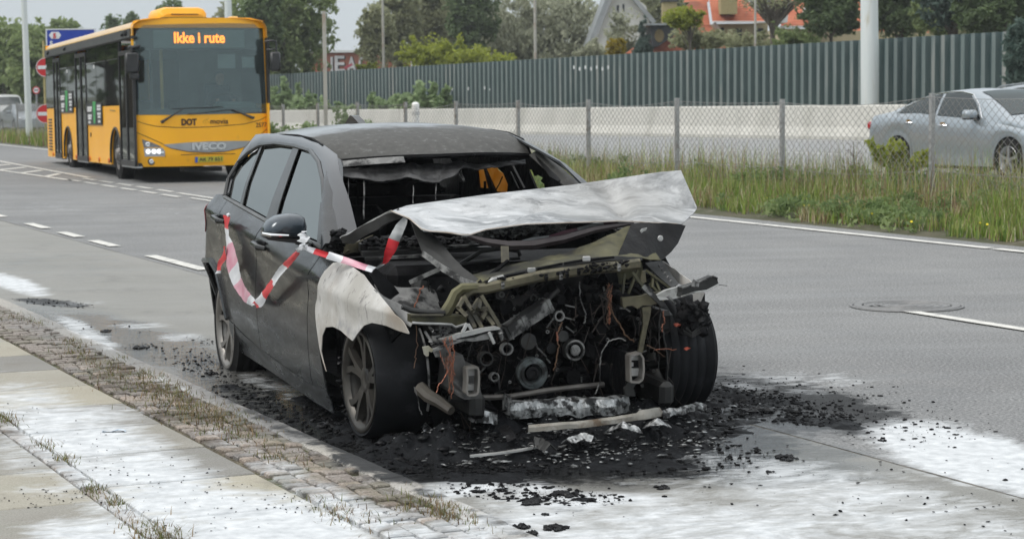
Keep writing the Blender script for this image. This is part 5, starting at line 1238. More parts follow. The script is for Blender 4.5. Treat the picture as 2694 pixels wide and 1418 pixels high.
# mirrors
m_ = MB(); m_.box((.12, -.06, 2.17), (.13, .24, .36), bev=.03); m_.box((.12, -.02, 1.93), (.10, .17, .13), bev=.03); m_.tube([(-.05, .10, 2.46), (.10, .08, 2.47), (.14, -.06, 2.44), (.13, -.06, 2.34)], .028, 8); m_.box((.0, .0, 2.45), (.2, .2, .06), bev=.02); o = m_.build('mirror', bblk, bus, smooth=40)
m_ = MB(); m_.tube([(-.06, W - .06, 2.55), (.05, W + .05, 2.565), (.06, W + .12, 2.55), (.06, W + .13, 2.35)], .016, 6); m_.tube([(-.06, W - .04, 2.40), (.05, W + .05, 2.40), (.06, W + .13, 2.40)], .012, 6); m_.box((.06, W + .10, 2.18), (.11, .19, .36), bev=.035); m_.build('mirror', bblk, bus, smooth=40)
# roof unit
m_ = MB(); gx = []
for i, x in enumerate((-1.75, -1.68, -1.5, -.62, -.5, -.45)):
    s_ = (.75, .93, 1, 1, .93, .8)[i]; hz = (.10, .19, .225, .225, .20, .10)[i]
    gx.append([(x, W * .405 - .47 * s_ * 1.0 + (0 if k < 1 else 0), z) for k, z in ((0, 2.97),)] + [(x, W * .405 + dy * s_, 2.97 + dz * hz) for dy, dz in ((-.47, .5), (-.42, .85), (-.32, 1), (.3, 1), (.4, .85), (.45, .5), (.45, 0))])
m_.grid(np.array(gx)); n8 = len(gx[0]); m_.add(gx[0], [tuple(range(n8))]); m_.add(gx[-1], [tuple(range(n8))]); ru = m_.build('roof_unit', by, bus, smooth=40)
m_ = MB(); m_.box((-.44, W * .405 + .02, 3.06), (.02, .5, .012)); m_.build('slot', bblk, ru); m_ = MB(); m_.box((-.5, W * .405, 2.985), (.2, .86, .03)); m_.build('seal', bblk, ru)
m_ = MB(); m_.box((-.8, 1.98, 3.0), (.25, .16, .07), bev=.02); m_.build('roof_hatch', by_skylit, bus)
# the driver
drv = thing('person', 'bus driver with grey hair in dark jacket, dimly seen behind the windscreen', 'person', matrix=BP.mat())
def skin_fig(name, nodes, edges, radii, mat, parent, sub=2):
    me = bpy.data.meshes.new(name); me.from_pydata(nodes, edges, []); o = bpy.data.objects.new(name, me); C.objects.link(o)
    sm = o.modifiers.new('skin', 'SKIN'); lay_ = me.skin_vertices[0] if me.skin_vertices else None
    for i, r in enumerate(radii): me.skin_vertices[0].data[i].radius = (r, r); me.skin_vertices[0].data[i].use_root = i == 0
    ss = o.modifiers.new('sub', 'SUBSURF'); ss.levels = sub; ss.render_levels = sub
    me.update(); dg = bpy.context.evaluated_depsgraph_get(); dg.update(); nm = bpy.data.meshes.new_from_object(o.evaluated_get(dg)); bpy.data.objects.remove(o)
    nm.name = name; nm.polygons.foreach_set('use_smooth', np.ones(len(nm.polygons), bool)); return link(name, nm, mat, parent)
bx = -1.35; yy = 1.82
N_ = [(bx, yy, 1.12), (bx - .03, yy, 1.35), (bx - .02, yy, 1.6), (bx, yy, 1.7), (bx + .01, yy, 1.78), (bx - .01, yy - .2, 1.57), (bx + .2, yy - .26, 1.36), (bx + .44, yy - .16, 1.47), (bx - .01, yy + .2, 1.57), (bx + .2, yy + .26, 1.36), (bx + .44, yy + .16, 1.47), (bx + .4, yy - .12, 1.1), (bx + .4, yy + .12, 1.1)]
cloth = pbr('driver_jacket', (.05, .06, .09), (.08, .09, .12), .9, scale=12); skn = pbr('skin', (.45, .28, .2), (.38, .22, .16), .6, scale=15)
skin_fig('body', N_, [(0, 1), (1, 2), (2, 3), (3, 4), (2, 5), (5, 6), (6, 7), (2, 8), (8, 9), (9, 10), (0, 11), (0, 12)], [.15, .15, .15, .06, .055, .075, .055, .04, .075, .055, .04, .09, .09], cloth, drv)
m_ = MB(); m_.lathe([(0, -.13), (.06, -.115), (.078, -.05), (.088, .02), (.08, .08), (.04, .125), (0, .13)], (bx + .02, yy, 1.9), (0, 0, 1), 16); m_.chunk((bx + .11, yy, 1.9), .018, 2); 
m_.build('head', skn, drv, smooth=True)
m_ = MB(); m_.lathe([(.09, .02), (.094, .06), (.07, .12), (0, .145)], (bx + .0, yy, 1.905), (0, 0, 1), 14); m_.build('hair', pbr('hair_grey', (.2, .19, .18), (.12, .11, .1), .8, scale=40), drv, smooth=True)
for s_ in (-1, 1):
    m_ = MB(); m_.lathe([(0, .012), (.01, .006), (.012, 0)], (bx + .092, yy + .032 * s_, 1.915), (1, 0, 0), 8); m_.build('eye', sbk, drv)
    m_ = MB(); c = (bx + .47, yy + .16 * s_, 1.48); m_.box(c, (.05, .035, .07), bev=.012)
    for q in range(4): m_.tube([(c[0] + .02, c[1] + .012 * (q - 1.5), c[2] + .03 - .004 * q), (c[0] + .05, c[1] + .013 * (q - 1.5), c[2] + .035 - .008 * abs(q - 1.5)), (c[0] + .055, c[1] + .012 * (q - 1.5), c[2] + .005)], [.009, .008, .007], 6)
    m_.tube([(c[0], c[1] - .018 * s_, c[2]), (c[0] + .03, c[1] - .035 * s_, c[2] + .02), (c[0] + .045, c[1] - .03 * s_, c[2] + .035)], [.011, .009, .007], 6); m_.build('hand', skn, drv, smooth=True)
# ---------------------------------------------------------------- the burnt car
CP = Pose(-0.8469, 12.7626, -0.0841, .3422, .0274, 0.0, 1.068)
car = thing('burnt_car', 'dark burnt-out hatchback with its front burnt bare and silver bonnet buckled up', 'car', matrix=CP.mat())
def cx(u, v, x): return tuple(CP.on(u, v, 0, x))
def cyy(u, v, y): return tuple(CP.on(u, v, 1, y))
def z3(x, y): return 850 + x * .4076, 380 + y * .4076
def z4(x, y): return 1000 + x * .4425, 660 + y * .4425
def p3(x, y): return 1040 + x * .295, 700 + y * .295
def p4(x, y): return 1380 + x * .3098, 680 + y * .3098
def p5(x, y): return 860 + x * .295, 300 + y * .295
def pr4(x, y): return 1600 + x * .3244, 660 + y * .3244
def r1(x, y): return 500 + x * .295, 300 + y * .295
def r2(x, y): return 500 + x * .295, 660 + y * .295
def r3(x, y): return 800 + x * .295, 800 + y * .295
# materials
m, nt, b = newmat('car_paint_sooty')       # dark metallic paint with dull soot film and dried streaks
n1 = noise(nt, 1.6, 7, .6); n2 = noise(nt, 5, 8, .65, stretch=(.6, 1, 2.2), dist=.7); n3 = noise(nt, 60, 4, .7)
cc_ = mixc(nt, mrange(nt, n1, .38, .62), (.007, .009, .012), (.017, .0175, .017)); cc_ = mixc(nt, mth(nt, 'MULTIPLY', mrange(nt, n2, .50, .68), .55), cc_, (.036, .035, .031)); cc_ = mixc(nt, mth(nt, 'MULTIPLY', mrange(nt, n3, .6, .8), .15), cc_, (.10, .10, .09))
nt.links.new(cc_, b.inputs['Base Color']); b.inputs['Metallic'].default_value = .1; nt.links.new(mrange(nt, n2, .35, .65, .2, .45), b.inputs['Roughness']); b.inputs['Coat Weight'].default_value = .35; b.inputs['Specular IOR Level'].default_value = .35; nt.links.new(mrange(nt, n2, .4, .7, .03, .22), b.inputs['Coat Roughness']); bumpn(nt, b, n2, .05, .01)
cpaint = m
m, nt, b = newmat('roof_paint_sky_ash')  # rear paled blue-grey: sky reflection put into colour; front burnt, ash-flecked
n1 = noise(nt, 2.2, 8, .65, dist=.3); n2 = noise(nt, 22, 6, .7); n3 = noise(nt, 4.0, 8, .7)
t_ = nt.nodes.new('ShaderNodeTexCoord'); sp = nt.nodes.new('ShaderNodeSeparateXYZ'); nt.links.new(t_.outputs['Object'], sp.inputs[0])
fr = mrange(nt, mth(nt, 'ADD', sp.outputs[0], mth(nt, 'MULTIPLY_ADD', n3, .8, -.4)), .35, .75, smooth=True)
c0 = mixc(nt, mrange(nt, n1, .35, .65), (.15, .162, .175), (.25, .262, .275)); c1 = mixc(nt, mrange(nt, n2, .3, .7), (.06, .06, .057), (.10, .098, .092)); c2_ = mixc(nt, fr, c0, c1)
c2_ = mixc(nt, mth(nt, 'MULTIPLY', mrange(nt, n2, .58, .66), mth(nt, 'MULTIPLY', fr, .22)), c2_, (.28, .29, .30)); c2_ = mixc(nt, mth(nt, 'MULTIPLY', mrange(nt, noise(nt, 45, 3, .6), .68, .72), .8), c2_, (.01, .01, .01))
nt.links.new(c2_, b.inputs['Base Color']); nt.links.new(mrange(nt, mth(nt, 'ADD', fr, mth(nt, 'MULTIPLY', n1, .4)), 0, 1.2, .22, .8), b.inputs['Roughness']); b.inputs['Metallic'].default_value = .3; nt.links.new(mrange(nt, fr, 0, 1, .6, .05), b.inputs['Coat Weight']); b.inputs['Coat Roughness'].default_value = .12; bumpn(nt, b, n2, .15, .004)
rpaint = m
m, nt, b = newmat('fender_burnt_white')
n1 = noise(nt, 3.2, 8, .65, dist=.4); n2 = noise(nt, 26, 5, .65, stretch=(1, 1, .35)); n3 = noise(nt, 2.0, 6, .6)
c0 = mixc(nt, mrange(nt, n1, .35, .65), (.36, .345, .315), (.56, .55, .53)); c0 = mixc(nt, mth(nt, 'MULTIPLY', mrange(nt, n2, .58, .66), .75), c0, (.16, .15, .145)); c0 = mixc(nt, mth(nt, 'MULTIPLY', mrange(nt, n3, .48, .64), .7), c0, (.27, .215, .16)); c0 = mixc(nt, mth(nt, 'MULTIPLY', mrange(nt, noise(nt, 7, 6, .6), .58, .7), .6), c0, (.2, .2, .22))
nt.links.new(c0, b.inputs['Base Color']); b.inputs['Roughness'].default_value = .6; b.inputs['Metallic'].default_value = .15; bumpn(nt, b, n2, .2, .003)
white_f = m
m, nt, b = newmat('bonnet_bare_aluminium')
n1 = noise(nt, 1.4, 9, .68, dist=1.6, stretch=(2.2, .8, 1)); n2 = noise(nt, 5, 9, .7, dist=1.2, stretch=(1.6, .7, 1)); n3 = noise(nt, 38, 5, .7); n4 = noise(nt, .9, 5, .6)
c0 = mixc(nt, mrange(nt, n1, .38, .6), (.17, .18, .188), (.50, .512, .52)); c0 = mixc(nt, mth(nt, 'MULTIPLY', mrange(nt, n2, .5, .62), .7), c0, (.68, .69, .70)); c0 = mixc(nt, mth(nt, 'MULTIPLY', mrange(nt, n2, .46, .36), .6), c0, (.15, .158, .162)); c0 = mixc(nt, mth(nt, 'MULTIPLY', mrange(nt, n4, .48, .66), .5), c0, (.25, .24, .22)); c0 = mixc(nt, mth(nt, 'MULTIPLY', mrange(nt, n3, .66, .72), .8), c0, (.1, .1, .1))
nt.links.new(c0, b.inputs['Base Color']); nt.links.new(mrange(nt, n2, .35, .65, .35, .6), b.inputs['Roughness']); b.inputs['Metallic'].default_value = .45; bumpn(nt, b, n1, .12, .02); bumpn(nt, b, n2, .08, .006)
hoodm = m
olive = pbr('heat_olive_metal', (.05, .049, .03), (.13, .122, .066), .6, .45, scale=6, detail=8, bump=.3, bscale=40, bdist=.003, c3=(.025, .025, .022), s3=4, l3=.5, h3=.62)
gold = pbr('heat_tan_metal', (.085, .077, .05), (.175, .157, .10), .55, .35, scale=7, detail=8, bump=.2, bscale=40, bdist=.003, c3=(.035, .033, .026), s3=5, l3=.46, h3=.6)
ashm = pbr('ash_metal', (.17, .17, .165), (.38, .38, .37), .6, .35, scale=9, detail=8, bump=.35, bscale=30, bdist=.004, c3=(.02, .02, .02), s3=9, l3=.44, h3=.56)
alub = pbr('bright_bracket', (.50, .50, .49), (.34, .34, .33), .45, .5, scale=9, detail=7, bump=.2, bscale=40, bdist=.002, c3=(.1, .1, .09), s3=7, l3=.55, h3=.68)
char = pbr('charred', (.004, .004, .0045), (.013, .013, .014), .6, 0, spec=.08, scale=9, detail=7, bump=.8, bscale=22, bdist=.012, c3=(.05, .05, .05), s3=14, l3=.62, h3=.72)
charg = pbr('charred_glossy', (.003, .003, .004), (.010, .0105, .011), .4, 0, spec=.16, scale=7, detail=7, bump=.6, bscale=14, bdist=.01)
dkmet = pbr('sooty_steel', (.016, .0165, .017), (.05, .05, .048), .5, .5, scale=8, detail=7, bump=.4, bscale=30, bdist=.004)
teal = pbr('pulley_metal', (.075, .09, .092), (.15, .17, .17), .5, .5, scale=14, detail=6, bump=.2, bscale=40, c3=(.012, .012, .012), s3=12, l3=.45, h3=.58)
tyreb = pbr('burnt_tyre', (.006, .0065, .0075), (.014, .015, .017), .6, 0, spec=.12, scale=6, detail=6, bump=.5, bscale=9, bdist=.012, c3=(.03, .032, .035), s3=7, l3=.56, h3=.76)
rimc = pbr('rim_bronze', (.17, .16, .145), (.32, .30, .28), .4, .6, scale=6, detail=6, c3=(.06, .055, .05), s3=7, l3=.55, h3=.7)
rimd = pbr('rim_sooty', (.035, .033, .03), (.10, .092, .08), .42, .6, scale=6, detail=7, c3=(.015, .015, .015), s3=6, l3=.5, h3=.65)
cglass = glassmat('tinted_window', (.05, .055, .05), .42, .025, (.62, .65, .64))
amber = bpy.data.materials.new('amber_glass'); amber.use_nodes = True
nt = amber.node_tree; b = nt.nodes['Principled BSDF']; tr = nt.nodes.new('ShaderNodeBsdfTranslucent'); ac = mixc(nt, mrange(nt, noise(nt, 12, 6), .35, .65), (.62, .34, .08), (.72, .48, .2)); nt.links.new(ac, tr.inputs[0]); nt.links.new(ac, b.inputs['Base Color'])
ms = nt.nodes.new('ShaderNodeMixShader'); ms.inputs[0].default_value = .75; nt.links.new(b.outputs[0], ms.inputs[1]); nt.links.new(tr.outputs[0], ms.inputs[2]); nt.links.new(ms.outputs[0], nt.nodes['Material Output'].inputs[0])
cgloss = pbr('car_paint_glossy', (.010, .012, .016), (.020, .022, .025), .25, 0, spec=.4, scale=3, coat=.7, c3=(.05, .05, .045), s3=6, l3=.6, h3=.75)
# body side surface
def sy(x, z):
    zc = float(np.interp(x, [-.6, .8, 1.5, 2.3, 3.3], [.945, .885, .835, .80, .78]))
    belt = float(np.interp(x, [-.6, .8, 2.0, 3.3], [1.03, .975, .95, .86]))
    y = float(np.interp(z, [.18, .26, .31, .45, .62, zc - .09, zc - .01, zc + .012, belt, belt + .1, 1.35, 1.45], [.835, .852, .872, .884, .886, .874, .880, .868, .80, .745, .575, .52]))
    if x > 2.6: y -= .14 * ((x - 2.6) / .75) ** 2
    if x < -.45: y -= .55 * ((-.45 - x) / .5) ** 2
    return -y
def spt(u, v, off=0.0):
    best = None
    for y in np.linspace(-.97, -.5, 180):
        p = CP.on(u, v, 1, y); e_ = abs(sy(p[0], p[2]) - off - y)
        if best is None or e_ < best[0] - 1e-4: best = (e_, p)
    return (float(best[1][0]), float(best[1][2]))
def side_patch(mb, bottom, top, left, right, nu=24, nv=12, off=0.0, th=.006, sgn=1):
    G = coons(bottom, top, left, right, nu, nv); P = np.zeros(G.shape[:2] + (3,)); P[..., 0] = G[..., 0]; P[..., 2] = G[..., 1]
    P[..., 1] = (np.vectorize(sy)(G[..., 0], G[..., 1]) - off) * sgn; mb.grid(P, th * sgn); return mb
def pp(*pts): return list(pts)
belt = [(-.28, 1.02), (.2, .998), (.8, .972), (1.4, .955), (2.0, .945)]
# quarter panel
arc = [(-.66, .30), (-.68, .40), (-.62, .54), (-.50, .635), (-.30, .655), (-.10, .61), (.04, .49), (.125, .37)]
m_ = MB(); side_patch(m_, arc, [(-.86, .98), (-.7, 1.0), (-.4, 1.02), (-.2, 1.015)], [(-.66, .30), (-.78, .55), (-.82, .8), (-.86, .98)], [(.125, .37), (.05, .6), (-.06, .85), (-.2, 1.015)], 30, 16); qp = m_.build('quarter_panel', cpaint, car, smooth=40)
m_ = MB(); m_.tube([(x, sy(x, z) - .006, z) for x, z in arc], .016, 6); m_.build('arch_lip', cpaint, qp, smooth=True)
m_ = MB(); side_patch(m_, [(.128, .372), (.5, .335), (.89, .312)], [(-.192, 1.014), (.3, .994), (.775, .972)], [(.128, .372), (.055, .6), (-.055, .85), (-.192, 1.014)], [(.89, .312), (.842, .67), (.826, .80), (.775, .972)], 24, 20); rd = m_.build('rear_door', cpaint, car, smooth=40)
m_ = MB(); side_patch(m_, [(.90, .312), (1.4, .296), (1.955, .288)], [(.787, .972), (1.4, .955), (1.99, .945)], [(.90, .312), (.852, .67), (.836, .80), (.787, .972)], [(1.955, .288), (1.94, .66), (1.92, .81), (1.99, .945)], 24, 20); fd = m_.build('front_door', cpaint, car, smooth=40)
m_ = MB(); side_patch(m_, [(.10, .25), (.22, .20), (1.0, .205), (1.9, .195), (2.25, .20)], [(.128, .365), (.5, .328), (1.2, .296), (1.9, .283), (2.235, .30)], [(.10, .25), (.115, .3), (.128, .365)], [(2.25, .2), (2.235, .3)], 24, 6); m_.build('sill', cpaint, car, smooth=40)
m_ = MB(); side_patch(m_, [(1.965, .288), (2.1, .287), (2.235, .30)], [(2.0, .945), (2.1, .94), (2.24, .90)], [(1.965, .288), (1.95, .66), (1.93, .81), (2.0, .945)], [(2.235, .30), (2.195, .42), (2.175, .5), (2.10, .65), (2.135, .79), (2.24, .90)], 8, 18); m_.build('fender_rear_part', cpaint, car, smooth=40)
# white burnt fender, traced
bot = [spt(*r3(205, 600)), spt(*r3(165, 430)), spt(*r3(172, 280)), spt(*r3(205, 205)), spt(*r3(270, 200)), spt(*r3(340, 235)), spt(*r3(400, 290)), spt(*r3(445, 330)), spt(*r3(480, 270)), spt(*r3(540, 190)), spt(*r3(620, 165)), spt(*r3(740, 190)), spt(*r3(850, 235)), spt(*r3(948, 265))]
lef = [bot[0], spt(*r3(150, 400)), spt(*r2(1130, 620)), spt(*r2(1125, 500)), spt(*r2(1150, 330)), spt(*r2(1200, 190)), spt(*r2(1290, 105))]
top_ = [lef[-1], spt(*z3(150, 755)), spt(*z3(270, 840)), spt(*z3(360, 950)), spt(*z3(440, 1050)), spt(*z3(520, 1140)), spt(*z3(560, 1215))]
m_ = MB(); side_patch(m_, bot, top_, lef, [bot[-1], top_[-1]], 46, 18, .006, .004); wf = m_.build('front_fender', white_f, car, smooth=50)
wf['label'] = 'front fender burnt white with a drooping pointed edge'
wl = MB(); side_patch(wl, [(2.24, .41), (2.4, .62), (2.62, .66), (2.85, .6)], [(2.24, .47), (2.4, .68), (2.7, .75), (3.0, .7)], [(2.24, .41), (2.24, .47)], [(2.85, .6), (3.0, .7)], 14, 4, -.12, .01); wl.build('wheel_liner', char, car)
# inner fender / strut tower
def sheetpx(name, mat, pts_b, pts_t, xb, xt, nu=14, nv=8, noise_=.012, th=.004, parent=car, seed=1, left=None, right=None):
    B = [cx(*p, x) for p, x in zip(pts_b, xb if isinstance(xb, list) else [xb] * len(pts_b))]; T = [cx(*p, x) for p, x in zip(pts_t, xt if isinstance(xt, list) else [xt] * len(pts_t))]
    G = coons(B, T, left or [B[0], T[0]], right or [B[-1], T[-1]], nu, nv)
    nz = (fbm(G[..., 0] * 9 + seed, G[..., 1] * 9 + G[..., 2] * 7, 4, seed) - .5) * 2 * noise_; G[..., 2] += nz; G[..., 0] += nz * .6
    mb = MB(); mb.grid(G, th); return mb.build(name, mat, parent, smooth=50)
sheetpx('strut_tower', ashm, [z3(380, 1010), z3(500, 1060), z3(640, 1075), z3(790, 1080)], [z3(330, 900), z3(440, 915), z3(600, 925), z3(720, 950)], 2.85, 2.7, noise_=.02)
sheetpx('inner_fender_rail', ashm, [z3(440, 1050), z3(560, 1180), z3(620, 1100)], [z3(330, 930), z3(420, 1000), z3(560, 1070)], 3.0, 2.9, 10, 5)
sheetpx('fender_channel', char, [z3(300, 830), z3(380, 960), z3(470, 1060)], [z3(340, 800), z3(470, 930), z3(540, 1040)], 2.8, 2.75, 10, 5)
# window frames and glass, right side
def fr_tube(name, pts, r, mat, off=.004, parent=car):
    mb = MB(); mb.tube([(x, sy(x, z) - off, z) for x, z in pts], r, 6); return mb.build(name, mat, parent, smooth=True)
frame_o = [(-.28, 1.02), (-.40, 1.11), (-.43, 1.20), (-.36, 1.265), (-.22, 1.31), (.09, 1.335), (.51, 1.342), (.86, 1.335), (1.14, 1.29), (1.39, 1.215), (1.7, 1.09), (2.0, .95)]
bgl = pbr('gloss_trim', (.02, .021, .022), (.04, .04, .04), .25, scale=8)
m_ = MB()   # cantrail and pillars as one painted ring above the glass
G = []
for (x, z), zz in zip(frame_o, [1.04, 1.16, 1.30, 1.36, 1.375, 1.385, 1.395, 1.375, 1.33, 1.265, 1.14, .97]):
    row = []
    for k in range(6):
        f_ = k / 5; zk = z + (zz - z) * f_; xk = x - (.14 * (1 - min(1, max(0, (x + .5) / .3))) + .02) * f_ if x < -.2 else x + (0.05 * f_ if x > 1.0 else 0)
        yk = sy(x, z) + (abs(sy(x, z)) - .53) * f_ ** 1.5 * (1 if 0 < x < 1.2 else .55)
        row.append((xk, yk, zk + .008 * math.sin(f_ * 3.14)))
    G.append(row)
m_.grid(np.array(G), .01, flip=False); m_.build('roof_rail', cgloss, car, smooth=60)
m_ = MB(); m_.grid(np.array(G) * [1, -1, 1] + np.array([0, 0, .02]), -.01); m_.build('roof_rail', cpaint, car, smooth=60)
fr_tube('window_seal', frame_o, .012, bgl)
m_ = MB(); m_.tube([(x, sy(x, z) - .006, z - .004) for x, z in belt], .011, 6); m_.build('belt_trim', pbr('belt_trim', (.10, .105, .105), (.2, .2, .2), .35, .5, scale=5), car, smooth=True)
def glass_patch(name, b_, t_2, l_, r_, parent=car): mb = MB(); side_patch(mb, b_, t_2, l_, r_, 10, 12, -.012, .004); return mb.build(name, cglass, parent, smooth=True)
glass_patch('quarter_glass', [(-.27, 1.02), (-.10, 1.013), (.12, 1.005)], [(-.34, 1.25), (-.25, 1.295), (-.19, 1.305)], [(-.27, 1.02), (-.385, 1.13), (-.40, 1.2), (-.34, 1.25)], [(.12, 1.005), (-.05, 1.17), (-.19, 1.305)])
glass_patch('rear_door_glass', [(.15, 1.004), (.45, .992), (.72, .98)], [(-.14, 1.31), (.15, 1.33), (.44, 1.335)], [(.15, 1.004), (-.02, 1.17), (-.14, 1.31)], [(.72, .98), (.58, 1.17), (.44, 1.335)], rd)
glass_patch('front_door_glass', [(.96, .972), (1.4, .962), (1.86, .955)], [(.64, 1.33), (.86, 1.325), (1.10, 1.285)], [(.96, .972), (.8, 1.16), (.64, 1.33)], [(1.86, .955), (1.6, 1.12), (1.36, 1.215), (1.10, 1.285)], fd)
for a, c_, nm in ((((-.20, 1.315), (.135, 1.0)), .02, 'window_bar'), (((.54, 1.34), (.84, .975)), .062, 'centre_pillar')):
    m_ = MB(); (xa, za), (xb, zb) = a; m_.grid(np.array([[(xa + (xb - xa) * k / 8 + w, sy(xa + (xb - xa) * k / 8, za + (zb - za) * k / 8) - .001, za + (zb - za) * k / 8) for w in (-c_ * (1 + .6 * k / 8), 0, c_ * (1 + .6 * k / 8))] for k in range(9)]), .006); m_.build(nm, bgl, car)
m_ = MB(); m_.add([(1.86, sy(1.86, .96) - .001, .955), (2.0, sy(2, .95) - .001, .945), (1.66, sy(1.66, 1.09) - .001, 1.095)], [(0, 1, 2)]); m_.grid(np.array([[(1.62 + k * .09, sy(1.62 + k * .09, 1.12 - k * .045) - .003, 1.12 - k * .045), (1.56 + k * .075, sy(1.56 + k * .075, 1.12 - k * .045) - .003, 1.12 - k * .045)] for k in range(5)]), .004); m_.build('mirror_triangle', bgl, car)
# handles
for (x, z) in ((-.10, .915), (.90, .862)):
    m_ = MB(); m_.tube([(x - .02, -.885, z + .005), (x + .03, -.915, z + .004), (x + .15, -.915, z - .004), (x + .19, -.885, z - .008)], [.014, .017, .017, .012], 8); m_.build('door_handle', cpaint, car, smooth=True)
    m_ = MB(); m_.box((x + .08, -.874, z), (.12, .012, .045), bev=.005); m_.build('handle_recess', char, car)
# roof
xsr = [-.78, -.62, -.45, -.2, .1, .4, .7, .95, 1.1, 1.2]; zc_ = [1.335, 1.385, 1.405, 1.425, 1.44, 1.445, 1.435, 1.405, 1.368, 1.325]; ze_ = [1.27, 1.33, 1.355, 1.372, 1.385, 1.395, 1.392, 1.368, 1.335, 1.295]
ys_ = np.linspace(-1, 1, 21); G = []
for x, zc2, ze2 in zip(xsr, zc_, ze_):
    hwid = .53 if x > -.3 else .53 + (x + .3) * .06
    row = []
    for q in ys_:
        xx = x - (.10 * q * q if x > .9 else 0) * (x - .9) / .2 + (.10 * q * q * max(0, (-.4 - x)) / .35)
        row.append((xx, q * hwid + .015 * (1 + q), ze2 + (zc2 - ze2) * (1 - abs(q) ** 2.4) + .012 * max(0, q)))
    G.append(row)
rf = MB(); rf.grid(np.array(G), .008); roof = rf.build('roof', rpaint, car, smooth=60)
for s_ in (0, -1):
    m_ = MB(); m_.tube([(r_[s_][0], r_[s_][1] + (.008 if s_ else -.008), r_[s_][2] - .003) for r_ in G[1:]], .006, 5); m_.build('roof_seam', char, roof)
m_ = MB(); m_.tube([(r_[0] + .012, r_[1], r_[2] - .012) for r_ in G[-1]], .014, 6); m_.build('header_seal', char, car)
m_ = MB(); gx = [(1.21 - .1 * q * q + .015, q * .53 + .015, 1.288 + .028 * (1 - abs(q) ** 2.4)) for q in np.linspace(-1, -.38, 8)]; m_.grid(np.array([[p, (p[0] + .035, p[1], p[2] - .028)] for p in gx]), .004); m_.build('header_trim', ashm, car)
fin = MB(); fin.grid(np.array([[(-.48 + .0 * k, -.028 * (1 - k / 6), 1.432 + 0 * k), (-.40, -.032 * (1 - k / 6), 1.436)] for k in range(2)])) if False else None
fin = MB(); ft = [(920.5, 304), (912, 318), (905, 331), (948, 331), (936, 316), (926, 306)]; fin.prism([tuple(np.array(cyy(u, v, -.03))) for u, v in ft], (0, .045, 0)); fo_ = fin.build('roof_aerial', cpaint, roof)
m_ = MB(); m_.lathe([(.0, .012), (.04, .01), (.06, 0)], cyy(926, 333, 0), (0, 0, 1), 14); m_.build('aerial_foot', cpaint, roof)
# pillars of the windscreen opening
def pillar(sgn, pts, w, mat, name='windscreen_pillar'):
    mb = MB(); mb.grid(np.array([[(x, y * 1.0 + dy * sgn, z + dz) for dy, dz in ((-w * .8, -.012), (-w * .3, .008), (w * .25, .006), (w * .5, -.02))] for x, y, z in pts]), .01); return mb.build(name, mat, car, smooth=60)
pillar(-1, [(1.12, -.545, 1.30), (1.35, -.605, 1.245), (1.6, -.675, 1.155), (1.85, -.745, 1.04), (2.05, -.80, .955)], .07, cpaint)
pillar(1, [(1.10, .60, 1.315), (1.35, .66, 1.20), (1.6, .71, 1.10), (1.85, .75, 1.0), (2.05, .80, .93)], .075, rpaint)
shard = pbr('smoked_glass', (.15, .145, .13), (.21, .205, .19), .35, scale=5, bump=.1, c3=(.33, .32, .27), s3=3, l3=.55, h3=.7)
def wsx(u, v, off=.0):    # point on the windscreen plane
    x = 1.5
    for _ in range(25):
        p = CP.on(u, v, 0, x); x = 1.22 + (1.30 - p[2]) * 2.25 - .10 * (p[1] / .6) ** 2 + off
    return tuple(p)
sp1 = [(32, 530), (60, 490), (130, 470), (128, 520), (145, 600), (158, 690), (140, 780), (132, 850), (45, 855)]
m_ = MB(); m_.prism([wsx(*p5(*q)) for q in sp1], (-.006, 0, -.004)); m_.build('windscreen_shard', shard, car)
sp2 = [(46, 860), (134, 856), (150, 885), (198, 935), (188, 968), (120, 1020), (50, 1052)]
m_ = MB(); m_.prism([wsx(*p5(*q)) for q in sp2], (-.006, 0, -.004)); m_.build('windscreen_shard', pbr('shard_dark', (.085, .08, .07), (.12, .115, .1), .4, scale=6), car)
sp3 = [(1860, 375), (2000, 430), (2120, 580), (2060, 600), (1990, 560), (1930, 470), (1880, 410)]
m_ = MB(); m_.prism([wsx(*p5(*q)) for q in sp3], (-.006, 0, -.004)); m_.build('windscreen_shard', dkmet, car)
# interior: floor, bulkhead, rear seat, hanging headlining, charred far side with the openings left in it
m_ = MB(); m_.box((.7, 0, .3), (3.0, 1.5, .05)); m_.box((-.60, 0, .7), (.05, 1.1, .7)); m_.box((2.0, 0, .62), (.06, 1.5, .55)); m_.build('cabin_shell', char, car)
rs_ = random.Random(5)
m_ = MB(); m_.box((-.25, 0, .72), (.2, 1.25, .55), bev=.05); m_.box((.05, 0, .5), (.5, 1.25, .14), bev=.05); m_.build('rear_seat', char, car)
for yy in (-.36, .36):
    m_ = MB(); m_.box((.72, yy, .72), (.12, .44, .62), bev=.05); m_.box((1.0, yy, .45), (.48, .46, .12), bev=.04); m_.tube([(.7, yy - .07, 1.0), (.7, yy - .07, 1.14)], .008, 5); m_.tube([(.7, yy + .07, 1.0), (.7, yy + .07, 1.14)], .008, 5); m_.build('front_seat', char, car)
hp = [(130, 500), (380, 470), (700, 450), (1180, 440), (1500, 430), (1770, 410)]; hb_ = [(150, 560), (400, 600), (600, 590), (740, 565), (930, 600), (1010, 600), (1150, 545), (1200, 492), (1330, 480), (1510, 470), (1640, 452), (1770, 445)]
G = coons([wsx(*p5(*q), off=-.10) for q in hb_], [wsx(*p5(*q), off=-.16) for q in hp], [wsx(*p5(*hb_[0]), off=-.1), wsx(*p5(*hp[0]), off=-.16)], [wsx(*p5(*hb_[-1]), off=-.1), wsx(*p5(*hp[-1]), off=-.16)], 60, 6)
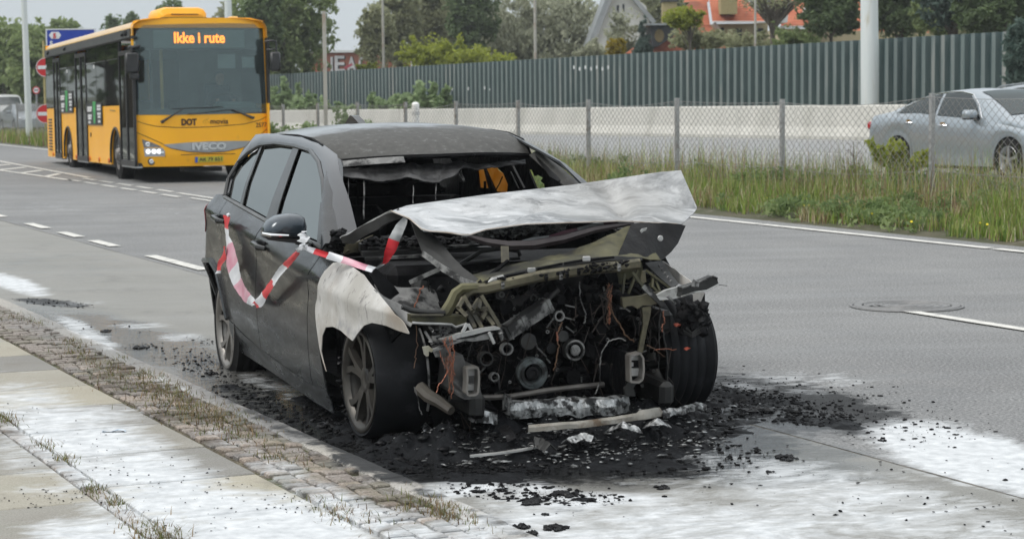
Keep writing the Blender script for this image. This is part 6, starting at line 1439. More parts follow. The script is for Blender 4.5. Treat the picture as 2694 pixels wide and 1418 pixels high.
G[..., 2] += (fbm(G[..., 1] * 14, G[..., 0] * 9, 4, 3) - .5) * .035; G[..., 0] += (fbm(G[..., 1] * 20, G[..., 2] * 20, 3, 8) - .5) * .05
m_ = MB(); m_.grid(G, .006); m_.build('hanging_headlining', pbr('burnt_lining', (.012, .012, .013), (.05, .05, .05), .45, scale=12, bump=.8, bscale=20, bdist=.01), car)
m_ = MB()
for (u, v0, v1) in ((330, 600, 940), (972, 590, 770), (770, 640, 800), (190, 500, 950)):
    m_.tube([wsx(*p5(u + 3 * math.sin(k), v0 + (v1 - v0) * k / 6), off=-.15) for k in range(7)], .0025 if u != 330 else .004, 4)
m_.build('hanging_strand', ashm, car)
YL = .66
for q in ([(560, 470), (1335, 480), (1355, 657), (1362, 760), (560, 800)], [(1396, 488), (1408, 488), (1502, 692), (1506, 760), (1446, 700), (1440, 664)], [(1512, 473), (1790, 440), (1790, 490), (1862, 664), (1862, 720), (1600, 740), (1606, 700), (1614, 630), (1572, 530), (1540, 500)],
          [(1790, 440), (1900, 380), (2060, 590), (2120, 680), (1860, 700), (1942, 664), (1938, 625), (1905, 600), (1925, 570), (1870, 540), (1850, 555), (1825, 500), (1790, 490)], [(560, 380), (1900, 360), (1790, 450), (1512, 476), (1335, 486), (560, 475)], [(1355, 657), (1440, 664), (1502, 692), (1600, 705), (1862, 664), (1942, 664), (2150, 650), (2150, 1000), (1355, 1000)]):
    m_ = MB(); m_.prism([cyy(*p5(*a), YL) for a in q], (0, .012, 0)); m_.build('charred_side_lining', char, car)
for q in ([(1333, 498), (1396, 488), (1442, 666), (1353, 658)], [(1410, 488), (1513, 473), (1530, 505), (1572, 530), (1614, 630), (1600, 700), (1502, 692)]):
    m_ = MB(); m_.prism([cyy(*p5(*a), YL + .016) for a in q], (0, .003, 0)); m_.build('amber_window_remnant', amber, car)
m_ = MB(); m_.tube([cyy(*p5(1565, 560), YL - .01), cyy(*p5(1540, 620), YL - .01), cyy(*p5(1500, 690), YL - .01)], .004, 5); m_.tube([cyy(*p5(1655, 470), .55), cyy(*p5(1700, 560), .55), cyy(*p5(1760, 675), .55)], .012, 6); m_.tube([cyy(*p5(1640, 520), .6), cyy(*p5(1710, 670), .6)], .006, 6); m_.build('pillar_remains', dkmet, car, kind='stuff')
# left flank (far side), rear end, tailgate and tail light
for (nm, b_, t_2, l_, r_) in (('side_panel', [(-.66, .3), (-.5, .635), (-.1, .62), (.12, .37), (.3, .2), (2.2, .2)], [(-.9, 1.0), (.5, .98), (2.2, .94)], [(-.66, .3), (-.9, 1.0)], [(2.2, .2), (2.2, .94)]),):
    m_ = MB(); side_patch(m_, b_, t_2, l_, r_, 40, 12, 0, .006, -1); m_.build(nm, cpaint, car, smooth=40)
m_ = MB(); G = []
for k, z in enumerate((.28, .5, .7, .85, .98, 1.02, 1.2, 1.33)):
    wd = (.78, .80, .79, .74, .70, .62, .54, .50)[k]; bx_ = (-.86, -.90, -.90, -.86, -.84, -.80, -.70, -.60)[k]; row = []
    for q in np.linspace(-1, 1, 15): row.append((bx_ + .10 * abs(q) ** 4 + (0), q * wd, z))
    G.append(row)
m_.grid(np.array(G), .01); m_.build('tailgate', cpaint, car, smooth=40)
m_ = MB(); side_patch(m_, [(-.60, .79), (-.5, .80)], [(-.80, .95), (-.62, .965), (-.5, .95)], [(-.60, .79), (-.72, .88), (-.80, .95)], [(-.5, .8), (-.47, .87), (-.5, .95)], 8, 8, .006, .004); m_.build('tail_light', pbr('tail_lamp', (.28, .02, .025), (.16, .01, .015), .2, scale=12), car, smooth=True)
# mirror
m_ = MB(); ol = [(640, 1060), (655, 1010), (690, 955), (760, 910), (870, 885), (960, 888), (1015, 920), (1035, 1000), (1030, 1085), (990, 1110), (800, 1100), (700, 1088), (650, 1078)]
c0 = np.mean([cx(*r1(*q), 1.76) for q in ol], 0); rings = []
for (dx, s_) in ((-.075, .80), (-.06, .93), (-.02, 1.0), (.03, .97), (.065, .86), (.085, .65), (.095, .3)):
    rings.append([tuple(c0 + (np.array(cx(*r1(*q), 1.76)) - c0) * [0, s_, s_] + np.array([dx, 0, 0])) for q in ol])
n_ = len(ol); V_ = [p for r in rings for p in r]; Fs = [(i * n_ + k, i * n_ + (k + 1) % n_, (i + 1) * n_ + (k + 1) % n_, (i + 1) * n_ + k) for i in range(len(rings) - 1) for k in range(n_)] + [tuple(range(n_)), tuple(range(len(V_) - n_, len(V_)))]
m_.add(V_, Fs); mir = m_.build('wing_mirror', pbr('mirror_shell', (.025, .04, .055), (.05, .06, .07), .22, .3, scale=5, coat=.5), car, smooth=60)
m_ = MB(); m_.tube([cx(*r1(642, 1066), 1.86), cx(*r1(720, 1082), 1.872), cx(*r1(880, 1085), 1.872)], [.008, .011, .006], 6); m_.build('indicator_strip', chrome, mir)
m_ = MB(); m_.prism([cx(*r1(*q), 1.80) for q in ((660, 1095), (800, 1108), (980, 1112), (1000, 1160), (860, 1145), (700, 1125))], (-.1, 0, 0)); m_.bar(cx(*r1(960, 1130), 1.76), cx(*r1(1090, 1175), 1.8), .05, .03); m_.build('mirror_base', bgl, mir)
# wheels
def wheel(name, c, R_, width, rim_r, rimmat, tyremat, sgn, steer=0.0, flat=.0, label=None, grooves=True, spokes=True):
    h = width / 2; o = MB(); nseg = 56
    if grooves: prof = [(rim_r - .01, -h * .9), (rim_r + .012, -h * .95), ((rim_r + R_) / 2, -h * 1.05), (R_ - .02, -h * .98), (R_ - .004, -h * .86)] + [(R_ - (.009 if i in (3, 6, 9, 12) else 0), -h * .86 + h * 1.72 * i / 15) for i in range(16)] + [(R_ - .02, h * .98), ((rim_r + R_) / 2, h * 1.05), (rim_r + .012, h * .95), (rim_r - .01, h * .9)]
    else: prof = [(rim_r - .01, -h * .9), (rim_r + .008, -h * .96), (R_ - .016, -h), (R_ - .003, -h * .85), (R_, 0), (R_ - .003, h * .85), (R_ - .016, h), (rim_r + .008, h * .96), (rim_r - .01, h * .9)]
    o.lathe(prof, (0, 0, 0), (0, 1, 0), nseg)
    if flat: o.v = [(x, y * (1 + .10 * max(0, (-z - R_ * .75) / R_)), max(z, -R_ + flat)) for x, y, z in o.v]
    if not grooves: o.v = [(x + .006 * (vnoise(np.array(x * 9 + y * 5), np.array(z * 9), 3) - .5) * 2, y, z + .004 * (vnoise(np.array(x * 14), np.array(z * 14 + y * 11), 4) - .5)) for x, y, z in o.v]
    tw_ = o.build(name, tyremat, car, smooth=50); tw_.location = c; tw_.rotation_euler = (0, .03 * 0, steer)
    if label: tw_['label'] = label
    yo = -h * sgn   # outer side: sgn=1 is the right side of the car (-y)
    r = MB(); r.lathe([(rim_r - .012, h * sgn * .7), (rim_r - .03, 0), (rim_r - .025, yo * .6), (rim_r - .006, yo * .93), (rim_r + .008, yo * .99), (rim_r + .002, yo * 1.02), (rim_r - .016, yo * .98), (rim_r - .03, yo * .8)], (0, 0, 0), (0, 1, 0), nseg); ro = r.build('rim', rimmat, tw_, smooth=50)
    if not spokes: return tw_
    d = MB(); d.lathe([(.15, yo * .1), (.15, yo * .16), (0, yo * .16)], (0, 0, 0), (0, 1, 0), 30); d.build('brake_disc', dkmet, tw_)
    s = MB(); s.lathe([(.062, yo * .3), (.06, yo * .74), (.045, yo * .80), (.03, yo * .76), (0, yo * .76)], (0, 0, 0), (0, 1, 0), 24)
    s.build('hub', rimmat, ro, smooth=50)
    for i in range(5):
        for dd in (-1, 1):
            a0 = i * 2 * math.pi / 5 + .3; a1 = a0 + dd * .24; q = MB(); pts_ = []
            for k, (rr_, yk, wa) in enumerate(((.045, .76, .02), (.10, .80, .10), (.16, .84, .16), (rim_r - .03, .90, .24), (rim_r - .012, .93, .26))):
                a = a0 + dd * wa; pts_.append((rr_ * math.cos(a), yo * yk, rr_ * math.sin(a)))
            rows = []
            for k, p in enumerate(pts_):
                p = Vector(p); dirv = Vector(pts_[min(k + 1, 4)]) - Vector(pts_[max(k - 1, 0)]); sd = dirv.cross(Vector((0, 1, 0))).normalized(); w = (.024, .019, .016, .019, .024)[k]; dp = .028 * sgn
                rows.append([p - sd * w + Vector((0, dp, 0)), p - sd * w * .8, p + sd * w * .8, p + sd * w + Vector((0, dp, 0)), p - sd * w + Vector((0, dp, 0))])
            q.grid(np.array([[tuple(v) for v in r_] for r_ in rows])); q.build('spoke', rimmat, ro, smooth=50)
    return tw_

wheel('wheel', (0.0, -.755, .315), .30, .235, .236, rimc, rub, 1, 0, .012)
wheel('wheel', (0.0, .755, .315), .30, .235, .236, rimd, rub, -1, 0, .012)
hub = CP.on(936, 1000, 1, -.855); fw_ = wheel('wheel', tuple(hub + np.array([0, .135, 0])), .262, .25, .225, rimd, tyreb, 1, .05, .012, 'burnt smooth front tyre on a sooty rim', grooves=False)
wheel('wheel', (hub[0], hub[1] + .135 + 1.36, hub[2] + .045), .272, .25, .225, rimd, tyreb, -1, .05, .012)
m_ = MB(); m_.tube([(hub[0] + .0, hub[1] + .26, hub[2] + .30 * math.cos(a) * 1) if False else (hub[0] + .265 * math.sin(a), hub[1] + .255, hub[2] + .265 * math.cos(a)) for a in np.linspace(.5, 2.0, 14)], .006, 5); m_.build('tyre_bead_wire', ashm, car)
# tyre remnants: warped outer rim edge of bumps on the rear side of the front wheel
m_ = MB(); rr = random.Random(4)
for i in range(22):
    a = math.radians(rr.uniform(150, 235)); m_.chunk((hub[0] + .238 * math.cos(a), hub[1] - .005 + rr.uniform(-.01, .02), hub[2] + .238 * math.sin(a)), rr.uniform(.008, .02), i)
m_.build('molten_drips', charg, car)
# ---------------- bonnet
ol = dict(A=(440, 430), B=(540, 395), C=(1040, 325), D=(1600, 262), E=(2180, 178), F=(2310, 168), G=(2415, 410), H=(2390, 445), I=(2315, 515), J=(1900, 495), K=(1300, 515), L=(1040, 552), M=(930, 590), N=(800, 568), O=(650, 558), P=(560, 480))
bx_ = dict(A=2.45, B=2.34, C=2.28, D=2.22, E=2.24, F=2.27, G=2.42, H=2.52, I=2.70, J=2.74, K=2.78, L=2.78, M=2.82, N=2.80, O=2.78, P=2.64)
V3 = {k: cx(*z3(*p), bx_[k]) for k, p in ol.items()}
G = coons([V3[k] for k in 'APONMLKJI'], [V3[k] for k in 'BCDEF'], [V3['A'], V3['B']], [V3['I'], V3['H'], V3['G'], V3['F']], 72, 30)
Uu = np.linspace(0, 1, 72)[:, None]; Vv = np.linspace(0, 1, 30)[None]; env = np.sin(np.pi * Uu) ** .5 * np.sin(np.pi * Vv) ** .7
G[..., 2] += env * (.05 * (fbm(Uu * 3.2 + 0 * Vv, Vv * 2.2 + 0 * Uu, 3, 12) - .5) + .022 * (fbm(Uu * 9 + Vv * 3, Vv * 5 + 0 * Uu, 4, 5) - .5)) - .05 * np.exp(-((Uu - .70 - .12 * (1 - Vv)) / .035) ** 2) * env + .018 * np.exp(-((Uu - .9) / .03) ** 2) * env
G[..., 2] += env * .016 * np.abs(np.sin((Uu * 4.2 + Vv * 1.7) * 3.1)) ** .5 - env * .02 * np.exp(-np.abs(Uu - .42 - .1 * Vv) / .02)
m_ = MB(); m_.grid(G, .004); hood = m_.build('bonnet', hoodm, car, smooth=50); hood['label'] = 'bonnet burnt to bare silver metal, folded and lifted'
edge = [V3[k] for k in 'APONMLKJIHGF']; Gb = G[:, 0]
m_ = MB(); m_.tube([tuple(p) for p in Gb[::2]], .0035, 4); m_.build('bonnet_edge', pbr('edge_rust', (.30, .25, .2), (.5, .46, .42), .6, .2, scale=12), hood)
# fold at left: rear beam going down to the hinge
sheetpx('bonnet_side_beam', dkmet, [z3(125, 640), z3(200, 640), z3(330, 560), z3(420, 505), z3(520, 480)], [z3(112, 602), z3(170, 580), z3(300, 505), z3(400, 452), z3(470, 440)], [2.15, 2.2, 2.3, 2.38, 2.46], [2.15, 2.2, 2.28, 2.36, 2.45], 20, 5, .012, .02, hood)
m_ = MB(); m_.tube([cx(*z3(*q), x) for q, x in (((112, 602), 2.14), ((190, 566), 2.2), ((310, 496), 2.28), ((400, 448), 2.36), ((440, 430), 2.45))], .005, 5); m_.build('beam_edge_highlight', alub, hood)  # bright tube along the beam: its edge highlight put in as colour
sheetpx('hinge_bracket', gold, [z3(140, 720), z3(200, 700), z3(270, 700), z3(285, 640)], [z3(130, 650), z3(190, 640), z3(240, 625), z3(325, 585)], 2.08, 2.08, 10, 5, .01, .006)
m_ = MB(); m_.bar(cx(*z3(255, 640), 2.07), cx(*z3(262, 700), 2.07), .02, .02); m_.bar(cx(*z3(285, 640), 2.07), cx(*z3(290, 690), 2.07), .012, .02); m_.chunk(cx(*z3(150, 690), 2.07), .03, 3); m_.build('hinge', gold, car, kind='stuff')
# left strut of the inner frame
sheetpx('bonnet_frame_strut', dkmet, [z3(565, 500), z3(600, 600), z3(640, 700), z3(760, 800), z3(900, 890), z3(1010, 918)], [z3(600, 510), z3(690, 570), z3(740, 610), z3(830, 710), z3(930, 810), z3(1050, 905)], [2.62, 2.72, 2.82, 2.9, 2.98, 3.04], [2.6, 2.66, 2.74, 2.84, 2.94, 3.03], 26, 8, .014, .004, hood, 3)
sheetpx('bonnet_frame_flange', ashm, [z3(632, 716), z3(760, 815), z3(890, 900), z3(1005, 925)], [z3(642, 682), z3(770, 772), z3(905, 862), z3(1020, 895)], [2.83, 2.92, 3.0, 3.06], [2.83, 2.92, 3.0, 3.06], 20, 4, .006, .006, hood, 4)
# big inner panel, olive, rising to the right plate
sheetpx('bonnet_inner_panel', olive, [z3(1000, 905), z3(1160, 850), z3(1400, 793), z3(1700, 742), z3(1890, 722), z3(2060, 735), z3(2180, 750)], [z3(960, 838), z3(1150, 800), z3(1400, 745), z3(1600, 690), z3(1760, 620), z3(1900, 560), z3(2010, 512)], [3.04, 3.04, 3.05, 3.04, 3.0, 2.96, 2.9], [2.9, 2.88, 2.85, 2.82, 2.8, 2.78, 2.76], 40, 12, .016, .004, hood, 6)
sheetpx('bonnet_corner_plate', charg, [z3(1900, 725), z3(2060, 738), z3(2180, 752), z3(2250, 690), z3(2290, 640)], [z3(1990, 512), z3(2100, 505), z3(2200, 508), z3(2300, 518), z3(2340, 528)], [2.98, 2.95, 2.88, 2.84, 2.8], [2.76, 2.75, 2.74, 2.73, 2.72], 20, 12, .012, .006, hood, 8)
for q in (((2048, 560), (2060, 545), (2092, 538), (2085, 555), (2068, 562), (2055, 572)),):
    m_ = MB(); m_.prism([cx(*z3(*a), 2.86) for a in q], (-.006, 0, 0)); m_.build('clip', alub, hood)
m_ = MB(); m_.lathe([(0, .004), (.012, .004), (.014, 0)], cx(*z3(2177, 607), 2.87), (1, 0, 0), 12); m_.build('plug', alub, hood)
# front lip of the frame with slots
def band(name, mat, low, high, xs1, th=.012, nu=30, parent=car, seed=2, nz=.004): return sheetpx(name, mat, [z3(*q) for q in low], [z3(*q) for q in high], xs1, [x - .01 for x in xs1], nu, 4, nz, th, parent, seed)
band('bonnet_front_lip', dkmet, [(1040, 922), (1165, 870), (1345, 828), (1700, 762), (1890, 745), (2060, 748)], [(1030, 900), (1165, 838), (1345, 798), (1700, 733), (1890, 718), (2060, 730)], [3.06, 3.07, 3.08, 3.07, 3.03, 2.99], parent=hood)
for a, b_ in (((1175, 855), (1335, 822)), ((1385, 806), (1545, 772)), ((1560, 770), (1690, 748)), ((1730, 748), (1880, 730))):
    m_ = MB(); m_.prism([cx(*z3(a[0], a[1] - 9), 3.087), cx(*z3(b_[0], b_[1] - 9), 3.087), cx(*z3(b_[0], b_[1] + 7), 3.087), cx(*z3(a[0], a[1] + 8), 3.087)], (-.01, 0, 0)); m_.build('slot', char, hood)  # dark raised strips; the slots' inner shade is put into their colour
for a in ((1345, 812), (1700, 738)): m_ = MB(); c_ = cx(*z3(*a), 3.09); m_.box(c_, (.012, .035, .022), bev=.003); m_.build('clip', alub, hood)
m_ = MB(); m_.tube([cx(*z3(*q), 3.095) for q in ((1060, 895), (1100, 882), (1165, 855))], [.004, .018, .012], 5); m_.build('lip_end', alub, hood)
# dark beam across the mouth
m_ = MB(); m_.tube([cx(*z3(*q), x) for q, x in (((930, 592), 2.80), ((1050, 630), 2.80), ((1200, 652), 2.80), ((1350, 648), 2.78), ((1550, 610), 2.76), ((1750, 550), 2.74), ((2000, 508), 2.72))], [.012, .018, .022, .022, .02, .016, .012], 6); m_.build('bonnet_cross_rib', pbr('rib_brown', (.03, .022, .024), (.06, .05, .05), .5, .2, scale=8), hood, smooth=True)
m_ = MB(); m_.bar(cx(*z3(1172, 665), 2.84), cx(*z3(1175, 770), 2.9), .035, .02); m_.build('latch_post', gold, hood)
m_ = MB(); m_.bar(cx(*z3(560, 890), 2.8), cx(*z3(750, 805), 2.86), .018, .018); m_.build('bonnet_stay', ashm, car)
m_ = MB(); m_.tube([cx(*z3(890, 770), 2.6), cx(*z3(1020, 690), 2.6), cx(*z3(1150, 672), 2.6), cx(*z3(1260, 690), 2.6), cx(*z3(1270, 720), 2.6)], .01, 6); m_.tube([cx(*z3(890, 775), 2.62), cx(*z3(1100, 745), 2.62), cx(*z3(1270, 735), 2.62)], .008, 6); m_.build('burnt_cable', dkmet, car)
# cowl and scuttle
m_ = MB(); m_.bar(cx(*z3(230, 660), 2.1), cx(*z3(700, 655), 2.15), .12, .035); m_.bar(cx(*z3(250, 705), 2.25), cx(*z3(1080, 672), 2.3), .05, .02); m_.build('scuttle', dkmet, car)
m_ = MB(); m_.bar(cx(*z3(290, 672), 2.2), cx(*z3(640, 662), 2.25), .05, .01); m_.bar(cx(*z3(800, 660), 2.3), cx(*z3(1000, 648), 2.3), .05, .01); m_.bar(cx(*z3(270, 740), 2.3), cx(*z3(640, 718), 2.36), .03, .012); m_.build('scuttle_trim', ashm, car)
ash = pbr('ash_flake', (.10, .103, .103), (.32, .33, .32), .8, scale=25, detail=6, c3=(.03, .03, .03), s3=18, l3=.48, h3=.58)
m_ = MB(); rr = random.Random(9)
for i in range(260):
    u, v = rr.uniform(940, 1560), rr.gauss(0, 1); v = 575 - (u - 940) * .06 + v * 16 + (15 if u < 1100 else 0); m_.chunk(cx(*z3(u, v), rr.uniform(2.45, 2.62)), rr.uniform(.006, .022), i, .5)
m_.build('ash_heap', ash, car, kind='stuff')
m_ = MB()
for i in range(240):
    u, v = rr.uniform(260, 1000), rr.uniform(600, 660); m_.chunk(cx(*z3(u, v), rr.uniform(2.05, 2.3)), rr.uniform(.006, .028), i, .5)
for i in range(120):
    u, v = rr.uniform(60, 130), rr.uniform(560, 720); m_.chunk(cx(*z3(u, v), rr.uniform(2.0, 2.1)), rr.uniform(.008, .025), i, .7)
m_.build('charred_scraps', char, car, kind='stuff')
m_ = MB(); m_.box((2.35, -.02, .80), (.5, 1.3, .22), bev=.04); m_.build('scuttle_tray', char, car)
# ---------------------------------------------------------------- bared engine bay
eng = MB()
m_ = MB(); m_.box((2.50, 0, .56), (.10, 1.0, .60)); m_.build('firewall', char, car)
for s_ in (-1, 1):
    m_ = MB(); m_.box((2.75, s_ * .50, .66), (.5, .07, .10), bev=.02); m_.box((2.80, s_ * .44, .36), (.7, .07, .11), bev=.02); m_.build('chassis_rail', dkmet, car)
    m_ = MB(); m_.box((2.40, s_ * .60, .55), (.05, .40, .5)); m_.build('inner_arch', char, car)
G = []
rr = random.Random(2)
m_ = MB(); nx_, nz_ = 46, 26; YY = np.linspace(-.50, .50, nx_); ZZ = np.linspace(.18, .86, nz_)
GG = np.array([[(2.84 + .10 * (fbm(np.array(y * 7), np.array(z * 7), 5, 31) - .5) * 2 - .10 * abs(y / .5) ** 3 - .12 * max(0, z - .7) / .16, y, z) for z in ZZ] for y in YY]); m_.grid(GG, .01); m_.build('engine_block', charg, car, smooth=50)
m_ = MB()
for i in range(16):
    y, z = rr.uniform(-.42, .42), rr.uniform(.25, .82); m_.tube([(2.84, y, z), (2.96 + rr.uniform(-.03, .03), y + rr.uniform(-.03, .03), z)], rr.uniform(.014, .035), 12)
for i in range(520):
    y, z = rr.uniform(-.50, .50), rr.uniform(.20, .86); m_.chunk((2.90 + rr.uniform(-.03, .06) - .10 * abs(y / .5) ** 3, y, z), rr.uniform(.008, .034), i, rr.uniform(.6, 1.3))
for i in range(26):
    y, z = rr.uniform(-.46, .46), rr.uniform(.25, .84); m_.tube([(2.9, y, z), (2.97, y + rr.uniform(-.08, .08), z + rr.uniform(-.06, .06)), (2.93, y + rr.uniform(-.16, .16), z + rr.uniform(-.12, .12))], rr.uniform(.005, .012), 6)
m_.build('engine_castings', char, car, kind='stuff')
m_ = MB()
for i in range(30):
    y, z = rr.uniform(-.46, .46), rr.uniform(.25, .84); m_.lathe([(.003, .0), (.006, .01), (.008, .0)], (2.97, y, z), (1, 0, 0), 8); 
for i in range(26):
    y, z = rr.uniform(-.44, .44), rr.uniform(.3, .8); m_.bar((2.96, y, z), (2.97 + rr.uniform(-.02, .02), y + rr.uniform(-.06, .06), z + rr.uniform(-.05, .05)), .007, .006)
m_.build('engine_bolts', ashm, car, kind='stuff')
def ringpx(name, u, v, rpx, mat, prof, x=3.0, tilt=(1, .0, .05), n=36):
    c = cx(u, v, x); k = 1 / 604.0; R_ = rpx * k
    mb = MB(); mb.lathe([(a * R_, h * R_) for a, h in prof], c, tilt, n); return mb.build(name, mat, car, smooth=40)
u, v = p4(70, 975); ringpx('crank_pulley', u, v, 43, teal, [(1, -.4), (1, -.05), (.96, 0), (.80, .02), (.78, .06), (.60, .08), (.56, 0), (.52, -.2), (.50, -.5)], 3.02)
ringpx('pulley_hub', u, v, 20, charg, [(.9, -.6), (.9, 0), (.55, .05), (.5, -.2), (0, -.2)], 3.02)
u, v = p4(430, 780); al = ringpx('belt_pulley', u, v, 29, dkmet, [(1, -.8), (1, -.05), (.93, .03), (.80, .03), (.76, -.06), (.70, -.06), (.66, .0)], 3.05)
ringpx('pulley_ring', u, v, 28, ashm, [(.99, .05), (.95, .09), (.84, .09), (.81, .04)], 3.052); ringpx('pulley_face', u, v, 15, ashm, [(1, 0), (.95, .12), (.45, .14), (.4, .05), (.25, .05), (.2, .14), (0, .14)], 3.05)
for (nm, (u, v), r_, mat, prof, x) in (('hose_end', p4(300, 490), 14, ashm, [(1, -.8), (1, 0), (.85, .03), (.72, 0), (.7, -.6)], 3.04), ('small_pulley', p4(330, 660), 15, dkmet, [(1, -.7), (1, 0), (.8, .04), (.5, .0), (0, .0)], 3.02), ('tensioner', p4(35, 705), 22, dkmet, [(1, -.5), (1, 0), (.85, .05), (.5, .02), (.3, .08), (0, .08)], 2.99),
    ('small_pulley', p4(230, 765), 14, charg, [(1, -.6), (1, 0), (.7, .05), (0, .05)], 3.0), ('hose_end', p3(815, 830), 19, dkmet, [(1, -1.4), (1, 0), (.9, .04), (.78, 0), (.75, -1)], 3.06), ('hose_end', p3(1000, 740), 17, ashm, [(1, -1), (1, 0), (.85, .04), (.7, 0), (.68, -.8)], 3.0), ('hose_end', p3(890, 990), 12.5, ashm, [(1, -1.4), (1, 0), (.85, .05), (.72, 0), (.7, -1)], 3.05),
    ('lifting_eye', p3(950, 255), 8, ashm, [(1, -.3), (1, .0), (.8, .2), (.6, 0), (.6, -.3)], 2.98), ('pipe_end', p4(80, 335), 10, dkmet, [(1, -.5), (1, 0), (.6, 0), (.6, -.5)], 2.98), ('nut', p4(195, 622), 5, ashm, [(1, -.5), (1, .3), (.5, .3), (.5, 0)], 3.02), ('nut', p4(705, 690), 5, ashm, [(1, -.5), (1, .3), (.5, .3), (.5, 0)], 3.02), ('nut', p4(280, 942), 5, ashm, [(1, -.5), (1, .3), (.5, .3), (.5, 0)], 3.02), ('nut', p3(1022, 1033), 4, ashm, [(1, -.5), (1, .3), (.5, .3), (.5, 0)], 3.05)):
    ringpx(nm, u, v, r_, mat, prof, x, n=20)
def tubepx(name, pts, xs1, r, mat, n=8, parent=car, smooth=True):
    mb = MB(); mb.tube([cx(*p, x) for p, x in zip(pts, xs1 if isinstance(xs1, list) else [xs1] * len(pts))], r, n); return mb.build(name, mat, parent, smooth=smooth)
m_ = MB(); a, b_ = Vector(cx(*p3(965, 605), 3.06)), Vector(cx(*p4(205, 385), 3.02)); m_.bar(a, b_, .062, .058); 
for q in (.06, .36, .92): m_.bar(a.lerp(b_, q), a.lerp(b_, q + .03), .07, .066)
m_.build('intake_pipe', ashm, car); tubepx('coolant_pipe', [p4(205, 345), p4(260, 290), p4(290, 262)], 3.0, .011, dkmet)
tubepx('cross_tube', [p3(770, 1170), p3(1000, 1165), p4(200, 1118), p4(430, 1092), p4(670, 1068)], [3.1, 3.1, 3.1, 3.08, 3.05], .012, pbr('tube_grey', (.07, .065, .06), (.14, .13, .12), .5, .4, scale=10))
tubepx('cross_tube', [p3(480, 1180), p3(620, 1190), p3(760, 1180)], 3.08, .014, dkmet); tubepx('lower_hose', [p3(215, 1080), p3(300, 1160), p3(400, 1215), p3(500, 1290)], [2.95, 3.0, 3.05, 3.12], [.03, .03, .026, .02], pbr('hose_brown', (.05, .043, .035), (.09, .08, .065), .6, scale=8))
tubepx('lower_hose', [p4(980, 1090), p4(1060, 1065), p4(1140, 1060)], 2.95, .016, dkmet)
m_ = MB(); c = cx(*p4(790, 1000), 2.95); m_.lathe([(.0, .06), (.07, .05), (.085, 0), (.085, -.15)], c, (1, .1, 0), 20); m_.build('horn_canister', charg, car, smooth=40)
# radiator support: tan beam with bolts, curved leg at the left
m_ = MB(); pts = [((870, 1060), 3.05), ((905, 985), 3.08), ((960, 938), 3.10), ((1050, 930), 3.11), ((1200, 895), 3.11), ((1400, 850), 3.11), ((1550, 828), 3.10), ((1720, 802), 3.08), ((1880, 790), 3.05), ((2040, 770), 3.0)]
P_ = [np.array(cx(*z3(*p), x)) for p, x in pts]; m_.grid(np.array([[p + [0, 0, .022], p + [.012, 0, .012], p + [.012, 0, -.012], p + [0, 0, -.022], p + [-.03, 0, -.022], p + [-.03, 0, .022]] for p in P_]), .003); m_.build('radiator_support', gold, car, smooth=35)
m_ = MB(); P_ = [np.array(cx(*p3(*q), x)) for q, x in (((440, 430), 3.08), ((500, 330), 3.08), ((540, 240), 3.08), ((600, 195), 3.09), ((720, 190), 3.1), ((880, 200), 3.1))]; m_.tube(P_, [.028, .026, .024, .022, .02, .014], 8); m_.build('support_leg', olive, car, smooth=True)
for q in ((1160, 908), (1440, 858), (1535, 850), (1575, 838), (1650, 822), (1910, 795)):
    m_ = MB(); c = cx(*z3(*q), 3.13); m_.lathe([(.004, .012), (.007, .01), (.009, 0)], c, (1, 0, 0), 8); m_.box(c, (.01, .012, .03)); m_.build('bolt', ashm if q[0] in (1160, 1535, 1910) else char, car)
# left headlamp carrier
m_ = MB(); m_.prism([cx(*p3(*q), 3.12) for q in ((150, 440), (300, 445), (440, 450), (600, 440), (640, 460), (630, 520), (540, 545), (500, 515), (330, 515), (150, 508))], (-.07, 0, 0)); m_.build('front_rail', olive, car)
tubepx('rail_edge', [p3(150, 505), p3(250, 512), p3(400, 515), p3(500, 522), p3(540, 545), p3(620, 520)], 3.125, .006, alub); tubepx('rail_edge', [p3(135, 440), p3(300, 440), p3(430, 440)], 3.125, .006, gold)
tubepx('rail_bead', [p3(60, 360), p3(140, 395), p3(280, 410), p3(440, 420)], 3.1, .012, dkmet)
m_ = MB(); m_.prism([cx(*p3(*q), 3.1) for q in ((395, 530), (500, 530), (505, 640), (470, 900), (450, 950), (400, 700))], (-.01, 0, 0)); m_.build('side_plate', ashm, car)
def barpx(name, a, b_, x0, x1, w, h, mat, parent=car):
    mb = MB(); mb.bar(cx(*a, x0), cx(*b_, x1), h, w, up=(1, 0, 0)); return mb.build(name, mat, parent)
hc = thing  # noqa
fr_ = MB()
for a, b_, w in (((605, 265), (770, 550), .020), ((560, 370), (640, 450), .014), ((610, 280), (560, 370), .014), ((640, 400), (710, 550), .014), ((690, 385), (825, 378), .014), ((742, 295), (690, 385), .014), ((765, 262), (935, 545), .012), ((755, 300), (742, 378), .012), ((820, 378), (770, 470), .014), ((770, 470), (700, 400), .01), ((800, 430), (880, 530), .018), ((620, 300), (690, 390), .006)):
    fr_.bar(cx(*p3(*a), 3.17), cx(*p3(*b_), 3.21), .016, w, up=(1, 0, 0))
fo_ = fr_.build('headlamp_frame', gold, car)
m_ = MB(); m_.prism([cx(*p3(*q), 3.25) for q in ((400, 655), (560, 605), (640, 590), (760, 560), (900, 540), (935, 548), (930, 565), (820, 580), (700, 612), (570, 640), (480, 660), (410, 672))], (-.03, 0, 0)); m_.build('bracket_bar', alub, car)
m_ = MB(); m_.prism([cx(*p3(*q), 3.25) for q in ((330, 748), (420, 715), (560, 655), (700, 640), (850, 590), (880, 600), (840, 650), (700, 672), (620, 665), (500, 705), (400, 745), (335, 765))], (-.03, 0, 0)); m_.build('bracket_bar', ashm, car)
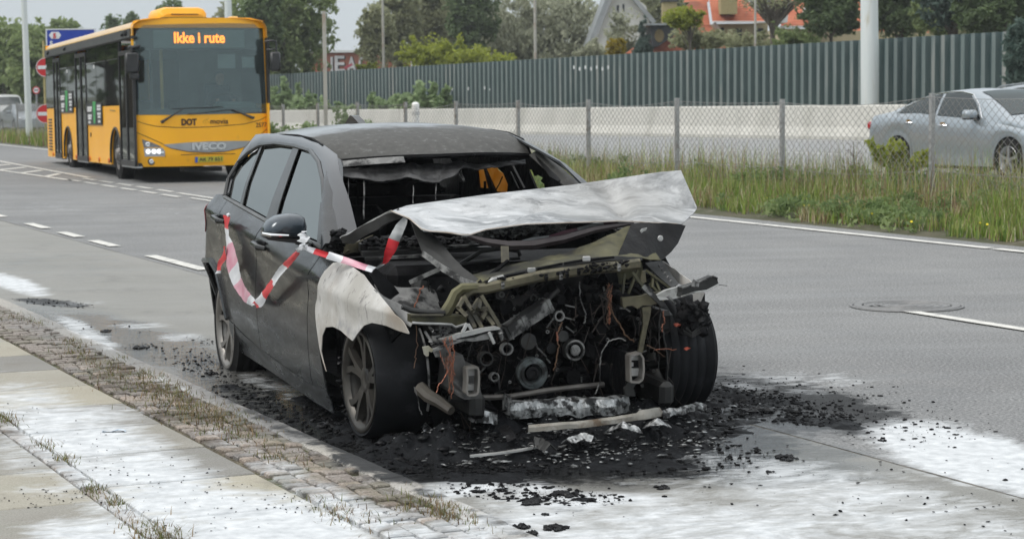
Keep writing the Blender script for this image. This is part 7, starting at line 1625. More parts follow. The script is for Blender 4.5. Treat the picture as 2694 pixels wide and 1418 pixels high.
m_ = MB(); m_.prism([cx(*p3(*q), 3.26) for q in ((246, 722), (300, 712), (340, 742), (325, 768), (300, 760), (298, 800), (280, 805), (262, 790))], (-.012, 0, 0)); m_.build('bracket_tip', pbr('tip_pale', (.45, .44, .38), (.3, .28, .2), .5, .4, scale=20), car)
m_ = MB(); m_.prism([cx(*p3(*q), 3.24) for q in ((930, 545), (955, 575), (965, 640), (950, 672), (930, 640), (915, 580))], (-.02, 0, 0)); m_.build('bracket_end', ashm, car)
for (a, b_) in (((835, 590), (880, 690)), ((640, 510), (600, 590)), ((650, 520), (680, 570))): barpx('clamp', p3(*a), p3(*b_), 3.26, 3.26, .012, .012, alub)
m_ = MB()
for i, (a, b_) in enumerate((((605, 575), 0), ((640, 520), 0), ((860, 660), 0), ((330, 690), 0), ((310, 672), 0), ((940, 600), 0), ((530, 660), 0))): m_.chunk(cx(*p3(*a), 3.25), .012, i)
m_.build('frame_scraps', ashm, car, kind='stuff')
for q in (((265, 585), (330, 690)), ((300, 540), (350, 600))): barpx('spring_strut', p3(*q[0]), p3(*q[1]), 3.1, 3.15, .01, .01, ashm)
m_ = MB(); m_.lathe([(.03, 0), (.028, .03), (.02, .07), (.012, .09)], cx(*p3(370, 620), 3.12), (.2, 0, -1), 12); m_.build('lamp_socket', ashm, car)
# crash boxes
def crash(name, pts, wx, cpts):
    mb = MB(); 
    for i in range(len(pts)): a, b_ = pts[i], pts[(i + 1) % len(pts)]; mb.bar(cx(*a, wx), cx(*b_, wx), .009, .05, up=(1, 0, 0))
    o = mb.build(name, rimc, car)
    for (a, b_, c_, d_) in cpts: q = MB(); q.prism([cx(a, b_, wx - .02), cx(c_, b_ - 1, wx - .02), cx(c_, d_, wx - .02), cx(a, d_ + 1, wx - .02)], (-.02, 0, 0)); q.build('inner_web', alub, o)
    return o
crash('crash_box', [p3(625, 905), p3(715, 895), p3(728, 920), p3(730, 1010), p3(722, 1120), p3(700, 1140), p3(640, 1145), p3(622, 1120), p3(628, 1010)], 3.28, [(p3(632, 0)[0], p3(0, 925)[1], p3(720, 0)[0], p3(0, 975)[1]), (p3(632, 0)[0], p3(0, 1055)[1], p3(720, 0)[0], p3(0, 1105)[1])])
m_ = MB(); m_.prism([cx(*p3(*q), 3.24) for q in ((520, 800), (600, 790), (640, 900), (625, 1140), (600, 1120), (540, 1050), (520, 930))], (-.1, 0, 0)); m_.prism([cx(*p3(*q), 3.22) for q in ((630, 905), (740, 900), (760, 1100), (780, 1180), (620, 1190), (600, 1150))], (-.35, 0, 0)); m_.build('rail_end', pbr('rail_sooty', (.04, .04, .04), (.12, .12, .115), .6, .3, scale=7, c3=(.2, .2, .2), s3=6, l3=.56, h3=.68), car)
crash('crash_box', [p4(880, 820), p4(965, 800), p4(990, 840), p4(995, 940), p4(985, 1020), p4(950, 1045), p4(885, 1040)], 3.2, [(p4(885, 0)[0], p4(0, 820)[1], p4(970, 0)[0], p4(0, 862)[1]), (p4(888, 0)[0], p4(0, 935)[1], p4(975, 0)[0], p4(0, 995)[1]), (p4(890, 0)[0], p4(0, 885)[1], p4(925, 0)[0], p4(0, 915)[1])])
m_ = MB(); m_.prism([cx(*p4(*q), 3.16) for q in ((860, 800), (990, 830), (985, 1040), (900, 1100), (930, 1160), (860, 1160), (850, 1000))], (-.35, 0, 0)); m_.build('rail_end', charg, car)
m_ = MB(); m_.prism([cx(*p4(*q), 3.17) for q in ((880, 1055), (960, 1045), (925, 1100), (945, 1170), (860, 1165), (850, 1110))], (-.02, 0, 0)); m_.build('rail_foot', dkmet, car)
# right side carrier and strut
m_ = MB(); m_.prism([cx(*p4(*q), 3.06) for q in ((1000, 418), (1075, 402), (1070, 480), (1040, 600), (1005, 800), (965, 790), (985, 690), (1010, 560))], (-.012, 0, 0)); m_.build('support_strut', gold, car)
m_ = MB(); m_.prism([cx(*p4(*q), 3.07) for q in ((830, 335), (1000, 318), (1080, 290), (1160, 285), (1230, 300), (1180, 365), (1085, 395), (1000, 400), (960, 428), (920, 400), (870, 405), (850, 425), (835, 400))], (-.025, 0, 0)); m_.build('lamp_carrier', gold, car)
barpx('carrier_stay', p4(918, 118), p4(1010, 240), 3.08, 3.1, .008, .012, olive); barpx('carrier_stay', p4(1005, 235), p4(1180, 400), 3.1, 3.14, .016, .022, ashm)
m_ = MB(); m_.prism([cx(*p4(*q), 3.05) for q in ((1005, 105), (1025, 105), (1035, 200), (985, 225), (990, 180))], (-.01, 0, 0)); m_.build('gusset', gold, car)
for a, b_ in (((1030, 100), (1260, 270)), ((1060, 215), (1150, 300)), ((1110, 190), (1150, 280)), ((1090, 150), (1080, 250)), ((960, 100), (880, 300)), ((850, 130), (830, 300))): barpx('stay', p4(*a), p4(*b_), 3.0, 3.03, .012, .01, olive)
sheetpx('tower_panel', olive, [p4(820, 330), p4(880, 320), p4(960, 250), p4(1000, 120)], [p4(780, 90), p4(830, 120), p4(880, 90), p4(990, 50)], 2.9, 2.9, 10, 8, .02)
m_ = MB(); P_ = [(390, 365, 3.13), (470, 320, 3.15), (560, 297, 3.17), (620, 290, 3.18), (700, 300, 3.2), (680, 330, 3.2), (600, 375, 3.18), (520, 392, 3.16), (420, 400, 3.14)]; m_.prism([cx(*pr4(a, b_), x) for a, b_, x in P_], (-.025, 0, 0)); m_.build('bracket_bar', alub, car)
m_ = MB(); m_.prism([cx(*pr4(*q), 3.22) for q in ((600, 300), (720, 262), (850, 205), (885, 225), (895, 270), (800, 320), (740, 335), (640, 345), (590, 375), (600, 340))], (-.05, 0, 0)); m_.build('bracket_bar', dkmet, car)
tubepx('bracket_edge', [pr4(600, 300), pr4(720, 262), pr4(850, 205), pr4(885, 225)], 3.225, .005, ashm); tubepx('bracket_edge', [pr4(590, 372), pr4(700, 335), pr4(800, 322), pr4(895, 272)], 3.225, .004, alub)
m_ = MB(); m_.tube([cx(*pr4(690, 290), 3.25), cx(*pr4(700, 240), 3.25), cx(*pr4(725, 255), 3.25), cx(*pr4(720, 290), 3.25)], .009, 6); m_.tube([cx(*pr4(900, 275), 3.22), cx(*pr4(965, 282), 3.22)], .002, 4); m_.tube([cx(*pr4(480, 365), 3.2), cx(*pr4(520, 400), 3.2), cx(*pr4(545, 430), 3.2)], .007, 5); m_.build('bracket_hooks', ashm, car, kind='stuff')
# left front fender remains (picture right)
sheetpx('fender_remains', white_f, [pr4(445, 150), pr4(520, 230), pr4(620, 290), pr4(690, 300)], [pr4(440, 78), pr4(500, 130), pr4(600, 195), pr4(665, 245)], [2.55, 2.75, 2.95, 3.05], [2.5, 2.7, 2.9, 3.0], 12, 6, .008)
sheetpx('fender_remains', white_f, [pr4(690, 440), pr4(720, 450), pr4(740, 440)], [pr4(690, 335), pr4(740, 340), pr4(785, 340)], 3.0, 3.0, 6, 6, .004)
sheetpx('fender_channel', dkmet, [pr4(300, 100), pr4(400, 200), pr4(520, 300)], [pr4(430, 75), pr4(500, 170), pr4(570, 265)], [2.75, 2.9, 3.05], [2.7, 2.85, 3.0], 12, 4, .005); sheetpx('fender_channel', char, [pr4(715, 440), pr4(765, 460), pr4(785, 455)], [pr4(750, 345), pr4(770, 342), pr4(785, 345)], 2.98, 2.98, 5, 5, .003)
for k in range(5): m_ = MB(); m_.lathe([(.005, .006), (.008, 0)], cx(*pr4(415 + k * 24, 120 + k * 32), 2.85 + k * .04), (1, 0, .3), 8); m_.build('rivet', ashm, car)
m_ = MB(); rr = random.Random(8)
for i in range(170):
    a = rr.random(); u_ = 590 + 190 * rr.random(); v_ = 430 + 230 * a; u_ += 40 * a * (rr.random() - .2); m_.chunk(cx(*pr4(u_, v_), rr.uniform(3.0, 3.1)), rr.uniform(.01, .032), i, 1.0)
m_.build('melted_lamp', char, car, kind='stuff')
m_ = MB()
for i in range(6): m_.tube([cx(*pr4(610 + rr.uniform(0, 40), 620 + i * 9), 3.12), cx(*pr4(680, 665 + i * 7), 3.13), cx(*pr4(770 + rr.uniform(-20, 10), 600 + i * 12), 3.1)], .003, 4)
m_.build('melted_lamp_ribs', dkmet, car, kind='stuff')
m_ = MB(); m_.chunk(cx(*pr4(560, 600), 3.12), .02, 3); m_.chunk(cx(*pr4(640, 795), 3.12), .016, 5); m_.build('lamp_bulb_remains', pbr('orange_lens', (.35, .06, .03), (.2, .04, .02), .5, scale=20), car)
# loose wires
cop = pbr('copper_wire', (.36, .13, .07), (.22, .10, .07), .5, .4, scale=30); rustw = pbr('wire_rust', (.16, .09, .05), (.09, .05, .03), .7, scale=30)
def wire(name, pts, x, r, mat, wob=.006, seed=0):
    rr = random.Random(seed); P = [Vector(cx(*p, x)) for p in pts]; Q = []
    for i in range(len(P) - 1):
        for k in range(6): Q.append(P[i].lerp(P[i + 1], k / 6) + Vector((rr.uniform(-1, 1), rr.uniform(-1, 1), rr.uniform(-1, 1))) * wob)
    Q.append(P[-1]); mb = MB(); mb.tube(Q, r, 4); return mb.build(name, mat, car, smooth=True)
for i, pts in enumerate((((430, 645), (470, 760), (520, 860), (500, 940)), ((450, 640), (440, 700), (500, 800), (515, 900), (495, 1000)), ((480, 625), (490, 700), (470, 760), (520, 830)), ((500, 620), (510, 700), (470, 830), (455, 960)), ((425, 655), (480, 770), (500, 870), (440, 990), (375, 1080), (365, 1130)), ((495, 630), (525, 760), (520, 860)),
                         ((505, 860), (500, 960), (515, 1080), (500, 1180)), ((400, 760), (420, 850), (460, 900)), ((515, 700), (530, 800), (510, 900), (530, 980)))): wire('wire', [p3(*q) for q in pts], 3.27, .0017, cop, .003, i)
for i in range(14): m_ = None; wire('wire', [p3(460 + rnd.uniform(-40, 40), 800 + rnd.uniform(0, 60)), p3(480 + rnd.uniform(-40, 40), 900), p3(500 + rnd.uniform(-30, 30), 1000 + rnd.uniform(0, 140))], 3.24, .0012, cop if i % 3 else rustw, .006, 50 + i)
wire('wire', [p4(320, 545), p4(275, 640), p4(290, 740), p4(270, 880), p4(245, 950)], 3.1, .003, rustw, .003, 61); wire('wire', [p4(275, 630), p4(280, 700)], 3.105, .0045, cop, .002, 62)
wire('wire', [p4(470, 200), p4(470, 340), p4(520, 470), p4(515, 540), p4(500, 548)], 3.0, .003, ashm, .002, 63); wire('wire', [p4(720, 250), p4(720, 380), p4(760, 480), p4(850, 640), p4(930, 710)], 3.0, .004, rustw, .004, 64)
for i in range(6): wire('wire', [p4(700 + 8 * i, 220), p4(705 + 6 * i, 330), p4(725 + rnd.uniform(-20, 20), 420), p4(690 + 30 * (i % 2), 560)], 3.0, .0022, cop if i % 2 else rustw, .006, 70 + i)
wire('wire', [p4(860, 700), p4(800, 675), p4(720, 700), p4(650, 800), p4(640, 950), p4(640, 1060), p4(600, 1150)], 3.12, .0028, ashm, .002, 80); wire('wire', [p4(1155, 430), p4(1145, 600), p4(1140, 800), p4(1140, 950)], 3.1, .0022, dkmet, .003, 81); wire('wire', [p4(1170, 600), p4(1210, 800), p4(1220, 950), p4(1200, 1140)], 3.08, .0035, dkmet, .003, 82)
wire('wire', [p4(1180, 440), p4(1190, 540), p4(1165, 580), p4(1170, 620)], 3.1, .003, cop, .004, 83); wire('wire', [p4(1030, 730), p4(1110, 770), p4(1190, 830)], 3.1, .0018, rustw, .004, 84); wire('wire', [p4(1100, 770), p4(1290, 770)], 3.1, .0018, cop, .004, 85)
wire('wire', [r3(985, 740), r3(1020, 860), r3(1030, 940), r3(1055, 985)], 3.1, .0025, ashm, .002, 86); wire('wire', [r3(1010, 200), r3(1005, 450), r3(980, 570)], 3.05, .002, rustw, .006, 87); wire('wire', [z3(650, 915), z3(625, 940), z3(610, 1000), z3(590, 1050)], 2.92, .003, cop, .003, 88)
wire('wire', [z3(690, 925), z3(720, 960), z3(660, 920)], 2.9, .003, ashm, .006, 89); wire('wire', [p3(690, 660), p3(660, 760), p3(635, 850)], 3.2, .002, dkmet, .002, 90)
m_ = MB(); rr = random.Random(21)
for s_ in (-1, 1):
    m_ = MB(); m_.tube([(hub[0], s_ * .68, hub[2]), (hub[0] - .05, s_ * .3, hub[2] - .04)], .022, 8); m_.tube([(hub[0] + .1, s_ * .66, hub[2] - .08), (hub[0] + .2, s_ * .3, hub[2] - .1)], .02, 8); m_.tube([(hub[0] - .06, s_ * .62, hub[2] + .05), (hub[0] - .08, s_ * .52, hub[2] + .42)], .045, 10); m_.build('suspension_arm', dkmet, car)

m_ = MB(); rr = random.Random(33)
for i in range(150):
    a = rr.random(); q = (870 + 1100 * a, 1060 - 200 * min(1, a * 6) * .7 - 150 * a + rr.gauss(0, 14)); m_.chunk(cx(*z3(*q), 3.09 + rr.uniform(-.03, .03)), .004 + .014 * rr.random() ** 2, i, .8)
for i in range(90): m_.chunk(cx(*p3(rr.uniform(300, 950), rr.uniform(540, 700)), 3.2 + rr.uniform(-.05, .03)), .004 + .010 * rr.random(), i, .8)
m_.build('soot_lumps', char, car, kind='stuff')
m_ = MB()
for i in range(70):
    a = Vector((2.98 + rr.uniform(-.03, .05), rr.uniform(-.5, .5), rr.uniform(.28, .86))); P = [a]
    for k in range(4): P.append(P[-1] + Vector((rr.uniform(-.015, .015), rr.uniform(-.045, .045), rr.uniform(-.09, .02))))
    m_.tube(P, rr.choice((.0014, .002, .003)), 4)
m_.build('burnt_loom', pbr('loom_dark', (.05, .035, .028), (.02, .018, .016), .7, scale=20), car, kind='stuff')
# ---------------------------------------------------------------- burnt residue on the road
BASE = np.array([(0, 0, 1), (.9, 0, .35), (.28, .85, .35), (-.72, .53, .35), (-.72, -.53, .35), (.28, -.85, .35), (.7, .5, -.4), (-.3, .8, -.4), (-.9, 0, -.4), (-.3, -.8, -.4), (.7, -.5, -.4), (0, 0, -.8)])
BF = np.array([(0, 1, 2), (0, 2, 3), (0, 3, 4), (0, 4, 5), (0, 5, 1), (1, 6, 2), (2, 7, 3), (3, 8, 4), (4, 9, 5), (5, 10, 1), (6, 7, 2), (7, 8, 3), (8, 9, 4), (9, 10, 5), (10, 6, 1), (11, 7, 6), (11, 8, 7), (11, 9, 8), (11, 10, 9), (11, 6, 10)])
def chunks(name, X, Y, Z, R_, mat, flat=.55, stretch=1.6, parent=None, kind='stuff'):
    n = len(X); k = rg_.uniform(.4, 1.35, (n, 12, 1)); P = BASE[None] * k * R_[:, None, None]; P[..., 2] *= flat * rg_.uniform(.5, 1.3, (n, 1)); P[..., 0] *= rg_.uniform(1, stretch, (n, 1))
    a = rg_.uniform(0, 6.28, n); c_, s_ = np.cos(a)[:, None], np.sin(a)[:, None]; x = P[..., 0] * c_ - P[..., 1] * s_; y = P[..., 0] * s_ + P[..., 1] * c_
    V = np.stack([x + X[:, None], y + Y[:, None], P[..., 2] + Z[:, None]], -1).reshape(-1, 3); Fq = (np.arange(n)[:, None, None] * 12 + BF[None]).reshape(-1, 3)
    return link(name, fast_mesh(name, V, Fq), mat, parent, kind)
def pxscatter(n, regs):
    """regs: (u, v, ru, rv, angle, weight) patches measured on the ground; returns world x, y"""
    w = np.array([r[5] for r in regs], float); idx = rg_.choice(len(regs), n, p=w / w.sum()); A = np.array([r[:5] for r in regs], float)[idx]
    a = rg_.uniform(0, 6.28, n); r = rg_.random(n) ** .6; p, q = np.cos(a) * r * A[:, 2], np.sin(a) * r * A[:, 3]; an = np.radians(A[:, 4])
    u = A[:, 0] + p * np.cos(an) - q * np.sin(an); v = A[:, 1] + p * np.sin(an) + q * np.cos(an)
    d = fw[None] + ((u - 1347) / F)[:, None] * cr_ - ((v - 709) / F)[:, None] * cu_; t = -CH / d[:, 2]; return d[:, 0] * t, d[:, 1] * t
m, nt, b = newmat('soot_crust')
n1 = noise(nt, 30, 8, .75, coord='World'); n2 = noise(nt, 9, 6, .7, coord='World')
c0 = mixc(nt, mrange(nt, n1, .35, .7), (.004, .0045, .0055), (.016, .0175, .02)); c0 = mixc(nt, mth(nt, 'MULTIPLY', mrange(nt, n2, .58, .7), .5), c0, (.032, .034, .037)); b.inputs['Specular IOR Level'].default_value = .12; nt.links.new(c0, b.inputs['Base Color']); nt.links.new(mrange(nt, n2, .35, .65, .35, .85), b.inputs['Roughness'])
bumpn(nt, b, n1, .9, .012); crust = m
ys_g = np.arange(6.6, 13.6, .022); xs_g = np.arange(-1.7, 3.0, .022)
Xg, Yg = np.meshgrid(xs_g, ys_g, indexing='ij'); P3 = np.stack([Xg, Yg, 0 * Xg], -1) - CAM; zz_ = P3 @ fw; Ug = 1347 + F * (P3 @ cr_) / zz_; Vg = 709 - F * (P3 @ cu_) / zz_
mask = blobs([(1480, 1120, 440, 80, 0, 1), (1230, 1175, 330, 75, 0, 1), (960, 1130, 110, 40, 25, .8), (1900, 1060, 260, 36, 6, .75), (1300, 1030, 480, 60, 0, 1), (1560, 1200, 420, 45, 0, .62), (700, 1070, 190, 22, 27, .4), (2150, 1100, 200, 24, 8, .42), (1400, 1300, 210, 22, 4, .42), (1330, 1265, 160, 18, 0, .45)], Ug, Vg, .5)
nz1 = fbm(Xg * 5, Yg * 5, 5, 61); nz2 = fbm(Xg * 22, Yg * 22, 4, 62)
Zg = mask * (nz1 - .36) * .16 + mask * (nz2 - .5) * .05 - .012 + .03 * blobs([(1520, 1090, 330, 40, 0, 1), (1150, 1130, 160, 45, 0, .8)], Ug, Vg, .5) * nz2
rdg = np.exp(-((Yg - (9.62 + .356 * (Xg - .25))) / .26) ** 2) * np.clip((Xg + .62) / .3, 0, 1) * np.clip((1.25 - Xg) / .6, 0, 1) ** 1.5; Zg = Zg + rdg * (.07 + .10 * (nz1 - .3) + .07 * (nz2 - .4))
Zg[(Xg * UT[0] + Yg * UT[1]) < 3.07] = -.05
def cz(x, y):
    i_ = np.clip(((x - xs_g[0]) / .022).astype(int), 0, len(xs_g) - 1); j_ = np.clip(((y - ys_g[0]) / .022).astype(int), 0, len(ys_g) - 1); return np.maximum(Zg[i_, j_], 0)
nu, nv = Xg.shape; i = np.arange(nu - 1)[:, None] * nv + np.arange(nv - 1)[None]; Q = np.stack([i, i + nv, i + nv + 1, i + 1], -1).reshape(-1, 4); keep = (Zg.reshape(-1)[Q] > -.001).any(1)
link('soot_crust', fast_mesh('soot_crust', np.stack([Xg, Yg, Zg], -1).reshape(-1, 3), Q[keep], True), crust, None, 'stuff')
R1 = [(1480, 1120, 460, 90, 0, 6), (1230, 1175, 330, 85, 0, 4), (930, 1120, 150, 50, 25, 1.6), (1950, 1060, 300, 44, 8, 2.0), (1600, 1200, 430, 50, 0, 1.0), (700, 1070, 250, 35, 27, .8), (2250, 1090, 300, 60, 10, .45), (1400, 1300, 260, 26, 4, .5)]
x, y = pxscatter(21000, R1); ok = (x * UT[0] + y * UT[1]) > 3.06; x, y = x[ok], y[ok]; chunks('charred_crumbs', x, y, cz(x, y) + .004, .0016 + .013 * rg_.random(len(x)) ** 5, char)
x, y = pxscatter(260, R1[:4]); ok = (x * UT[0] + y * UT[1]) > 3.1; x, y = x[ok], y[ok]; chunks('charred_lumps', x, y, cz(x, y) + .006, .008 + .026 * rg_.random(len(x)) ** 3, charg, .6, 1.6)
x, y = pxscatter(1500, [(2150, 1060, 480, 90, 8, 2), (2080, 1010, 330, 16, 2, 1), (1800, 1250, 900, 120, 0, 2), (2500, 1350, 260, 70, 5, .3), (560, 950, 180, 30, 12, 2), (370, 912, 60, 8, 0, .5), (560, 900, 80, 12, 10, .5), (140, 798, 110, 9, 5, 1.1), (480, 960, 100, 20, 15, .8), (300, 870, 120, 20, 8, .2)]); ok = (x * UT[0] + y * UT[1]) > 3.06; x, y = x[ok], y[ok]
chunks('road_crumbs', x, y, .004 + 0 * x, .0015 + .009 * rg_.random(len(x)) ** 3, char)
x, y = pxscatter(420, [(300, 1300, 480, 110, 20, 2), (800, 1390, 300, 40, 10, 1), (120, 1380, 120, 30, 0, .6), (900, 1250, 240, 40, 28, .7)]); ok = (x * UT[0] + y * UT[1]) < 2.95; x, y = x[ok], y[ok]; chunks('pavement_crumbs', x, y, .103 + 0 * x, rg_.uniform(.0015, .005, len(x)), char)
silv = pbr('melted_aluminium', (.22, .23, .23), (.52, .53, .53), .4, .6, scale=30, detail=8, bump=.8, bscale=60, bdist=.006, c3=(.03, .03, .03), s3=22, l3=.47, h3=.56)
x, y = pxscatter(520, [(1560, 1195, 330, 36, -4, 5), (1250, 1205, 130, 34, 0, 2), (1080, 1180, 110, 35, 15, 1.2), (1780, 1150, 130, 40, 0, 2.5), (1500, 1225, 220, 22, 0, .6), (1900, 1080, 180, 18, 0, .5)]); chunks('metal_flakes', x, y, cz(x, y) + .012, .002 + .014 * rg_.random(len(x)) ** 3, silv, .35, 2.4)
x, y = pxscatter(260, [(1560, 1190, 360, 40, -4, 5), (1240, 1200, 150, 34, 0, 2)]); chunks('ash_flakes', x, y, cz(x, y) + .012, rg_.uniform(.004, .014, len(x)), ash, .35, 2.2)
# countable pieces
def crumple(G, amp, sc_, seed): G = np.array(G, float); n = (fbm(G[..., 0] * sc_ + G[..., 2] * 5, G[..., 1] * sc_, 5, seed) - .5) * 2 * amp; m2 = (fbm(G[..., 0] * sc_ * 2.2 + 9, G[..., 1] * sc_ * 2 + G[..., 2] * 9, 4, seed + 3) - .5) * 2 * amp; G[..., 2] += n; G[..., 1] += m2; return G
def slab_thing(name, label, cat, pts, zs, r_prof, mat, amp=.006, sc_=12, seed=1, n=40, group=None):
    P = [np.array(gnd(u, v, z)) for (u, v), z in zip(pts, zs)]; o0 = P[0].copy(); o0[2] = 0; t = thing(name, label, cat, tuple(o0), 0, group)
    P = np.array(P) - o0; d = np.r_[0, np.cumsum(np.linalg.norm(np.diff(P, axis=0), axis=1))]; tt = np.linspace(0, d[-1], n); C_ = np.stack([np.interp(tt, d, P[:, k]) for k in range(3)], 1); T_ = np.gradient(C_, axis=0); T_ /= np.linalg.norm(T_, axis=1, keepdims=True); N_ = np.cross(T_, [0, 0, 1]); N_ /= np.linalg.norm(N_, axis=1, keepdims=True)
    G = np.array([[C_[i] + N_[i] * a * (1 if callable(r_prof) is False else 1) + np.array([0, 0, b_]) for a, b_ in (r_prof if not callable(r_prof) else r_prof(i / (n - 1)))] for i in range(n)]); G = crumple(G, amp, sc_, seed)
    return t, G
def closed(G): return np.concatenate([G, G[:, :1]], 1)
t, G = slab_thing('radiator', 'crumpled silvery radiator core lying on the ash under the car nose', 'radiator', [(1336, 1098), (1480, 1092), (1600, 1090), (1640, 1086)], [.15, .145, .14, .13], [(-.035, 0), (-.04, .045), (-.03, .075), (.0, .08), (.03, .075), (.04, .04), (.035, 0)], silv, .016, 16, 5, 60)
m_ = MB(); m_.grid(closed(G)); m_.build('core', silv, t); m_ = MB(); G2 = G[:3]; m_.grid(closed(G2) * [1, 1, 1.12] + np.array([-.012, 0, 0])); m_.build('end_tank', ashm, t)
t, G = slab_thing('bumper_beam', 'long pale rusty bumper beam lying across the ash pile', 'car part', [(1390, 1136), (1480, 1128), (1560, 1120), (1650, 1106), (1700, 1100), (1736, 1094)], [.11, .12, .125, .13, .13, .12], lambda f: [(-.018 - .012 * (f > .75), 0), (-.016, .022), (.0, .03 + .012 * (f > .75)), (.016, .02), (.018, 0)], None, .006, 10, 7, 50)
bm_ = pbr('beam_pale', (.20, .19, .165), (.34, .325, .29), .6, .3, scale=9, detail=7, c3=(.10, .07, .045), s3=7, l3=.5, h3=.64, bump=.4, bscale=30, bdist=.004)
m_ = MB(); m_.grid(closed(G)); m_.build('beam', bm_, t, smooth=50)
t2, G = slab_thing('x', 'y', 'z', [(1736, 1094), (1780, 1088), (1850, 1074)], [.12, .12, .10], [(-.02, 0), (-.02, .02), (.0, .032), (.02, .02), (.02, 0)], None, .02, 14, 9, 30); G = G + np.array(t2.location) - np.array(t.location); bpy.data.objects.remove(t2); m_ = MB(); m_.grid(closed(G)); m_.build('melted_end', silv, t)
t, G = slab_thing('metal_strip', 'thin pale metal strip lying in front of the ash pile, nearest the camera', 'car part', [(1236, 1202), (1300, 1196), (1360, 1187), (1412, 1178)], [.04, .045, .05, .055], lambda f: [(-.012 * (f > .02), 0), (-.011, .008), (0, .011), (.011, .008), (.012, 0)], None, .003, 8, 4, 30); m_ = MB(); m_.grid(closed(G)); m_.build('strip', alub, t, smooth=40); m_ = MB(); m_.lathe([(.012, 0), (.016, .004), (.016, -.004), (.012, 0)], tuple(np.array(gnd(1398, 1172, .07)) - np.array(t.location)), (0, 1, .4), 14); m_.build('eyelet', ashm, t)
for (lab, pts, zs, pr, mat, sd) in (('dark folded plate standing at the right end of the thin metal strip', [(1405, 1166), (1425, 1172), (1448, 1186)], [.08, .07, .06], [(-.03, 0), (0, .03), (.03, 0)], dkmet, 11), ('bent dark plate left of the pale beam', [(1325, 1130), (1345, 1150), (1352, 1172)], [.12, .10, .07], [(-.03, 0), (-.01, .03), (.03, .01)], char, 12),
    ('silvery curled scrap below the middle of the pale beam', [(1600, 1140), (1640, 1124), (1680, 1142)], [.08, .12, .08], [(-.03, 0), (0, .025), (.03, 0)], silv, 13), ('silvery crumpled scrap left of the curled one', [(1490, 1166), (1530, 1152), (1562, 1160)], [.07, .08, .07], [(-.03, 0), (0, .02), (.03, 0)], silv, 14),
    ('small silvery scrap under the right part of the pale beam', [(1700, 1124), (1728, 1116), (1752, 1122)], [.09, .11, .09], [(-.03, 0), (0, .02), (.03, 0)], silv, 15), ('pale crumpled lump at the left foot of the radiator', [(1252, 1104), (1275, 1110), (1300, 1118)], [.12, .13, .11], [(-.035, 0), (-.02, .05), (.02, .05), (.035, 0)], silv, 16),
    ('pale twisted lump beside the front right tyre', [(1085, 1112), (1110, 1118), (1135, 1140)], [.07, .08, .06], [(-.02, 0), (0, .02), (.02, 0)], silv, 17)):
    t, G = slab_thing('scrap_piece', lab, 'debris', pts, zs, pr, None, .012, 26, sd, 22, 'scraps torn from the burnt car'); m_ = MB(); m_.grid(G, .004); m_.build('plate', mat, t)
for (lab, u, v, rpx, fl, z) in (('large charred lump alone on the wet road right of the ash pile', 2072, 1206, 30, .35, 0), ('charred clod at the right edge of the ash pile', 1996, 1084, 42, .4, 0), ('small charred lump before the large lone one', 2024, 1243, 9, .6, 0),
    ('charred clod nearest the camera on the foam', 1458, 1392, 30, .55, 0), ('charred clod on the kerb line at the bottom', 1372, 1388, 20, .7, 0), ('charred clod beside the kerb, lowest in the picture', 1400, 1408, 22, .8, 0), ('small charred clod on the foam above the near ones', 1434, 1355, 11, .6, 0), ('charred clump amid the foam below the ash pile', 1485, 1302, 36, .35, 0),
    ('flat charred clump left amid the foam', 1400, 1322, 38, .28, 0), ('small black lump on foam at the far right of the clumps', 1740, 1284, 22, .4, 0), ('small black clod on the grey lane left of the rear wheel', 366, 917, 17, .45, 0), ('black clod at the kerb left behind the car', 556, 984, 16, .5, 0), ('black clod beside the right front tyre on the road', 1640, 1090, 22, .6, 0), ('small black clod at the left on the lane', 280, 872, 14, .4, 0), ('black flat shard at the foot of the right front wheel', 860, 1120, 32, .25, 0)):
    p = gnd(u, v, z); k = p[1] / F; t = thing('charred_lump', lab, 'debris', tuple(p), 0, 'charred lumps scattered on the road'); n_ = 26
    rr = random.Random(u); mb = MB()
    for i in range(n_): a = rr.uniform(0, 6.28); d = rr.random() ** .7 * rpx * k; mb.chunk((math.cos(a) * d, math.sin(a) * d * 1.2, rpx * k * fl * .35 * (1 - d / (rpx * k + 1e-6)) + .004), rpx * k * rr.uniform(.16, .42), i + u, fl + .15)
    m_ = mb.build('crust', charg, t)
w_ = thing('wrapper', 'small blue and white wrapper lying on the foam-covered slabs', 'litter', tuple(gnd(300, 1134, .104)))
m_ = MB(); G = np.array([[(x, y, .006 * math.sin(x * 60) + .004 * (y > 0)) for y in (-.011, 0, .011)] for x in np.linspace(-.055, .055, 16)]); m_.grid(G, .001); m_.build('foil', pbr('wrapper_blue', (.30, .38, .46), (.6, .65, .7), .4, scale=40), w_)
m_ = MB(); m_.grid(G * [.9, .12, .5] + np.array([0, -.012, .001]), .001); m_.build('dark_edge', char, w_)
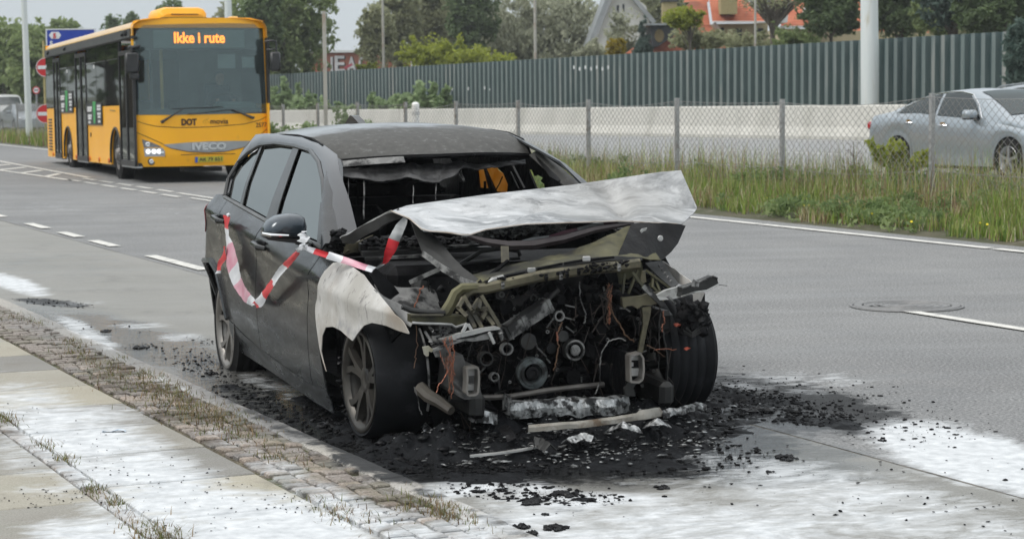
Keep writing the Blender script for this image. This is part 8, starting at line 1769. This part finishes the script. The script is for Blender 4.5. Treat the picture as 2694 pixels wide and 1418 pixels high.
# ---------------------------------------------------------------- barrier tape
tr_ = pbr('tape_red', (.60, .02, .03), (.55, .03, .04), .35, scale=9); tw_m = pbr('tape_white', (.66, .67, .69), (.56, .57, .6), .4, scale=12); tp_ = pbr('tape_pink', (.55, .22, .30), (.60, .36, .42), .4, scale=10); td = pbr('tape_dusty', (.26, .27, .27), (.34, .35, .35), .6, scale=12); tdr = pbr('tape_dusty_red', (.17, .075, .095), (.13, .06, .08), .6, scale=12)
tape = thing('barrier_tape', 'red and white barrier tape draped from door handle to mirror and bonnet', 'tape', tuple(CP.w((0, -.95, .9))))
inv = Matrix.Translation(-Vector(tape.location)) @ CP.mat()
def ribbon(name, A, B, ax, vals, cuts, cols, n=70, wob=.006, seed=0, cross=4):
    """strip between two traced edges; ax/vals: which car coordinate is known along it; cuts: where the colour changes"""
    def pts(L): return np.array([CP.on(u, v, ax, x) for (u, v), x in zip(L, np.interp(np.linspace(0, 1, len(L)), np.linspace(0, 1, len(vals)), vals))])
    a, b_ = pts(A), pts(B); G = coons(a, b_, [a[0], b_[0]], [a[-1], b_[-1]], n, cross); uu = np.linspace(0, 1, n)[:, None]; ww = np.linspace(0, 1, cross)[None]
    G[..., ax] += wob * np.sin(ww * 5 + uu * 9) - wob; G[..., ax] += (fbm(uu * 30 + 0 * ww, ww * 3 + 0 * uu, 3, seed) - .5) * wob
    mb = MB(); mats = list(dict.fromkeys(cols)); 
    for i in range(n - 1):
        c_ = cols[sum(1 for q in cuts if (i + .5) / (n - 1) > q)]
        for j in range(cross - 1):
            mb.add([G[i, j], G[i + 1, j], G[i + 1, j + 1], G[i, j + 1]], [(0, 1, 2, 3)], mats.index(c_))
    V_ = [tuple(inv @ Vector(p)) for p in mb.v]; mb.v = V_; me = mb.mesh(name, fixn=False); bm = bmesh.new(); bm.from_mesh(me); bmesh.ops.remove_doubles(bm, verts=bm.verts, dist=1e-5); bm.to_mesh(me); bm.free(); me.polygons.foreach_set('use_smooth', np.ones(len(me.polygons), bool)); return link(name, me, mats, tape)
Wt, Rd, Pk = tw_m, tr_, tp_
ribbon('tape_strip', [r1(305, 900), r1(312, 1000), r1(318, 1100), r1(325, 1180), r2(318, 60), r2(335, 130), r2(375, 240), r2(430, 360), r2(490, 460), r2(560, 496)], [r1(375, 920), r1(355, 1000), r1(360, 1090), r1(385, 1160), r2(405, 20), r2(430, 90), r2(470, 220), r2(510, 320), r2(560, 400), r2(610, 470)], 1, [-.90, -.915, -.925, -.93, -.93], (.08, .22, .44, .58, .84), [Rd, Wt, Pk, Wt, Pk, Wt])
ribbon('tape_strip', [r2(600, 508), r2(640, 500), r2(700, 400), r2(770, 310), r2(850, 190), r2(920, 100), r2(985, 20)], [r2(570, 470), r2(620, 410), r2(690, 300), r2(750, 230), r2(810, 155), r2(880, 75), r2(955, -10)], 1, [-.93, -.935, -.94, -.95, -.96], (.06, .22, .44, .72), [Rd, Wt, Rd, Wt, tr_], seed=4)
ribbon('tape_strip', [r1(310, 1180), r1(290, 1260), r2(270, 90), r2(228, 205)], [r1(330, 1185), r1(322, 1290), r2(298, 130), r2(275, 200)], 1, [-.935, -.94], (.88,), [Rd, Wt], n=24, seed=5)
ribbon('tape_strip', [r1(985, 1195), r1(1090, 1245), r1(1230, 1290), z3(20, 740), z3(150, 775), z3(250, 808), z3(330, 832)], [r1(1010, 1170), r1(1110, 1195), r1(1260, 1245), z3(40, 692), z3(170, 735), z3(270, 772), z3(352, 795)], 0, [2.22, 2.24, 2.28, 2.38, 2.48, 2.56, 2.62], (.12, .36, .62, .90), [Wt, Rd, Wt, Pk, Wt], seed=6)
ribbon('tape_strip', [z3(312, 818), z3(385, 762), z3(400, 690), z3(430, 600), z3(470, 520), z3(520, 468)], [z3(345, 812), z3(420, 762), z3(475, 680), z3(515, 590), z3(540, 520), z3(545, 485)], 0, [2.62, 2.64, 2.66, 2.66, 2.62, 2.6], (.16, .56), [Wt, Rd, td], seed=7)
ribbon('tape_strip', [r1(975, 1130), r1(990, 1100), r1(1010, 1060), r1(1030, 1042)], [r1(1060, 1170), r1(1068, 1120), r1(1062, 1080), r1(1040, 1045)], 1, [-1.0, -.99], (), [Wt], n=16, wob=.012, seed=8, cross=3)
ribbon('tape_strip', [r1(960, 1230), r1(985, 1200), r1(1000, 1170)], [r1(1030, 1220), r1(1050, 1190), r1(1064, 1160)], 1, [-.97, -.98], (), [Wt], n=14, wob=.012, seed=9, cross=3)
ribbon('tape_strip', [z3(1240, 655), z3(1330, 640), z3(1430, 640), z3(1530, 612), z3(1640, 600), z3(1760, 572), z3(1850, 530), z3(1925, 508)], [z3(1260, 628), z3(1350, 600), z3(1470, 585), z3(1560, 555), z3(1660, 535), z3(1750, 510), z3(1830, 503), z3(1900, 500)], 0, [2.70, 2.68, 2.66], (.30, .60, .85), [td, tdr, td, tdr], n=50, wob=.004, seed=10)
kn = MB(); kn.chunk(tuple(inv @ Vector(cyy(*r1(1010, 1190), -.99))), .022, 5, 1); kn.chunk(tuple(inv @ Vector(cyy(*r1(345, 905), -.91))), .02, 7, 1); kn.build('knot', tw_m, tape)
# ---------------------------------------------------------------- passing cars
def shell(name, label, matrix, paint_m, T, glass, group=None, detail=True, tail=True, wheels_at=(0.0, 2.83), half=.91):
    """T: dict of profile tables: belt, roof, edge (x -> z / half width)"""
    root = thing(name, label, 'van' if 'van' in name else 'car', group=group, matrix=matrix)
    B = lambda k, x: float(np.interp(x, T[k][0], T[k][1]))
    x0, x1 = T['roof'][0][0], T['roof'][0][-1]; ar = T.get('arch', .36)
    xs = np.unique(np.round(np.r_[np.linspace(x0, x1, 60), np.concatenate([np.linspace(c - ar, c + ar, 22) for c in wheels_at])], 4))
    def hw(x): e0, e1 = (x - x0), (x1 - x); return half * (1 - .22 * max(0, 1 - e0 / .45) ** 2.2 - .20 * max(0, 1 - e1 / .6) ** 2.2)
    def ring(x):
        zb = T['sill']; 
        for c in wheels_at:
            if abs(x - c) < ar: zb = max(zb, .32 + math.sqrt(ar * ar - (x - c) ** 2))
        zb += .16 * max(0, 1 - (x - x0) / .15) + .0
        be, ro = B('belt', x), B('roof', x); ro = max(ro, be + .02); h = hw(x); ed = B('edge', x) * h / half; R_ = []
        zb = min(zb, be - .1)
        for f_, w in ((0, .965), (.12, .985), (.35, 1.0), (.6, 1.0), (.8, .985), (.93, .965), (1, .93)): R_.append((x, h * w, zb + (be - zb) * f_))
        for f_ in (.25, .6, .9): R_.append((x, (h * .93) * (1 - f_) + ed * f_ + .02 * math.sin(f_ * 3.14), be + (ro - .035 - be) * f_))
        for f_ in (.0, .35, .7, 1.0): R_.append((x, ed * (1 - f_) * (1 - .03), ro - .035 + .035 * (1 - (1 - f_) ** 2.2) * 1.0 + .0))
        return R_
    G = np.array([ring(x) for x in xs]); full = np.concatenate([G * [1, -1, 1], G[:, ::-1][:, 1:]], 1)
    m_ = MB(); m_.grid(full); n_ = full.shape[1]; m_.add(full[0], [tuple(range(n_))]); m_.add(full[-1], [tuple(range(n_))]); m_.build('body', paint_m, root, smooth=35)
    def ysd(x, z): be, ro = B('belt', x), B('roof', x); f_ = min(1, max(0, (z - be) / max(.05, ro - .035 - be))); h = hw(x); return (h * .93) * (1 - f_) + B('edge', x) * h / half * f_ + .02 * math.sin(f_ * 3.14)
    for s_ in (-1, 1):
        for k, (b_, t_, l_, r_) in enumerate(T['side_glass']):
            Gp = coons(b_, t_, l_, r_, 12, 6); P = np.zeros(Gp.shape[:2] + (3,)); P[..., 0] = Gp[..., 0]; P[..., 2] = Gp[..., 1]; P[..., 1] = s_ * (np.vectorize(ysd)(Gp[..., 0], Gp[..., 1]) + .006); m_ = MB(); m_.grid(P, .003 * s_); m_.build('side_window', glass, root, smooth=True)
        if T.get('trimline'):
            m_ = MB(); m_.tube([(x, s_ * (ysd(x, z) + .008), z) for x, z in T['trimline']], .010, 5); m_.build('window_trim', chrome, root)
    for k, (b_, t_) in enumerate(T['screens']):
        (xb, zb, wb), (xt, zt, wt) = b_, t_; G2 = []
        for q in np.linspace(-1, 1, 15):
            row = []
            for j in range(13):
                x = xb + (xt - xb) * j / 12; ro = max(B('roof', x), B('belt', x) + .02); y = q * .90 * B('edge', x) * hw(x) / half; f_ = 1 - abs(y) / (B('edge', x) * hw(x) / half); row.append((x, y, ro - .035 + .035 * (1 - (1 - f_) ** 2.2) + .012))
            G2.append(row)
        G2 = np.array(G2); m_ = MB(); m_.grid(G2, .004); m_.build('windscreen' if k == 0 else 'rear_window', glass, root, smooth=True)
    for c in wheels_at:
        for s_ in (-1, 1):
            m_ = MB(); m_.lathe([(.22, -.10), (.31, -.105), (.33, -.08), (.33, .08), (.31, .105), (.22, .10)], (0, 0, 0), (0, 1, 0), 32); w = m_.build('wheel', rub, root, smooth=40); w.location = (c, s_ * (half - .12), .33)
            m_ = MB(); y_ = .09 * s_; m_.lathe([(.23, y_), (.215, y_ + .012 * s_), (.20, y_ - .01 * s_), (.17, y_ - .06 * s_)], (0, 0, 0), (0, 1, 0), 30); m_.lathe([(.05, y_ - .02 * s_), (.04, y_ + .008 * s_), (0, y_ + .008 * s_)], (0, 0, 0), (0, 1, 0), 12)
            if detail:
                for i in range(5): a = i * 1.2566 + .3; m_.bar((.03 * math.cos(a), y_ - .005 * s_, .03 * math.sin(a)), (.21 * math.cos(a), y_, .21 * math.sin(a)), .045, .02, up=(0, 1, 0))
            m_.build('rim', silver, w)
            m_ = MB(); m_.lathe([(ar - .01, -.09), (ar - .01, .09), (.1, .09 * -s_)], (0, 0, 0), (0, 1, 0), 24); m_.build('wheel_well', bblk, root).location = (c, s_ * (half - .14), .33)
    if detail:
        for x, z in T.get('handles', ()):
            for s_ in (-1, 1): m_ = MB(); y_ = s_ * (hw(x) * .985 + .01); m_.tube([(x, y_ - .01 * s_, z), (x + .04, y_ + .02 * s_, z), (x + .16, y_ + .02 * s_, z), (x + .2, y_ - .01 * s_, z)], .012, 6); m_.box((x + .1, y_ - .012 * s_, z + .02), (.12, .015, .06)); m_.build('door_handle', chrome, root)
        for s_ in (-1, 1):
            mx, mz = T['mirror']; m_ = MB(); m_.box((mx, s_ * (half + .06), mz), (.16, .24, .15), bev=.04); m_.bar((mx - .02, s_ * (half - .10), mz - .10), (mx, s_ * (half + .02), mz - .04), .06, .04); mo = m_.build('wing_mirror', paint_m, root, smooth=50)
            m_ = MB(); m_.box((mx, s_ * (half + .05), mz - .065), (.15, .22, .03), bev=.01); m_.build('mirror_base', bblk, mo)
        for pts in T.get('gaps', ()):
            for s_ in (-1, 1): m_ = MB(); m_.tube([(x, s_ * (hw(x) * .998 + .0005) if z < B('belt', x) * .75 else s_ * (hw(x) * .965 + .004), z) for x, z in pts], .004, 4); m_.build('door_gap', bblk, root)
        for s_ in (-1, 1): m_ = MB(); x = x0 + .10; m_.box((x + .03, s_ * (hw(x) - .045), B('belt', x) - .08), (.2, .10, .13), bev=.03); m_.build('tail_light', pbr('tail_red', (.35, .02, .03), None, .2), root)
        for s_ in (-1, 1): m_ = MB(); x = x1 - .18; m_.box((x, s_ * (hw(x) - .12), .66), (.3, .2, .12), bev=.04); m_.build('headlight', hl, root)
        m_ = MB(); m_.box(((x0 + x1) / 2, 0, T['sill'] + .0), (x1 - x0 - .5, half * 1.6, .12)); m_.build('underbody', bblk, root)
    return root
cgl = glassmat('car_glass', (.10, .12, .12), .10, .02, (.55, .6, .6)); cgd = pbr('car_glass_dark', (.03, .035, .036), (.06, .07, .07), .12, scale=3)
spaint = pbr('silver_paint', (.36, .40, .43), (.32, .36, .39), .3, .55, scale=1, coat=.7); spaint2 = pbr('grey_paint', (.22, .24, .25), (.19, .21, .22), .3, .5, scale=1, coat=.6); wpaint = pbr('white_car_paint', (.68, .69, .69), (.6, .61, .61), .35, scale=1, coat=.4)
sed = dict(sill=.22, arch=.37, belt=([-1.02, -.6, 0, .5, 1.4, 2.1, 2.8, 3.4, 3.78], [.90, 1.0, 1.03, 1.03, .985, .94, .86, .76, .62]), roof=([-1.02, -.95, -.5, -.3, .1, .5, .9, 1.3, 1.7, 2.0, 2.4, 2.75, 3.2, 3.6, 3.8], [.94, 1.04, 1.085, 1.12, 1.265, 1.375, 1.43, 1.45, 1.425, 1.35, 1.17, 1.0, .93, .82, .66]),
    edge=([-1.02, -.4, .3, 1.0, 1.7, 2.4, 2.8, 3.8], [.78, .76, .64, .60, .60, .70, .80, .72]),
    side_glass=[([(-.02, 1.055), (.5, 1.06), (.95, 1.02)], [(.12, 1.16), (.5, 1.30), (.90, 1.365)], [(-.02, 1.055), (.12, 1.16)], [(.95, 1.02), (.90, 1.365)]), ([(1.02, 1.015), (1.5, .99), (2.10, .955)], [(.98, 1.372), (1.3, 1.38), (1.62, 1.345)], [(1.02, 1.015), (.98, 1.372)], [(2.10, .955), (1.9, 1.18), (1.62, 1.345)])],
    screens=[((2.66, .985, .70), (1.78, 1.40, .52)), ((-.35, 1.10, .62), (.35, 1.34, .50))], handles=((.22, .90), (1.12, .86)), mirror=(2.0, 1.03), gaps=([(-.02, 1.04), (.1, .85), (.40, .62), (.45, .3)], [(1.0, 1.0), (1.03, .6), (1.0, .3)], [(2.12, .93), (2.2, .7), (2.2, .3)]),
    trimline=[(-.08, 1.05), (.05, 1.15), (.35, 1.275), (.7, 1.36), (1.1, 1.395), (1.4, 1.39), (1.68, 1.345), (1.95, 1.18), (2.14, .965)])
SP = Pose(7.21, 35.1, .12, .4515, -.008, 0)
silver_car = shell('silver_car', 'silver grey saloon passing behind the wire fence at the right edge', SP.mat(), spaint, sed, cgl)
m_ = MB(); m_.box((1.0, 0, .62), (2.4, 1.3, .5), bev=.1); m_.build('cabin_floor', inn, silver_car)
for yy_ in (-.36, .36):
    m_ = MB(); m_.box((.95, yy_, .85), (.14, .48, .62), bev=.05); m_.box((.93, yy_, 1.2), (.1, .24, .18), bev=.04); m_.build('seat', inn, silver_car)
bx_w = SP.w((0, 0, 0)); tall = {k: (v if not isinstance(v, tuple) else v) for k, v in sed.items()}; tall['roof'] = (sed['roof'][0], [z * 1.14 if 0 < i < 12 else z for i, z in enumerate(sed['roof'][1])]); tall['roof'] = ([-1.02, -.95, -.7, -.3, .1, .5, .9, 1.3, 1.7, 2.0, 2.4, 2.75, 3.2, 3.6, 3.8], [.94, 1.08, 1.20, 1.30, 1.38, 1.43, 1.45, 1.455, 1.44, 1.36, 1.2, 1.04, .96, .85, .66]); tall['side_glass'] = [([(-.5, 1.08), (.5, 1.06), (.95, 1.02)], [(-.3, 1.20), (.5, 1.34), (.90, 1.365)], [(-.5, 1.08), (-.3, 1.20)], [(.95, 1.02), (.90, 1.365)]), sed['side_glass'][1]]; tall['trimline'] = None; tall['screens'] = [((2.66, 1.02, .70), (1.78, 1.41, .52)), ((-.92, 1.10, .6), (-.5, 1.24, .5))]
q = np.array(SP.o) + np.array([UT[0] * 3.7 + US[0] * 2.4, UT[1] * 3.7 + US[1] * 2.4, .10]); P2_ = Pose(q[0], q[1], q[2], .4515, -.008, 0)
c2 = shell('grey_car', 'second lighter car mostly hidden behind the silver saloon, roof showing', P2_.mat(), spaint, tall, cgd)
for s_ in (-1, 1): m_ = MB(); m_.tube([(-.2, s_ * .58, 1.32), (.0, s_ * .58, 1.38), (1.3, s_ * .57, 1.475), (1.6, s_ * .56, 1.44)], .018, 6); m_.build('roof_bar', spaint2, c2)
# white van and car far left
van = dict(sill=.25, arch=.38, belt=([-1.0, -.5, 2.2, 3.2, 3.9], [1.15, 1.2, 1.2, 1.1, .8]), roof=([-1.0, -.9, -.5, 1.5, 2.3, 3.0, 3.4, 3.9], [1.3, 1.85, 1.95, 1.98, 1.88, 1.35, 1.15, .85]), edge=([-1.0, 2.2, 3.0, 3.9], [.76, .74, .78, .75]),
    side_glass=[([(-.7, 1.25), (1.3, 1.25)], [(-.65, 1.75), (1.3, 1.78)], [(-.7, 1.25), (-.65, 1.75)], [(1.3, 1.25), (1.3, 1.78)]), ([(1.45, 1.25), (2.7, 1.2)], [(1.45, 1.78), (2.2, 1.76)], [(1.45, 1.25), (1.45, 1.78)], [(2.7, 1.2), (2.2, 1.76)])], screens=[((3.05, 1.28, .75), (2.38, 1.82, .62)), ((-1.0, 1.3, .6), (-.92, 1.7, .6))], handles=((.6, 1.05), (1.5, 1.05)), mirror=(2.5, 1.3))
def at_motorway(u, t_, dz=0):
    d = ray(u, 300); k = t_ / (d[0] * UT[0] + d[1] * UT[1]); p = CAM + d * k; s_ = p[0] * US[0] + p[1] * US[1]; return p[0], p[1], float(zm(s_, t_)) + dz
x, y, z = at_motorway(4, 25.0, .25); shell('white_van', 'white van far away at the left picture edge', Pose(x, y, z, .4515 - .05, -.008, 0).mat(), wpaint, van, cgd)
x, y, z = at_motorway(48, 22.5, .2); shell('white_car', 'small pale car right of the distant white van', Pose(x, y, z, .4515, -.008, 0).mat(), spaint, sed, cgd)
# ---------------------------------------------------------------- the side of the street behind the left picture edge, mirrored in the windows
G6 = 'street trees beyond the left picture edge'
for i, (x, y, h_, w, mm) in enumerate(((-19, 36, 5.6, 5.5, 'green'), (-27, 46, 6, 7, 'dark'), (-24, 62, 8, 7, 'olive'), (-33, 72, 9, 8, 'green'), (-36, 92, 10, 9, 'dark'), (-15.5, 27, 4.4, 2.2, 'olive'))):
    u_ = 1347 + x / y * F; k = y / F; tree('tree', ('big green', 'dark', 'olive', 'far green', 'farthest dark', 'small olive')[i] + ' street tree beyond the left edge of the picture', u_, y, 0, w / k, mm, zbase=0, n=4500, leaf=.26, clumps=22, cr=.26, ztop=h_, group=G6)
for i, (x, y, w) in enumerate(((-64, 168, 15), (-73, 178, 15), (-84, 184, 16), (-95, 178, 15), (-104, 168, 15))):  # unseen tree row added so the bus windows reflect dark green
    tree('tree', ('first', 'second', 'third', 'fourth', 'fifth')[i] + ' unseen tree beyond the left edge, added to darken the bus windows', 1347 + x / y * F, y, 0, w * F / y, ('dark', 'green')[i % 2], zbase=-.5, n=2600, leaf=.6, clumps=20, cr=.26, ztop=14, group='unseen trees added for the bus window reflections')
hs = thing('house', 'red brick house beyond the left edge, mirrored in the car windows', 'house', (-46, 66, 0), .5)
m_ = MB(); m_.box((0, 0, 2.7), (16, 9, 5.4)); m_.build('wall', pbr('red_brick_near', (.34, .115, .065), (.27, .09, .055), .9, scale=10, bump=.4, bscale=30), hs)
m_ = MB(); m_.prism([(-8.4, -5, 5.4), (-8.4, 5, 5.4), (-8.4, 0, 8.6)], (16.8, 0, 0)); m_.build('roof', pbr('roof_red_near', (.36, .13, .08), (.3, .1, .06), .9, scale=5), hs)
for x in (-6, -3, 0, 3, 6):
    for z in (1.5, 4.0): m_ = MB(); m_.box((x, -4.52, z), (1.2, .08, 1.3)); o = m_.build('window', trim, hs); m_ = MB(); m_.box((x, -4.58, z), (1.0, .04, 1.1)); m_.build('pane', winm, o)
# ---------------------------------------------------------------- thin damp air
hz = MB(); hz.box((0, 250, 12.0), (2700, 2400, 29.6)); hm = bpy.data.materials.new('haze'); hm.use_nodes = True; nt = hm.node_tree
for n_ in list(nt.nodes): nt.nodes.remove(n_)
o = nt.nodes.new('ShaderNodeOutputMaterial'); pv_ = nt.nodes.new('ShaderNodeVolumePrincipled'); pv_.inputs['Color'].default_value = (.93, .96, 1, 1); pv_.inputs['Density'].default_value = .00045; nt.links.new(pv_.outputs[0], o.inputs['Volume'])
hz.build('haze', hm, kind='stuff')
